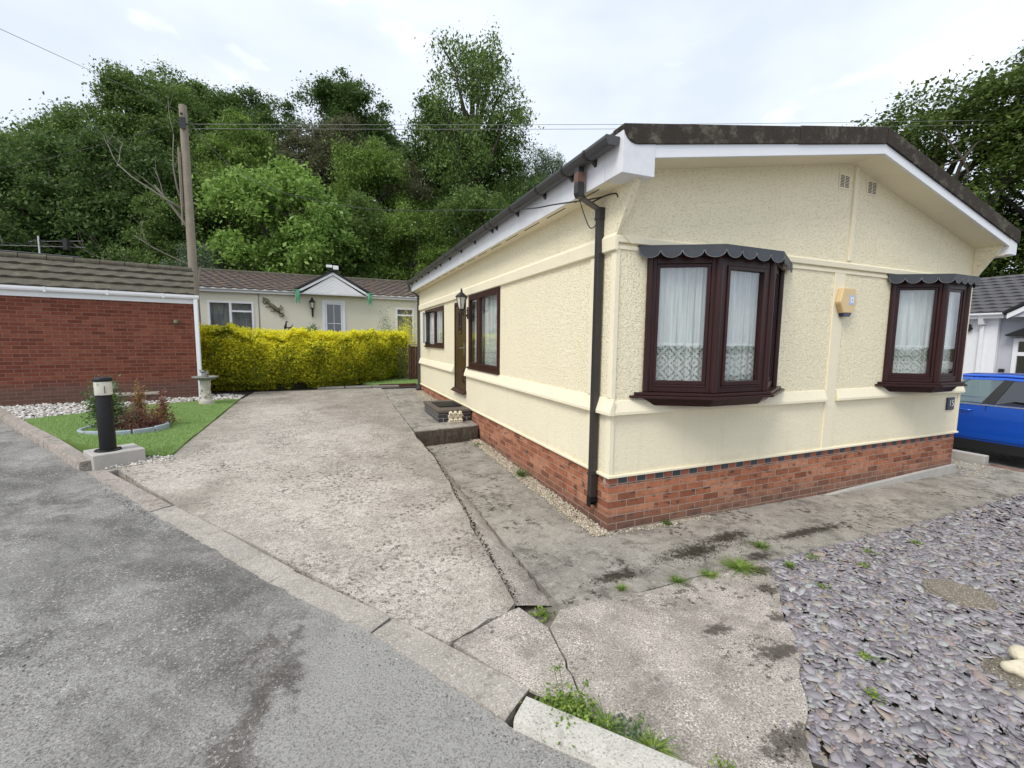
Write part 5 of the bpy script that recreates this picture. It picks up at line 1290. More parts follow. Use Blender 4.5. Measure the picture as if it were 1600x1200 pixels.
def grid_body():
    m = MB(); rows = []
    for y in ys:
        zt = float(body_top(y)); zb = .25
        for wy in wheels_y:
            d_ = abs(y-wy)
            if d_ < .41: zb = max(zb, math.sqrt(.41**2-d_**2)+.33)
        col = []
        for t in lev:
            z = zb+(zt-zb)*t; xo = float(.0+.20*max(0, (abs(y)/2.12-.60)/.40)**2.2)+(.05*((.60-z)/.4)**2 if z < .6 else .05*((z-.60)/.5)**1.6)
            if .66 < z < .80: xo += .010
            col.append((xo, z))
        rows.append(col)
    for side in (0, 1):
        b = len(m.v)
        for y, col in zip(ys, rows):
            for xo, z in col: m.v.append(((xo if not side else 1.78-xo), y, z))
        k = len(lev)
        for i in range(len(ys)-1):
            for j in range(k-1):
                f = (b+i*k+j, b+(i+1)*k+j, b+(i+1)*k+j+1, b+i*k+j+1); m.f.append(f[::-1] if not side else f)
    # top deck, nose and tail
    k = len(lev); n = len(ys)
    for i in range(n-1):
        a, b_ = i*k+k-1, (i+1)*k+k-1; m.f.append((a, b_, n*k+b_, n*k+a))
    for i in (0, n-1):
        for j in range(k-1):
            f = (i*k+j, i*k+j+1, n*k+i*k+j+1, n*k+i*k+j); m.f.append(f if i else f[::-1])
    return m
def car_world(m): m.v = [(CXc+a, CYc+b, CZ+c) for a, b, c in m.v]; return m
bd_ = car_world(grid_body()).build('body', 'blue_paint', car, smooth=35)
# black cladding along sill and wheel arches
m = MB()
for side in (0, 1):
    m = MB(); sx = (lambda q: q) if not side else (lambda q: 1.78-q)
    pts = [(-.90, .44), (-.86, .56), (.84, .50), (.90, .40), (.90, .24), (-.90, .24)]
    b = len(m.v); m.v += [(sx(.012), y, z) for y, z in pts]+[(sx(.06), y, z) for y, z in pts]; n = 6
    m.f += [tuple(b+i for i in range(n)), tuple(b+n+i for i in range(n))[::-1]]+[(b+i, b+n+i, b+n+(i+1) % n, b+(i+1) % n) for i in range(n)]
    for wy in wheels_y:
        b = len(m.v); N = 16
        for i in range(N+1):
            t = math.pi*i/N; 
            for r in (.40, .47):
                for q in (-.012, .05): m.v.append((sx(q), wy-math.cos(t)*r, max(.24, .34+math.sin(t)*r*.98)))
        for i in range(N):
            k = b+4*i
            m.f += [(k, k+4, k+6, k+2), (k+1, k+3, k+7, k+5), (k, k+1, k+5, k+4), (k+2, k+6, k+7, k+3)]
    car_world(m).build('sill_cladding', 'car_black', car)
m = MB(); m.v += []; 
m.box(.08, 1.70, -2.16, -1.9, .28, .55); m.box(.08, 1.70, 1.9, 2.16, .25, .52); m.box(.06, 1.72, -1.9, 1.9, .22, .26); car_world(m).build('bumper', 'car_black', car, bevel=.03)
# greenhouse: roof, pillars, glass
def gh_x(z): return .055+.26*(max(0, z-1.06)/.50)**1.25
sect = [(-1.95, 1.10), (-1.62, 1.52), (-.9, 1.60), (0, 1.615), (.42, 1.58), (.62, 1.53), (1.28, 1.06)]
gm = MB(); yz = [(-1.98, 1.08), (-1.70, 1.50), (-1.0, 1.585), (-.2, 1.605), (.35, 1.585), (.58, 1.545), (1.32, 1.05)]
N = 7
for y, z in yz: gm.v += [(gh_x(z)+.0, y, z-.03), (gh_x(z)+.07, y, z), (.89, y, z+.02), (1.78-gh_x(z)-.07, y, z), (1.78-gh_x(z), y, z-.03)]
for i in range(1, 5):
    for j in range(4): k = i*5+j; gm.f.append((k, k+1, k+6, k+5)[::-1])
rf_ = car_world(gm).build('roof', 'blue_paint', car, smooth=40)
sol = rf_.modifiers.new('thick', 'SOLIDIFY'); sol.thickness = .03
def side_poly(pts, side, off, th=.008):
    vs = []
    for y, z in pts: q = gh_x(z)+off; vs.append(((q if not side else 1.78-q), y, z))
    q2 = [(v[0]+(th if not side else -th), v[1], v[2]) for v in vs]; n = len(vs)
    return vs+q2, [tuple(range(n)), tuple(range(n, 2*n))[::-1]]+[(i, n+i, n+(i+1) % n, (i+1) % n) for i in range(n)]
for side in (0, 1):
    m = MB(); m.add(*side_poly([(-1.86, 1.12), (-1.62, 1.47), (-1.0, 1.555), (-.2, 1.575), (.36, 1.55), (.56, 1.515), (.64, 1.46), (.50, 1.50), (.30, 1.515), (-.2, 1.535), (-1.0, 1.515), (-1.5, 1.44), (-1.72, 1.12)], side, -.004)); car_world(m).build('roof_rail', 'blue_paint', car)
    for q_ in ([(-.20, 1.09), (-.34, 1.535), (-.22, 1.54), (-.03, 1.09)], [(-1.36, 1.09), (-1.32, 1.47), (-1.62, 1.46), (-1.86, 1.09)], [(1.28, 1.05), (.60, 1.50), (.66, 1.50), (1.34, 1.05)]):
        m = MB(); m.add(*side_poly(q_, side, -.006)); car_world(m).build('pillar', 'car_black', car)
    m = MB(); m.add(*side_poly([(-.03, 1.09), (-.22, 1.54), (.30, 1.52), (.62, 1.49), (1.24, 1.07)], side, .006, .005)); car_world(m).build('front_side_window', 'car_glass', car)
    m = MB(); m.add(*side_poly([(-1.36, 1.09), (-1.32, 1.475), (-1.0, 1.52), (-.34, 1.54), (-.20, 1.09)], side, .006, .005)); car_world(m).build('rear_side_window', 'car_glass_dark', car)
    m = MB(); m.add(*side_poly([(-1.88, 1.075), (-1.88, 1.095), (1.3, 1.075), (1.3, 1.055)], side, -.016, .02)); car_world(m).build('chrome_strip', 'chrome', car)
    sx = (lambda q: q) if not side else (lambda q: 1.78-q)
    m = MB(); m.tube([(sx(.035), .06, .955), (sx(-.006), .09, .955), (sx(-.010), .22, .955), (sx(.035), .26, .955)], .014, 8); m.tube([(sx(.035), -1.10, .965), (sx(-.004), -1.07, .965), (sx(-.006), -.94, .965), (sx(.035), -.90, .965)], .014, 8); car_world(m).build('door_handle', 'blue_paint', car, smooth=True)
    m = MB(); 
    for y in (-.115, .95): m.frame_box((sx(.0), 0, 0), (0, 1, 0), (1 if side else -1, 0, 0), y, y+.006, -.045, -.030, .45, 1.06)
    m.frame_box((sx(0), 0, 0), (0, 1, 0), (1 if side else -1, 0, 0), -.90, .93, -.012, .0, .44, .448); car_world(m).build('door_gap', 'car_black', car)
m = MB(); m.add([(.12, 1.32, 1.05), (1.66, 1.32, 1.05), (1.42, .58, 1.53), (.36, .58, 1.53)], [(0, 1, 2, 3)]); m.add([(.14, -1.97, 1.09), (1.64, -1.97, 1.09), (1.44, -1.70, 1.48), (.34, -1.70, 1.48)], [(3, 2, 1, 0)]); car_world(m).build('windscreen', 'car_glass', car)
m = MB(); 
for x in (.38, 1.05):
    for y in (-.25, -1.15): m.box(x, x+.46, y, y+.14, .5, 1.12); m.box(x+.1, x+.36, y+.02, y+.10, 1.13, 1.32)
m.box(.3, 1.5, .85, 1.2, .7, 1.05); m.tube([(.5+.16*math.cos(t), .72+.05*math.sin(t), 1.02+.16*math.sin(t)) for t in [k*.5236 for k in range(13)]], .014, 6); car_world(m).build('seats_and_wheel', 'car_black', car, bevel=.02)
for side in (0, 1):
    for wy in wheels_y:
        cx = .13 if not side else 1.65
        def disc(prof, nm, mt, par):
            m = MB(); m.lathe(prof, (0, 0, 0), 28); m.v = [(cx+(c_ if side else -c_), wy+a, .34+b) for a, b, c_ in m.v]; return car_world(m).build(nm, mt, par, smooth=35)
        wl = disc([(.23, -.10), (.32, -.10), (.34, -.06), (.34, .06), (.32, .10), (.23, .10)], 'wheel', 'rubber', car)
        disc([(.03, .03), (.05, .085), (.12, .07), (.21, .085), (.232, .101), (.232, -.05)], 'rim', 'steel', wl)
    m = MB(); sx = (lambda q: q) if not side else (lambda q: 1.78-q)
    m.box(min(sx(-.16), sx(.02)), max(sx(-.16), sx(.02)), 1.02, 1.14, 1.05, 1.20); car_world(m).build('door_mirror', 'blue_paint', car, bevel=.03, seg=3)
    m = MB(); m.box(min(sx(.14), sx(.42)), max(sx(.14), sx(.42)), -2.135, -2.0, .82, 1.02); car_world(m).build('tail_light', 'tail_red', car, bevel=.02)
    m = MB(); m.box(min(sx(.16), sx(.46)), max(sx(.16), sx(.46)), 1.95, 2.12, .66, .80); car_world(m).build('headlight', 'frosted_lens', car, bevel=.02)

# ------------------------------------------------------------------ bollard light on its concrete block
blk = [(-5.27, 3.38), (-5.03, 3.00), (-4.62, 3.26), (-4.86, 3.64)]
m = MB(); m.prism(blk, .20, .468); o = m.build('concrete_block', 'plinth_concrete', None, bevel=.012); tag(o, 'pale concrete block under the black bollard light', 'concrete block')
bo = empty('bollard_light', (-4.99, 3.28, .468), 'black bollard light with a weathered cream lens beside the lawn', 'bollard light'); bc = (-4.99, 3.28, 0)
m = MB(); m.lathe([(.080, .4685), (.080, .472), (.078, 1.135), (.076, 1.139)], bc, 36); m.build('post', 'black_paint', bo, smooth=40)
m = MB(); m.lathe([(.128, .4683), (.128, .478), (.118, .486), (.0865, .490)], bc, 36)
for k in range(4): t = k*math.pi/2+.5; m.lathe([(.009, .48), (.009, .495)], (bc[0]+.11*math.cos(t), bc[1]+.11*math.sin(t), 0), 6)
m.build('base_flange', 'black_paint', bo, smooth=40)
m = MB(); m.lathe([(.079, 1.140), (.084, 1.155), (.084, 1.30), (.083, 1.312)], bc, 36); lens = m.build('lens', 'frosted_lens', bo, smooth=40)
m = MB(); m.lathe([(.0825, 1.140), (.0855, 1.142), (.0855, 1.150), (.0825, 1.152)], bc, 36)
m.prism([(0, 0), (.014, .01), (.008, .05), (.012, .085), (-.006, .095), (-.004, .03)], .0836, .0855, o=(bc[0], bc[1], 1.17), ax=((.83, -.56, 0), (0, 0, 1), (.46, -.89, 0)))
m.build('lens_ring', 'car_black', lens)
m = MB(); m.lathe([(.089, 1.313), (.092, 1.318), (.091, 1.345), (.080, 1.358), (.05, 1.366), (.01, 1.368)], bc, 36); m.build('cap', 'black_paint', bo, smooth=40)

# ------------------------------------------------------------------ bird bath
bb = empty('bird_bath', (-4.94, 7.66, .40), 'weathered stone bird bath with a sculpted pedestal in front of the garage corner', 'bird bath'); c = (-4.94, 7.66, 0)
m = MB(); m.lathe([(.165, .40), (.165, .43), (.135, .45), (.145, .475), (.115, .51), (.090, .56), (.082, .70), (.092, .80), (.102, .86), (.090, .90), (.105, .93), (.115, .94)], c, 28)
for k in range(8):
    t = k*.785; m.ball((c[0]+.085*math.cos(t), c[1]+.085*math.sin(t), .60+.07*(k % 3)), .028, 1, (1, 1, 1.8))
m.build('pedestal', 'old_stone', bb, smooth=True)
m = MB(); m.lathe([(.10, .94), (.17, .955), (.215, .985), (.232, 1.005), (.228, 1.02), (.205, 1.018), (.16, .995), (.06, .985), (.01, .985)], c, 32)
for k in range(24): t = k*.2618; m.ball((c[0]+.225*math.cos(t), c[1]+.225*math.sin(t), 1.005), .018, 1)
m.build('bowl', 'grey_stone', bb, smooth=True)
m = MB(); m.lathe([(.06, .985), (.075, 1.01), (.05, 1.05), (.055, 1.08), (.03, 1.10)], c, 14)
m.ball((c[0]-.03, c[1]-.02, 1.12), .034, 2, (1.5, 1, 1)); m.ball((c[0]-.075, c[1]-.02, 1.145), .020, 1); m.ball((c[0]+.045, c[1]+.0, 1.09), .034, 2, (1, 1, 1.3)); m.ball((c[0]+.055, c[1]-.02, 1.135), .018, 1)
m.build('bird_figure', 'grey_stone', bb, smooth=True)

# ------------------------------------------------------------------ flower bed
fb = empty('flower_bed', (-5.35, 5.0, .40), 'round flower bed edged with pale blue-grey stones in the lawn', 'flower bed')
cx, cy = -5.42, 5.02; zb = .39
pts = []
for k in range(40):
    t = 2*math.pi*k/40; r = .50 if True else 0; pts.append((cx+r*1.0*math.cos(t), cy+r*.86*math.sin(t)))
m = MB(); m.prism(pts, .30, .430); m.build('soil', 'soil', fb)
rr = random.Random(3)
for k in range(11):
    t0 = 2*math.pi*k/11+.02; t1 = 2*math.pi*(k+1)/11-.02; q = []
    for j in range(6): t = t0+(t1-t0)*j/5; q.append((cx+.545*math.cos(t), cy+.545*.87*math.sin(t)))
    for j in range(6)[::-1]: t = t0+(t1-t0)*j/5; q.append((cx+.495*math.cos(t), cy+.495*.86*math.sin(t)))
    m = MB(); m.prism(q, .33, .478+rr.uniform(-.006, .006)); m.build('edging_stone', 'blue_edging', fb, bevel=.012)

# ------------------------------------------------------------------ doorstep, mat, figures
st = empty('doorstep', (-.35, 5.1, .34), 'dark brick doorstep with a brown tiled top below the front door', 'step')
m = MB(); m.box(-.640, -.02, 4.43, 5.72, .30, .505); b_ = m.build('step_body', 'engineering_brick', st, bevel=.004)
m = MB()
for z in (.405, .475): m.box(-.6415, -.015, 4.4285, 5.7215, z-.0025, z+.0025)
for k in range(6):
    y = 4.43+.225*k
    for z0, z1, o_ in ((.34, .401, 0), (.409, .471, .11)): m.box(-.6425, -.640, y+o_-.004+.05, y+o_+.004+.05, z0, z1)
for k in range(3): m.box(-.55+.225*k-.004, -.55+.225*k+.004, 4.4275, 4.43, .34, .401); m.box(-.44+.225*k-.004, -.44+.225*k+.004, 4.4275, 4.43, .409, .471)
m.build('mortar_line', 'plinth_concrete', st)
m = MB(); m.box(-.665, -.012, 4.405, 5.745, .5055, .560); m.build('tread', 'step_brown', st, bevel=.012, seg=3)
dm = empty('doormat', (-.32, 5.1, .561), 'black ribbed rubber doormat on the doorstep', 'doormat')
m = MB(); m.box(-.55, -.10, 4.74, 5.44, .5605, .566); m.build('mat_base', 'rubber', dm)
m = MB()
for k in range(16): m.box(-.545+k*.0285, -.530+k*.0285, 4.75, 5.43, .5662, .580)
m.build('rubber_ribs', 'black_paint', dm)
fg = empty('stone_figures', (-.35, 4.33, .335), 'cream stone trio of small seated figures leaning on the front of the doorstep', 'ornament')
m = MB(); m.box(-.475, -.215, 4.28, 4.40, .335, .365); m.build('plinth', 'cream_stone', fg, bevel=.006)
m = MB()
for k, x in enumerate((-.435, -.345, -.255)):
    m.ball((x, 4.345, .435), .048, 2, (.95, .85, 1.25)); m.ball((x, 4.330, .512), .037, 2, (1, 1, 1.05)); m.ball((x-.02, 4.30, .385), .024, 2, (1, 1.4, .9)); m.ball((x+.02, 4.30, .385), .024, 2, (1, 1.4, .9))
    hz = (.520, .505, .495)[k]
    for s_ in (-1, 1): m.tube([(x+s_*.042, 4.335, .465), (x+s_*.048, 4.305, .45), (x+s_*(.018 if k != 1 else .036), 4.292, hz)], [.015, .013, .012], 6); m.ball((x+s_*(.018 if k != 1 else .038), 4.294, hz), .014, 1)
fgm = m.build('figures', 'cream_stone', fg, smooth=True)
rm = fgm.modifiers.new('merge', 'REMESH'); rm.mode = 'VOXEL'; rm.voxel_size = .006; rm.use_smooth_shade = True
# white stone by the step
m = MB(); m.ball((-.09, 4.02, .12), .05, 2, (.8, .7, 1.3)); o = m.build('stone', 'old_stone', None, smooth=True); tag(o, 'small white stone standing in the corner below the doorstep path', 'stone')

# ------------------------------------------------------------------ stone discs and sleeping figure
def disc_obj(x, y, r, z, lab, seed):
    rr = random.Random(seed); n = 40; m = MB(); pts = []
    for k in range(n): t = 2*math.pi*k/n; q = r*(1+rr.uniform(-.02, .02)); pts.append((x+q*math.cos(t), y+q*math.sin(t)))
    m.prism(pts, z-.05, z+.020); m.prism([(x+(a-x)*.86, y+(b-y)*.86) for a, b in pts], z+.0202, z+.025)
    o = m.build('stepping_stone', 'stone_disc', None, bevel=.008); tag(o, lab, 'stepping stone', 'round stepping stones in the slate'); return o
disc_obj(1.80, -1.88, .20, .012, 'bare round stepping stone set in the slate chippings', 1)
disc_obj(1.02, -2.50, .20, .028, 'round stepping stone under the cream sleeping figure', 2)
sf = empty('sleeping_figure', (1.06, -2.50, .052), 'cream stone garden figure curled asleep on a round stepping stone at the right edge', 'ornament')
m = MB()
# head lies to the far left, folded arms in front, body towards the right
m.ball((1.155, -2.395, .100), .050, 2, (1.1, .95, .92)); m.ball((1.125, -2.432, .100), .018, 2); m.ball((1.18, -2.44, .085), .030, 2, (1.4, 1, .8))
m.tube([(1.20, -2.43, .085), (1.22, -2.50, .09), (1.20, -2.60, .10), (1.13, -2.68, .10)], [.040, .062, .070, .065], 12)
m.tube([(1.18, -2.475, .095), (1.09, -2.435, .080), (1.005, -2.410, .075)], [.034, .030, .030], 10); m.ball((.985, -2.408, .077), .034, 2, (1, 1, .9))
m.tube([(1.005, -2.420, .072), (1.00, -2.475, .072), (1.005, -2.56, .072), (1.03, -2.66, .075)], [.026, .027, .028, .03], 10)
m.tube([(1.06, -2.44, .080), (1.08, -2.52, .085), (1.10, -2.62, .085)], [.032, .036, .042], 10)
m.tube([(1.13, -2.68, .095), (1.04, -2.70, .08), (.97, -2.62, .07)], [.055, .045, .03], 10)
sfm = m.build('body', 'cream_stone', sf, smooth=True)
rm = sfm.modifiers.new('merge', 'REMESH'); rm.mode = 'VOXEL'; rm.voxel_size = .005; rm.use_smooth_shade = True
sm_ = sfm.modifiers.new('soft', 'SMOOTH'); sm_.iterations = 3

# ------------------------------------------------------------------ telegraph pole and cables
tp = empty('telegraph_pole', (-6.06, 12, .3), 'weathered wooden telegraph pole behind the garage', 'telegraph pole')
m = MB(); m.tube([(-6.04, 12, .2), (-6.05, 12, 4), (-6.06, 12, 8.27)], [.122, .112, .096], 16); m.build('pole', 'pole_wood', tp, smooth=50)
for k in range(9):
    m = MB(); z = 3.6+k*.42; s_ = 1 if k % 2 else -1; m.tube([(-6.05+s_*.10, 12, z), (-6.05+s_*.25, 12, z)], .012, 6); m.build('step_bolt', 'black_iron', tp)
m = MB(); m.box(-6.20, -6.17, 11.95, 12.05, 5.5, 7.0); m.tube([(-6.20, 11.9, 7.1), (-6.21, 11.92, 5.0)], .02, 6); m.build('cable_guard', 'pole_wood', tp)
m = MB(); m.tube([(-6.06, 11.86, 8.0), (-6.06, 11.80, 7.96)], .03, 8); m.tube([(-6.2, 11.9, 7.75), (-5.92, 11.9, 7.75)], .02, 8); m.box(-6.14, -5.98, 11.84, 11.87, 7.6, 7.9); m.build('cable_bracket', 'black_iron', tp)
def cable(name, pts, r, mat, label, grp='overhead cables'):
    m = MB(); m.tube(pts, r, 6); o = m.build(name, mat, None, smooth=True); tag(o, label, 'cable', grp)
def sag(a, b, s_, n=18):
    a, b = Vector(a), Vector(b); return [a.lerp(b, t/n)-Vector((0, 0, s_*4*(t/n)*(1-t/n))) for t in range(n+1)]
def catm(P, n=8):
    P = [Vector(p) for p in P]; P = [P[0]*2-P[1]]+P+[P[-1]*2-P[-2]]; out = []
    for i in range(1, len(P)-2):
        for k in range(n):
            t = k/n; out.append(.5*((2*P[i])+(P[i+1]-P[i-1])*t+(2*P[i-1]-5*P[i]+4*P[i+1]-P[i+2])*t*t+(3*P[i]-P[i-1]-3*P[i+1]+P[i+2])*t**3))
    return out+[P[-2]]
cable('overhead_cable', catm([(-6.0, 11.85, 7.98), (-5.1, 10.9, 6.75), (-4.08, 9.8, 5.80), (-2.57, 7.8, 4.96), (-1.38, 5.9, 4.43), (-.42, 3.0, 3.78), (-.34, 1.3, 3.36), (-.33, .6, 3.22), (-.16, .30, 3.20), (-.10, .10, 3.18)]), .007, 'cable_black', 'black cable sagging from the pole to the corner of the cream house')
m = MB(); m.tube(catm([(-.20, .33, 3.19), (-.16, .31, 3.06), (-.10, .30, 2.95), (-.05, .27, 2.98), (-.06, .22, 3.08)]), .005, 6); m.tube(catm([(-.12, .25, 3.17), (-.06, .12, 3.20), (-.03, .0, 3.19), (-.025, -.03, 3.15)]), .007, 6)
o = m.build('cable_loop', 'cable_black', None, smooth=True); tag(o, 'loose loop of black cable hanging by the top of the corner downpipe', 'cable')
cable('overhead_cable', sag((-6.14, 12, 8.1), (-7.9, 2.3, 5.55), .0, 6), .0045, 'cable_grey', 'thin cable crossing the sky at the top left corner')
cable('overhead_cable', sag((-6.05, 12.0, 7.78), (30.6, 6.30, 12.6), .12, 30), .007, 'cable_grey', 'upper one of the two level wires running right from the pole')
cable('overhead_cable', sag((-6.05, 12.0, 7.66), (30.6, 6.30, 12.4), .12, 30), .007, 'cable_grey', 'lower one of the two level wires running right from the pole')
cable('overhead_cable', sag((-6.18, 12, 7.8), (-14.5, 14.0, 5.4), .3), .007, 'cable_black', 'dark wire dropping left from the pole across the dark trees')

# ------------------------------------------------------------------ trellis and fence panel by the rear lawn
tr = empty('trellis', (-.12, 11.5, .46), 'grey expanding wooden trellis beside the hedge end', 'trellis')
m = MB()
for k in range(7):
    x0 = -.34+k*.075
    pts_ = []
    for j in range(9): z = .50+j*.135; pts_.append((x0+(.022 if (j+k) % 2 else -.022), 11.5, z))
    m.tube(pts_, .008, 5)
m.build('lattice', 'trellis_grey', tr)
fn = empty('fence_panel', (.2, 11.7, .46), 'red-brown timber fence panel behind the rear corner of the cream house', 'fence')
m = MB()
for k in range(9): m.box(.05+k*.20, .05+k*.20+.19, 11.70+.008*(k % 2), 11.72+.008*(k % 2), .47, 1.62)
m.build('boards', 'fence_red', fn, bevel=.003)
m = MB(); m.box(.02, .09, 11.66, 11.74, .42, 1.66); m.box(1.85, 1.92, 11.66, 11.74, .42, 1.66); m.build('post', 'fence_red', fn, bevel=.005)
m = MB(); m.box(.0, 1.93, 11.66, 11.75, 1.661, 1.69); m.build('capping', 'pole_wood', fn, bevel=.004)

# ------------------------------------------------------------------ leaves
def leaf_quads(C, size, rs, up=.35, asp=.55, droop=0, fold=True):
    """one leaf-shaped quad per centre; C (N,3), size (N,)"""
    N = len(C); nrm = rs.normal(size=(N, 3)); nrm[:, 2] = np.abs(nrm[:, 2])+up; nrm /= np.linalg.norm(nrm, axis=1)[:, None]
    t = rs.normal(size=(N, 3)); t -= (t*nrm).sum(1)[:, None]*nrm; t /= np.linalg.norm(t, axis=1)[:, None]+1e-9
    b = np.cross(nrm, t); s = size[:, None]
    V = np.empty((N, 4, 3)); V[:, 0] = C-t*s*.5; V[:, 1] = C+b*s*asp*.5+nrm*s*.08-t*s*.05; V[:, 2] = C+t*s*.5-nrm*s*.10*droop; V[:, 3] = C-b*s*asp*.5+nrm*s*.08-t*s*.05
    return V.reshape(-1, 3)
def quads_idx(n, off=0): return (np.arange(n*4).reshape(n, 4)+off)

def crown_points(rs, shape, nl, nc, per, gap=.0):
    """clump centres on big lobes, leaves gathered round the clumps; unit radius, z in 0..1 of crown height (2 units)"""
    lobes = []
    for k in range(nl):
        z = rs.uniform(-.85, .85); a = rs.uniform(0, 2*np.pi)+k*2.4
        rr_ = {'round': np.sqrt(max(0, 1-z*z))*.62, 'tall': (1-max(0, z)**1.5)*.55*np.sqrt(max(.05, 1-(z*.9)**4)), 'airy': (.60-.40*z)*.95}[shape]
        q = rs.uniform(.55, 1.0)*rr_
        lobes.append((np.array([q*np.cos(a), q*np.sin(a), z*.74]), rs.uniform(.28, .46)*(.72 if shape == 'airy' else 1)))
    lobes.append((np.array([0, 0, .66]), .34)); lobes.append((np.array([0, 0, -.1]), .5))
    cl = []
    for i in range(nc):
        c, r = lobes[rs.randint(len(lobes))]; d = rs.normal(size=3); d /= np.linalg.norm(d); d[2] = d[2]*.85+.12
        cl.append(c+d*r*rs.uniform(.72, 1.12))
    cl = np.array(cl); P = []
    for c in cl:
        n = int(per*rs.uniform(.5, 1.5)); s = rs.uniform(.045, .105)
        p = np.clip(rs.normal(size=(n, 3)), -1.9, 1.9)*[s, s, s*.6]*np.where(rs.uniform(0, 1, (n, 1)) < .22, 1.55, .95); p += c
        p[:, 2] -= .45*np.hypot(p[:, 0]-c[0], p[:, 1]-c[1])**1.2; P.append(p)
    return lobes, cl, np.concatenate(P)

PROTO = {}
def proto(key, shape, nl, nc, per, lsize, seed):
    rs = np.random.RandomState(seed); lobes, cl, P = crown_points(rs, shape, nl, nc, per)
    sz = lsize*(.45+1.1*rs.uniform(0, 1, len(P))**1.6); V = leaf_quads(P, sz, rs)
    me = bpy.data.meshes.new('crown_'+key); n = len(P)
    me.vertices.add(len(V)); me.vertices.foreach_set('co', V.astype(np.float32).ravel())
    me.loops.add(4*n); me.loops.foreach_set('vertex_index', np.arange(4*n, dtype=np.int32)); me.polygons.add(n); me.polygons.foreach_set('loop_start', np.arange(0, 4*n, 4, dtype=np.int32)); me.update(calc_edges=True)
    me.materials.append(M['leaf_mid'])
    # trunk and limbs in the same unit space (crown z -1..1, trunk below)
    m = MB(); rr_ = random.Random(seed)
    m.tube([(0, 0, -3.2), (.01, .01, -1.6), (.02, -.01, -.7), (0, 0, 0), (.01, 0, .55)], [.085, .07, .06, .045, .015], 8)
    for c, r in lobes:
        z0 = max(-1.0, c[2]-.45); st_ = Vector((0, 0, z0)); en = Vector(c); mid = st_.lerp(en, .5)+Vector((0, 0, -.08)); m.tube([st_, mid, en], [.032, .022, .010], 6)
    for c in cl[::3]:
        l = min(lobes, key=lambda L_: np.linalg.norm(L_[0]-c)); a = Vector(l[0]); b = Vector(c); m.tube([a, a.lerp(b, .5)+Vector((rr_.uniform(-.03, .03), rr_.uniform(-.03, .03), .03)), b], [.010, .006, .003], 4, False)
    mt_ = bpy.data.meshes.new('limbs_'+key); mt_.from_pydata(m.v, [], m.f); mt_.update(); mt_.shade_smooth(); box_uv(mt_); mt_.materials.append(M['bark'])
    PROTO[key] = (me, mt_)
proto('round_a', 'round', 18, 210, 430, .036, 1)
proto('round_b', 'round', 15, 200, 430, .035, 2)
proto('tall_a', 'tall', 18, 200, 430, .036, 3)
proto('airy_a', 'airy', 20, 240, 120, .030, 4)
proto('oak_a', 'round', 26, 250, 260, .032, 5)
proto('bright_a', 'round', 16, 180, 330, .050, 6)

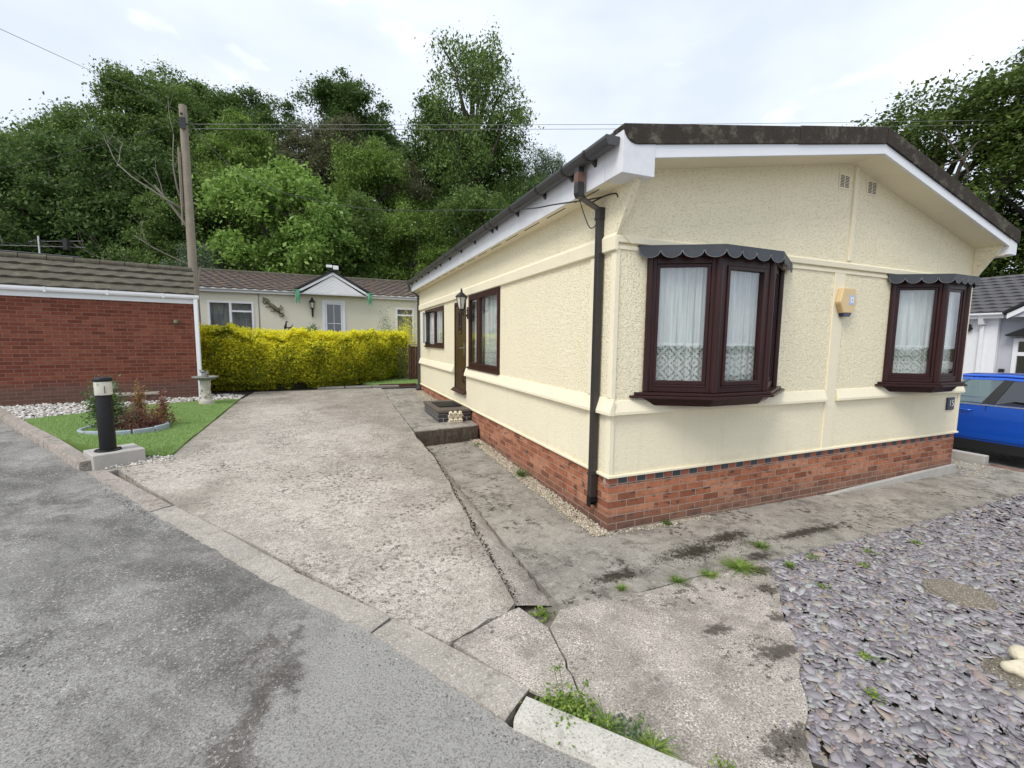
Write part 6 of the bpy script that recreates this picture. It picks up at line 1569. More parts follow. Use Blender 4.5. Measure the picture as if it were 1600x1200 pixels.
def tree(name, x, y, top, r, hgt, key, mat, label, cat='tree', group=None, rz=0, bark='bark', lean=0):
    zg = ground_z(x, y); t = empty(name, (x, y, zg), label, cat, group)
    ck, lk = PROTO[key]
    for nm, me, mt_ in (('crown', ck, mat), ('trunk', lk, bark)):
        o = bpy.data.objects.new(nm, me); COL.objects.link(o); o.parent = t
        o.location = (0, 0, top-hgt*.5-zg+.10*hgt*.0); o.scale = (r, r, hgt*.53); o.rotation_euler = (lean, 0, rz)
        if nm == 'trunk': o.scale = (r, r, hgt*.53)
        o.material_slots[0].link = 'OBJECT'; o.material_slots[0].material = M[mt_]
    return t
WOOD = 'trees of the wood on the hill behind the bungalow'
far = [
 (-21.1, 36.4, 14.4, 4.6, 8, 'round_a', 'leaf_yellowgreen', 'pale distant tree low on the skyline at the far left edge'),
 (-17.5, 31.5, 13.7, 3.9, 8, 'round_b', 'leaf_mid', 'rounded mid-green tree at the left edge of the wood'),
 (-15.2, 30.3, 14.7, 4.0, 9, 'tall_a', 'leaf_mid', 'mid-green tree on the skyline left of the tall crown above the garage'),
 (-13.0, 31.0, 17.3, 3.8, 9, 'tall_a', 'leaf_mid', 'tall domed mid-green tree standing highest above the garage roof'),
 (-10.9, 35.7, 20.9, 4.9, 9, 'round_b', 'leaf_mid', 'tall mid-green tree directly behind the top of the telegraph pole'),
 (-7.6, 36.2, 19.8, 4.8, 9, 'round_a', 'leaf_dark', 'dark green tree on the skyline just right of the telegraph pole top'),
 (-.6, 38.5, 23.3, 5.6, 9, 'round_a', 'leaf_dark', 'dark domed tree on the skyline left of the tallest tree'),
 (-3.1, 32.6, 18.0, 4.8, 8, 'round_b', 'leaf_brown', 'brownish thin-leaved tree below the dark domed tree'),
 (-6.9, 26.2, 13.9, 3.5, 7.5, 'tall_a', 'leaf_yellowgreen', 'fresh green tree between the pole and the bright green tree'),
 (-14.6, 25.1, 10.8, 4.6, 9, 'round_a', 'leaf_dark', 'dark tree low at the left edge above the garage ridge'),
 (-11.6, 25.6, 12.0, 4.4, 10, 'round_b', 'leaf_dark', 'dark shadowy tree left of the pole with bare branches in front'),
 (-9.3, 21.5, 8.0, 2.6, 6, 'tall_a', 'leaf_mid', 'small green tree right behind the garage end and left of the pole'),
 (-4.3, 20.0, 9.8, 3.7, 8, 'bright_a', 'leaf_bright', 'bright fresh green tree with large leaves behind the bungalow roof'),
 (.5, 24.4, 13.4, 3.6, 8.5, 'round_b', 'leaf_yellowgreen', 'yellow-green tree left of the tallest tree above the bungalow gable'),
 (6.6, 25.6, 22.0, 5.4, 14, 'airy_a', 'leaf_mid', 'tallest tree of the wood with a thin open crown against the sky'),
 (5.3, 27.7, 17.2, 5.2, 11, 'round_a', 'leaf_dark', 'broad dark tree under the tallest open-crowned tree'),
 (8.7, 25.8, 16.0, 4.0, 10, 'round_b', 'leaf_mid', 'mid-green tree just above the long gutter of the cream house'),
 (2.4, 26.6, 13.2, 3.6, 8, 'tall_a', 'leaf_brown', 'dull brownish tree tucked behind the yellow-green one'),
 (10.9, 23.3, 14.6, 2.7, 6.5, 'airy_a', 'leaf_grey', 'thin pale tree at the right end of the wood above the roof corner'),
 (-.9, 20.8, 8.8, 2.9, 6.5, 'round_a', 'leaf_mid', 'bushy green tree right behind the porch gable'),
 (1.8, 19.8, 8.8, 2.9, 6.5, 'round_b', 'leaf_yellowgreen', 'bushy yellow-green tree right of the porch gable'),
 (4.8, 19.2, 9.6, 3.1, 7, 'round_a', 'leaf_mid', 'bushy green tree nearest to the rear end of the cream house'),
 (-7.5, 18.6, 5.9, 1.5, 4, 'round_b', 'leaf_grey', 'grey-green bush at the foot of the telegraph pole'),
 (-8.6, 27.0, 12.6, 3.4, 8, 'tall_a', 'leaf_mid', 'mid-green tree directly behind the middle of the telegraph pole'),
 (-15.5, 21.0, 7.2, 3.0, 6, 'round_b', 'leaf_dark', 'low dark tree above the left end of the garage ridge'),
 (8.2, 21.5, 11.5, 3.2, 8, 'round_b', 'leaf_dark', 'dark tree partly hidden by the long gutter'),
 (12.5, 27.0, 13.5, 4.0, 9, 'round_a', 'leaf_dark', 'dark tree hidden behind the roof of the cream house'),
]
for i, (x, y, top, r, h_, key, mat, lab) in enumerate(far):
    tree('woodland_tree', x, y, top, r, h_, key, mat, lab, 'tree', WOOD, rz=i*1.7)
RT = 'trees behind the white house'
for i, (x, y, top, r, h_, key, mat, lab) in enumerate([
 (26.0, 9.6, 14.4, 6.3, 11, 'oak_a', 'leaf_oak', 'big spreading oak against the sky right of the cream house roof'),
 (29.0, 5.0, 16.2, 6.0, 12, 'oak_a', 'leaf_oak', 'taller oak cut by the right edge of the picture'),
 (27.0, 12.6, 11.5, 3.8, 8, 'oak_a', 'leaf_oak', 'lower oak limb mass just above the right slope of the roof'),
 (31.0, 9.5, 8.6, 5.5, 7, 'round_b', 'leaf_dark', 'low dark tree filling the space over the grey tiled roof')]):
    tree('oak_tree', x, y, top, r, h_, key, mat, lab, 'tree', RT, rz=i*1.1+.4)
# undergrowth that closes the foot of the wood
def undergrowth():
    rs = np.random.RandomState(11); n = 420; P = []
    for k in range(n):
        x = rs.uniform(-24, 16); y = rs.uniform(18.2, 36); zg = ground_z(x, y); c = np.array([x, y, zg+rs.uniform(.3, 2.6)]); s = rs.uniform(.45, 1.1)
        p = rs.normal(size=(260, 3))*[s, s, s*.7]+c; P.append(p)
    for k in range(60):
        x = rs.uniform(21, 38); y = rs.uniform(0, 24); c = np.array([x, y, rs.uniform(.3, 4.0)]); s = rs.uniform(.6, 1.3); P.append(rs.normal(size=(300, 3))*[s, s, s*.7]+c)
    P = np.concatenate(P); V = leaf_quads(P, .18*rs.uniform(.6, 1.3, len(P)), rs)
    o = np_mesh('undergrowth', V, quads_idx(len(P)), None, mats=['leaf_dark', 'leaf_mid', 'leaf_yellowgreen'], fmat=np.repeat(rs.choice([0, 0, 1, 1, 2], len(P)//20+1), 20)[:len(P)]); tag(o, 'dense dark undergrowth below the trees of the hillside wood', 'undergrowth', kind='stuff')
undergrowth()
def bare_tree():
    t = empty('bare_tree', (-6.35, 13.2, .5), 'dead leafless pale branches rising left of the telegraph pole', 'dead tree'); m = MB(); rr_ = random.Random(8)
    def br(p, d, L_, r, dep):
        pts = [Vector(p)]; d = Vector(d).normalized()
        for k in range(4): d = (d+Vector((rr_.uniform(-.22, .22), rr_.uniform(-.15, .15), rr_.uniform(-.05, .16)))).normalized(); pts.append(pts[-1]+d*L_/4)
        m.tube(pts, [r*(1-.16*k) for k in range(5)], 6)
        if dep:
            for k in range(rr_.choice((2, 3))): q = pts[rr_.choice((2, 3, 4))]; br(q, d+Vector((rr_.uniform(-.9, .7), rr_.uniform(-.4, .4), rr_.uniform(-.2, .7))), L_*rr_.uniform(.4, .65), r*.42, dep-1)
    br((-6.35, 13.2, .5), (.02, 0, 1), 3.6, .07, 0)
    for (a, d, L_, r) in (((-6.3, 13.1, 5.0), (-.35, 0, 1), 1.6, .045), ((-6.45, 13.1, 5.7), (-.85, .1, .45), 2.0, .036), ((-6.5, 13.1, 5.9), (-.35, 0, 1), 2.0, .028), ((-6.3, 13.1, 4.0), (-.8, 0, .5), 1.6, .024), ((-6.3, 13.1, 3.6), (-1, 0, .12), 1.9, .020), ((-6.3, 13.1, 4.1), (-.1, 0, 1), 1.2, .05)):
        br(a, d, L_, r, 2)
    m.build('branches', 'bark_pale', t, smooth=True)
bare_tree()

# ------------------------------------------------------------------ golden hedge
def hedge():
    he = empty('hedge', (-2.9, 10.7, .42), 'clipped golden yellow privet hedge in front of the rear bungalow', 'hedge')
    rs = np.random.RandomState(21)
    # front line (bottom) and height along the hedge
    line = np.array([(-5.75, 10.05), (-5.35, 10.02), (-3.56, 9.98), (-2.4, 10.35), (-1.9, 10.62), (-1.1, 11.3), (-.55, 11.75), (.0, 12.0)])
    seg = np.hypot(*np.diff(line, axis=0).T); cum = np.concatenate([[0], np.cumsum(seg)]); T = cum[-1]
    def at(s): return np.stack([np.interp(s, cum, line[:, 0]), np.interp(s, cum, line[:, 1])], -1)
    top = lambda s: np.interp(s/T, [0, .08, .30, .6, 1], [1.98, 2.03, 1.95, 1.95, 2.03])
    N = 80000; s = rs.uniform(0, T, N); f = rs.uniform(0, 1, N); P = np.zeros((N, 3)); b = at(s)
    tz = top(s)+.06*np.sin(s*3.1)+.06*np.sin(s*7.7+1)+.035*np.sin(s*17)+.02*np.sin(s*29+2)
    lump = .10*np.sin(s*4.3+1)+.07*np.sin(s*9.1)+.06*np.sin(s*2.1)
    isf = rs.uniform(0, 1, N) < .74
    h = rs.uniform(0, 1, N)**.9; z = .44+(tz-.44)*h
    bulge = -.22*np.sin(np.clip(h, 0, 1)*np.pi*.85)+.10*(h < .12)+.42*np.clip((h-.80)/.2, 0, 1)**2
    dep = np.where(isf, bulge+lump*.8*np.sin(z*5+s)+np.abs(rs.normal(0, .05, N)), rs.uniform(-.1, 1.15, N))
    zz = np.where(isf, z, tz+rs.normal(0, .045, N)-.05*np.abs(dep-.5))
    P[:, 0] = b[:, 0]+rs.normal(0, .01, N); P[:, 1] = b[:, 1]+dep; P[:, 2] = zz
    # sprigs standing up out of the top
    K = 520; ss = rs.uniform(0, T, K); sb = at(ss); per = 18; sp = np.repeat(np.stack([sb[:, 0], sb[:, 1]+rs.uniform(-.05, 1.0, K), top(ss)], 1), per, 0)
    hh = rs.uniform(-.08, 1, K*per)*np.repeat(rs.uniform(.06, .17, K), per); sp[:, 2] += hh; sp[:, :2] += rs.normal(0, .016, (K*per, 2))
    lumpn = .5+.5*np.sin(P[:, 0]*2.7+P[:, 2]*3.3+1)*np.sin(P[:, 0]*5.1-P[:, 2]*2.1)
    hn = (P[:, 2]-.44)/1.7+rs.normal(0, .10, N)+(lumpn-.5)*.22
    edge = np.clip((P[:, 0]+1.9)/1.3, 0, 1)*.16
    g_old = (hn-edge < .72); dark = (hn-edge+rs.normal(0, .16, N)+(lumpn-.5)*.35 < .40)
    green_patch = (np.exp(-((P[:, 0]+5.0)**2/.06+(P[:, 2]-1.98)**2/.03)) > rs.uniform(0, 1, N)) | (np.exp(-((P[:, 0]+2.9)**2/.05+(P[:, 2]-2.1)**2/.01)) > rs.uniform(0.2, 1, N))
    V = leaf_quads(P, .070*rs.uniform(.6, 1.35, N), rs, .15, .6)
    V2 = leaf_quads(sp, .046*rs.uniform(.6, 1.3, len(sp)), rs, .1, .5)
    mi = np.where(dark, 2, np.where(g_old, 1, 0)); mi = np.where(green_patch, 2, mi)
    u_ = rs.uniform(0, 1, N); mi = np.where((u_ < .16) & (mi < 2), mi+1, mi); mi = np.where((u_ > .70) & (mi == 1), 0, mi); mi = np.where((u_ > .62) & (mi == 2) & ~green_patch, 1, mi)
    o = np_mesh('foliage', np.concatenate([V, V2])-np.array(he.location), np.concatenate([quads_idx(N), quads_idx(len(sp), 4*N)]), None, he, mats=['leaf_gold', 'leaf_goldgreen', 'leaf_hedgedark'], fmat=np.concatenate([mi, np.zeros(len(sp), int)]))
    m = MB(); n = 40; sv = np.linspace(.05, T-.05, n); bb_ = at(sv)
    for i in range(n):
        x, y = bb_[i]; t_ = float(top(sv[i]))-.10
        m.v += [(x, y+.18, .40), (x, y+.02, 1.1), (x, y+.08, t_-.05), (x, y+.25, t_), (x, y+.95, t_), (x, y+1.1, .40)]
        if i:
            k = 6*i
            for j in range(5): m.f.append((k-6+j, k+j, k+1+j, k-5+j))
    m.f += [tuple(range(6)), tuple(range(6*n-6, 6*n))[::-1]]
    m.build('dark_core', 'hedge_core', he)  # solid near-black hull, the shade inside the hedge painted as colour
hedge()
def shrub(name, c, r, n, size, mats, fm, label, cat, group=None, stems=None, asp=.5, seed=1, up=.2, rs=None, lumps=9, flat=.8):
    rs = np.random.RandomState(seed); e_ = empty(name, (c[0], c[1], c[2]), label, cat, group)
    cl = rs.normal(size=(lumps, 3)); cl /= np.linalg.norm(cl, axis=1)[:, None]; cl[:, 2] = np.abs(cl[:, 2])
    idx = rs.randint(0, lumps, n); P = cl[idx]*np.array(r)*rs.uniform(.35, .85, n)[:, None]+rs.normal(size=(n, 3))*np.array(r)*.22
    P[:, 2] = np.abs(P[:, 2])+.02
    V = leaf_quads(P, size*rs.uniform(.6, 1.4, n), rs, up, asp)
    mi = np.array([fm[i % len(fm)] for i in idx]); np_mesh('leaves', V, quads_idx(n), None, e_, mats=mats, fmat=mi)
    m = MB(); rr_ = random.Random(seed)
    for k in range(stems or 7):
        q = P[rr_.randrange(n)]; m.tube([(rr_.uniform(-.02, .02), rr_.uniform(-.02, .02), -.01), (q[0]*.4, q[1]*.4, q[2]*.55), tuple(q)], [.008, .006, .003], 5)
    m.build('stems', 'bark', e_, local=True); return e_
shrub('shrub', (-5.62, 5.18, .42), (.36, .30, .62), 4200, .050, ['leaf_grey', 'leaf_mid'], [0, 0, 1], 'grey-green leafy shrub in the flower bed partly behind the bollard', 'shrub', seed=2)
shrub('red_shrub', (-5.22, 5.02, .42), (.28, .25, .40), 4600, .034, ['leaf_red', 'leaf_brown'], [0, 0, 0, 1], 'reddish feathery shrub in the front of the flower bed', 'shrub', seed=3, asp=.3)
shrub('orange_shrub', (-5.38, 5.42, .42), (.15, .15, .56), 1300, .040, ['leaf_orange', 'leaf_red'], [0, 0, 1], 'slender orange-tipped shrub rising at the back of the flower bed', 'shrub', seed=4)
shrub('pink_shrub', (-5.0, 5.28, .42), (.16, .15, .46), 1000, .040, ['leaf_red', 'leaf_orange'], [0, 0, 0, 1], 'small pinkish-red tufted plant at the right rim of the flower bed', 'shrub', seed=5)
shrub('green_bush', (-3.0, 11.25, 1.95), (.26, .22, .36), 900, .040, ['leaf_grey', 'leaf_mid'], [0, 1], 'grey-green sprig poking up above the middle of the yellow hedge', 'shrub', seed=6)
shrub('green_bush', (-.70, 12.30, .45), (.50, .45, 2.02), 10000, .045, ['leaf_mid', 'leaf_grey'], [0, 0, 1], 'dark green bush rising at the right end of the yellow hedge', 'shrub', seed=7)
shrub('golden_bush', (.15, 12.9, .45), (.60, .45, 2.0), 12000, .045, ['leaf_gold', 'leaf_goldgreen'], [0, 0, 1], 'separate golden bush behind the rear downpipe', 'shrub', seed=8)

# ------------------------------------------------------------------ grass
def grass(poly, H, n, hgt, label, seed, wd=.004, name='grass'):
    rs = np.random.RandomState(seed); xs = [p[0] for p in poly]; ys = [p[1] for p in poly]
    P = np.stack([rs.uniform(min(xs), max(xs), n*2), rs.uniform(min(ys), max(ys), n*2)], 1); P = P[inside(poly, P)][:n]; n = len(P)
    z = H(P[:, 0], P[:, 1])
    a = rs.uniform(0, 2*np.pi, n); ln = rs.normal(0, .35, (n, 2))+[.25, -.1]; h = hgt*rs.uniform(.5, 1.2, n)
    b0 = np.stack([P[:, 0]-np.cos(a)*wd, P[:, 1]-np.sin(a)*wd, z], 1); b1 = np.stack([P[:, 0]+np.cos(a)*wd, P[:, 1]+np.sin(a)*wd, z], 1); t = np.stack([P[:, 0]+ln[:, 0]*h, P[:, 1]+ln[:, 1]*h, z+h], 1)
    o = np_mesh(name, np.stack([b0, b1, t], 1).reshape(-1, 3), np.arange(3*n).reshape(n, 3), 'grass_blade'); tag(o, label, 'grass', kind='stuff')
grass(lawn_poly, H_lawn, 110000, .028, 'short bright artificial grass of the front lawn', 1)
grass([(-1.55, 10.85), (-1.15, 10.42), (-.02, 10.30), (1.2, 10.3), (1.2, 13.2), (-.9, 13.2)], lambda x, y: D(y)+.030, 18000, .030, 'short grass of the small rear lawn', 2)

# ------------------------------------------------------------------ loose stones
def chips(name, poly, H, dens, r0, r1, th, mat, label, cat, seed, tilt=.25, clip=None, layer=.02, nside=6, elong=2.1, exclude=()):
    rs = np.random.RandomState(seed); xs = [p[0] for p in poly]; ys = [p[1] for p in poly]
    x0, x1, y0, y1 = clip or (min(xs), max(xs), min(ys), max(ys)); n = int(dens*(x1-x0)*(y1-y0))
    P = np.stack([rs.uniform(x0, x1, n), rs.uniform(y0, y1, n)], 1); P = P[inside(poly, P)]
    for (cx_, cy_, cr_) in exclude: P = P[(P[:, 0]-cx_)**2+(P[:, 1]-cy_)**2 > cr_**2]
    n = len(P); r = r0+(r1-r0)*rs.uniform(0, 1, n)**2.2
    ang = (np.arange(nside)/nside*2*np.pi)[None]+rs.uniform(-.35, .35, (n, nside)); rad = rs.uniform(.62, 1.15, (n, nside))
    el = rs.uniform(1.0, elong, n)[:, None]
    lx = np.cos(ang)*rad*r[:, None]*np.sqrt(el); ly = np.sin(ang)*rad*r[:, None]/np.sqrt(el)
    rot = rs.uniform(0, 2*np.pi, n)[:, None]; X = lx*np.cos(rot)-ly*np.sin(rot); Y = lx*np.sin(rot)+ly*np.cos(rot)
    tx = rs.normal(0, tilt, n)[:, None]; ty = rs.normal(0, tilt, n)[:, None]
    z0 = (H(P[:, 0], P[:, 1])+layer*rs.uniform(0, 1, n)+r*np.abs(rs.normal(0, tilt, n))*.35)[:, None]
    zt = z0+X*tx+Y*ty; t_ = (th*rs.uniform(.5, 1.4, n))[:, None]
    top = np.stack([P[:, :1]+X, P[:, 1:]+Y, zt+t_], -1); bot = np.stack([P[:, :1]+X*1.04, P[:, 1:]+Y*1.04, zt], -1)
    V = np.concatenate([top, bot], 1).reshape(-1, 3); k = nside; base = (np.arange(n)*2*k)[:, None]
    F1 = base+np.arange(k)[None]; i = np.arange(k); j = (i+1) % k
    F2 = (base[:, :, None]+np.stack([i, i+k, j+k, j], 1)[None]).reshape(-1, 4)
    o = np_mesh(name, V, [F1, F2], mat); tag(o, label, cat, kind='stuff'); return o
chips('slate_chippings', slate_poly, H_slate, 3100, .010, .041, .004, 'slate_chips', 'purple-grey slate chippings covering the bed on the right', 'slate chippings', 3, .20, (-.85, 4.0, -3.9, -.85), .022, exclude=((1.80, -1.88, .175), (1.02, -2.50, .19)))
chips('slate_chippings', slate_poly, H_slate, 1100, .015, .045, .005, 'slate_chips', 'purple-grey slate chippings at the far right end of the bed', 'slate chippings', 4, .22, (4.0, 7.4, -2.6, -.85), .022)
chips('slate_chippings', [(.93, -.99), (-.62, -2.33), (-.75, -2.45), (-.5, -2.0), (.1, -1.6), (.8, -.95)], H_apron, 60, .012, .03, .0045, 'slate_chips', 'a few stray slate chippings on the concrete beside the bed', 'slate chippings', 5, .1, None, .001)
def blobs(name, n, xy, H, r0, r1, mat, label, cat, seed, layer=.015, sq=.7):
    rs = np.random.RandomState(seed); bm = bmesh.new(); bmesh.ops.create_icosphere(bm, subdivisions=1, radius=1); bv = np.array([v.co[:] for v in bm.verts]); bf = np.array([[v.index for v in f.verts] for f in bm.faces]); bm.free()
    P = xy(rs, n); n = len(P); r = r0+(r1-r0)*rs.uniform(0, 1, n)**2
    sc = rs.uniform(.6, 1.3, (n, 1, 3))*[1, 1, sq]; W = bv[None]*sc*r[:, None, None]*(1+rs.uniform(-.18, .18, (n, len(bv), 1)))
    a = rs.uniform(0, 6.28, n)[:, None]; X = W[..., 0]*np.cos(a)-W[..., 1]*np.sin(a); Y = W[..., 0]*np.sin(a)+W[..., 1]*np.cos(a)
    V = np.stack([X+P[:, :1], Y+P[:, 1:], W[..., 2]+(H(P[:, 0], P[:, 1])+layer*rs.uniform(0, 1, n)+r*.25)[:, None]], -1).reshape(-1, 3)
    F = (bf[None]+(np.arange(n)*len(bv))[:, None, None]).reshape(-1, 3)
    o = np_mesh(name, V, F, mat); tag(o, label, cat, kind='stuff'); return o
def in_poly(poly):
    def f(rs, n):
        xs = [p[0] for p in poly]; ys = [p[1] for p in poly]; P = np.stack([rs.uniform(min(xs), max(xs), n*3), rs.uniform(min(ys), max(ys), n*3)], 1); return P[inside(poly, P)][:n]
    return f
# tan gravel strip at the foot of the side wall
def strip_xy(x0f, x1, y0, y1):
    def f(rs, n): y = rs.uniform(y0, y1, n); e_ = x0f(y)+rs.normal(0, .012, n); x = x1-(x1-e_)*rs.uniform(0, 1, n)**.8; return np.stack([x, y], 1)
    return f
slab('gravel_bed', [(-.158, -.02), (-.158, 3.94), (-.002, 3.95), (-.002, -.02)], H_low, .2, 'dark_earth', .2, -.012)
blobs('gravel', 9500, strip_xy(lambda y: np.interp(y, [-.1, .6, 2, 3.9], [-.17, -.20, -.20, -.17]), -.002, -.06, 3.92), H_low, .006, .014, 'gravel_tan', 'tan gravel strip along the foot of the brick plinth', 'gravel', 6)
blobs('gravel', 2600, strip_xy(lambda y: np.interp(y, [5.7, 7, 9.8], [-.10, -.26, -.30]), -.012, 5.76, 9.2), H_up, .006, .014, 'gravel_tan', 'scattered gravel beyond the doorstep along the wall', 'gravel', 7, .004)
blobs('gravel', 260, lambda rs, n: np.stack([rs.uniform(-.05, 1.3, n), -.02-np.abs(rs.normal(0, .035, n))], 1), H_low, .006, .013, 'gravel_tan', 'thin line of gravel at the front corner of the plinth', 'gravel', 8, .001)
blobs('gravel', 500, lambda rs, n: np.stack([rs.uniform(6.3, 7.4, n), rs.uniform(-.3, .9, n)], 1), H_low, .006, .016, 'gravel_tan', 'scattered gravel between the house corner and the blue car', 'gravel', 9, .001)
blobs('pebbles', 5200, in_poly([p for p in peb_poly if p[0] > -9.4 or True]), lambda x, y: H_lawn(x, y)-.012, .012, .034, 'pebble_white', 'white pebbles between the lawn and the brick garage', 'pebbles', 10, .02)
blobs('pebbles', 160, in_poly([(-4.72, 3.42), (-4.40, 3.40), (-4.30, 3.2), (-4.7, 3.05), (-5.0, 2.98)]), lambda x, y: H_drive(x, y), .008, .022, 'pebble_white', 'loose pale stones beside the concrete block', 'pebbles', 12, .002)
def road_xy(rs, n):
    P = np.stack([rs.uniform(-8, -1.2, n*4), rs.uniform(-3.2, 6.5, n*4)], 1)
    xk = np.interp(P[:, 1], [-3.02, -2.17, -1.8, -.9, -.13, 1.47, 3.02, 6.5], [-.62, -1.4, -1.74, -2.29, -2.92, -4.05, -5.16, -7.42])
    P = P[P[:, 0] < xk-.03]; keep = rs.uniform(0, 1, len(P)) < np.clip(.25+.75*np.sin(P[:, 0]*2.1+1)*np.sin(P[:, 1]*1.7), .08, 1); return P[keep][:n]
blobs('road_grit', 17000, road_xy, lambda x, y: H_drive(x, y)-.004, .0018, .0072, 'road_stone', 'loose stones and grit lying on the worn tarmac', 'grit', 13, .0, .55)
blobs('road_grit', 2600, lambda rs, n: (lambda s: np.stack([np.interp(s, range(6), [p[0] for p in KERB_OUT[2:8]])-np.abs(rs.normal(0, .05, n)), np.interp(s, range(6), [p[1] for p in KERB_OUT[2:8]])-np.abs(rs.normal(0, .03, n))], 1))(rs.uniform(0, 5, n)), lambda x, y: H_drive(x, y)-.003, .002, .008, 'road_stone', 'grit gathered along the flush kerb', 'grit', 14, .0, .6)

# moss and debris lumps on the concrete
island('moss_dark', [(0, (.020, .016, .010)), (.6, (.040, .032, .020)), (1, (.06, .065, .025))], 1)
def moss_xy(cl):
    def f(rs, n):
        P = []
        for (x, y, sx, sy, w_) in cl: P.append(np.stack([rs.normal(x, sx, int(n*w_)), rs.normal(y, sy, int(n*w_))], 1))
        P = np.concatenate(P); return P[(P[:, 1] < -.05) & (P[:, 0] > -1.0) & ((P[:, 1] > -1.0) | (P[:, 0] < np.interp(P[:, 1], [-2.36, -1.75, -1.0], [-.66, .10, .86])))]
    return f
blobs('moss', 2600, moss_xy([(.55, -.66, .28, .07, .34), (.95, -.55, .30, .08, .18), (-.35, -.74, .20, .05, .10), (1.9, -.72, .5, .07, .12), (.72, -1.10, .07, .05, .16), (.48, -1.36, .06, .06, .06), (3.4, -.7, .8, .06, .03), (-.1, -1.75, .25, .06, .02), (-.62, -2.28, .15, .08, .04)]), lambda x, y: np.where(y > -1.0, H_low(x, y), H_apron(x, y)),  .002, .007, 'moss_dark', 'dark moss and dead leaf litter on the concrete in front of the house', 'moss', 15, .0, .35)
blobs('moss', 620, lambda rs, n: np.stack([np.interp(np.linspace(-.9, 3.7, n), [-.92, -.42, .68, 2.3, 3.42, 3.8], [-1.36, -1.34, -1.27, -1.185, -1.23, -1.21])+rs.normal(.012, .014, n), np.linspace(-.9, 3.7, n)], 1), lambda x, y: D(y)-.014, .004, .012, 'moss_dark', 'dark moss filling the broken joint along the driveway edge', 'moss', 16, .004, .6)

# ------------------------------------------------------------------ weeds
def weed(c, h, spread, n, label, seed, kind='grassy', mat='leaf_weed', stalks=0):
    rs = np.random.RandomState(seed); e_ = empty('weed', c, label, 'weed', 'weeds growing in the cracks'); 
    if kind == 'grassy':
        a = rs.uniform(0, 2*np.pi, n); q = rs.uniform(0, spread*.35, n); L_ = h*rs.uniform(.5, 1.1, n); out = rs.uniform(.3, 1.3, n)*spread
        b = np.stack([np.cos(a)*q, np.sin(a)*q, 0*a], 1); d = np.stack([np.cos(a), np.sin(a)], 1)+rs.normal(0, .3, (n, 2)); w_ = .0022+.0012*rs.uniform(0, 1, n); pr_ = np.stack([-d[:, 1], d[:, 0]], 1)/np.linalg.norm(d, axis=1)[:, None]
        rows = []
        for t in (0, .45, .8, 1.0):
            p = b.copy(); p[:, :2] += d*(out*t**1.5)[:, None]; p[:, 2] += L_*np.sin(t*1.9)/.95*.9; ww_ = (w_*(1-t)**.6+.0002)[:, None]
            l = p.copy(); l[:, :2] -= pr_*ww_; r_ = p.copy(); r_[:, :2] += pr_*ww_; rows += [l, r_]
        V = np.stack(rows, 1).reshape(-1, 3); base = (np.arange(n)*8)[:, None, None]
        F = (base+np.array([[0, 1, 3, 2], [2, 3, 5, 4], [4, 5, 7, 6]])[None]).reshape(-1, 4)
        np_mesh('blades', V, F, mat, e_)
    else:
        P = rs.normal(size=(n, 3))*[spread*.5, spread*.5, h*.28]; P[:, 2] = np.abs(P[:, 2])+.006
        np_mesh('leaves', leaf_quads(P, .019*rs.uniform(.6, 1.5, n), rs, .6, .6), quads_idx(n), mat, e_)
        m = MB(); rr_ = random.Random(seed)
        for k in range(9): p = P[rr_.randrange(n)]; m.tube([(0, 0, 0), tuple(p)], .0012, 4)
        for k in range(stalks):
            a = rr_.uniform(0, 6.28); tx, ty, tz = spread*.7*math.cos(a), spread*.7*math.sin(a), h*rr_.uniform(1.2, 1.9); m.tube([(0, 0, 0), (tx*.6, ty*.6, tz*.6), (tx, ty, tz)], .0016, 5)
            for j in range(14): m.ball((tx+rr_.gauss(0, .008), ty+rr_.gauss(0, .008), tz+rr_.gauss(0, .012)), .004, 1)
        m.build('stalks', 'leaf_weed', e_, local=True)
ZA = lambda x, y: float(H_apron(x, y)); ZL = lambda x, y: float(H_low(x, y))
weed((-1.49, -1.82, .115), .11, .12, 1700, 'leafy yellow-green weed clump at the near end of the flush kerb', 31, 'leafy', stalks=5)
weed((-1.36, -1.94, .11), .045, .085, 150, 'grassy weeds behind the start of the white kerb', 32)
weed((-1.22, -2.09, .11), .038, .08, 130, 'spreading green weed behind the middle of the white kerb', 33, stalks=0)
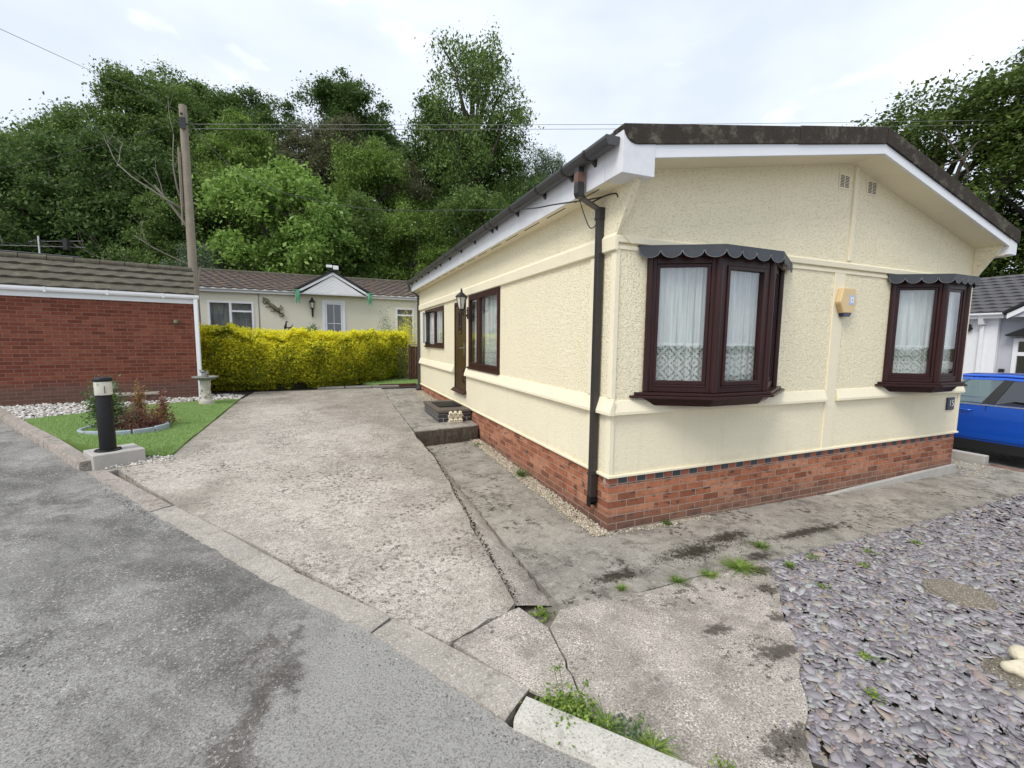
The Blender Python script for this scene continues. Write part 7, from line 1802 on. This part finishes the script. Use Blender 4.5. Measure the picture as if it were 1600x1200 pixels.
weed((-1.30, -2.00, .11), .06, .11, 420, 'thin tall weed with a red-brown stalk behind the white kerb', 34, 'leafy', 'leaf_grey', 3)
weed((-1.02, -2.30, .115), .05, .06, 120, 'small weed with a yellow flower behind the white kerb', 35, 'leafy', stalks=1)
weed((-1.19, -.98, .03), .06, .06, 150, 'small bright weed in the hollow at the end of the sunken gutter', 36, 'leafy')
weed((.62, -.99, ZL(.62, -.99)), .032, .13, 300, 'widest grass tuft on the concrete below the large bay window', 37)
weed((.29, -.99, ZL(.3, -.99)), .02, .08, 110, 'small grass tuft left of the widest tuft', 38)
weed((-.02, -.96, ZL(0, -.96)), .025, .07, 90, 'yellowing tuft in the crease of the concrete', 39, mat='leaf_yellowgreen')
weed((-.50, -.90, ZL(-.5, -.9)), .035, .05, 80, 'tiny weed at the left end of the concrete crease', 40)
weed((1.15, -.78, ZL(1.1, -.78)), .035, .09, 120, 'dull yellow weed nearer the plinth than the tufts', 41, mat='leaf_yellowgreen')
weed((.70, -.05, ZL(.7, 0)), .045, .05, 160, 'weed growing at the foot of the front brick plinth', 42, 'leafy', 'leaf_mid')
weed((-.10, 1.78, .03), .13, .13, 150, 'dark green weed growing out of the gravel by the side wall', 43, 'leafy', 'leaf_mid', 0)
weed((-.13, 1.80, .03), .10, .10, 120, 'broad blades beside the dark green weed in the gravel', 44, mat='leaf_mid')
weed((-.14, 3.55, .06), .05, .10, 160, 'low mossy weed in the gravel just below the doorstep path', 45, 'leafy', 'leaf_mid')
weed((.98, -1.16, .03), .04, .05, 90, 'weed at the corner where slate and concrete meet', 46)
for k, (x, y) in enumerate([(1.35, -1.10), (1.95, -1.20), (1.62, -1.35), (.92, -1.45), (2.6, -1.25), (.35, -2.05), (.05, -2.25)]):
    weed((x, y, float(H_slate(x, y))+.02), .03, .05, 50, ['tiny weed in the slate near its upper left corner', 'tiny weed in the slate below the right end of the large bay', 'tiny weed in the slate left of the bare stepping stone', 'tiny weed near the left border of the slate', 'tiny weed at the upper edge of the slate', 'tiny weed among the slates in the lower left of the bed', 'lowest tiny weed near the left border of the slate'][k], 60+k, 'leafy')
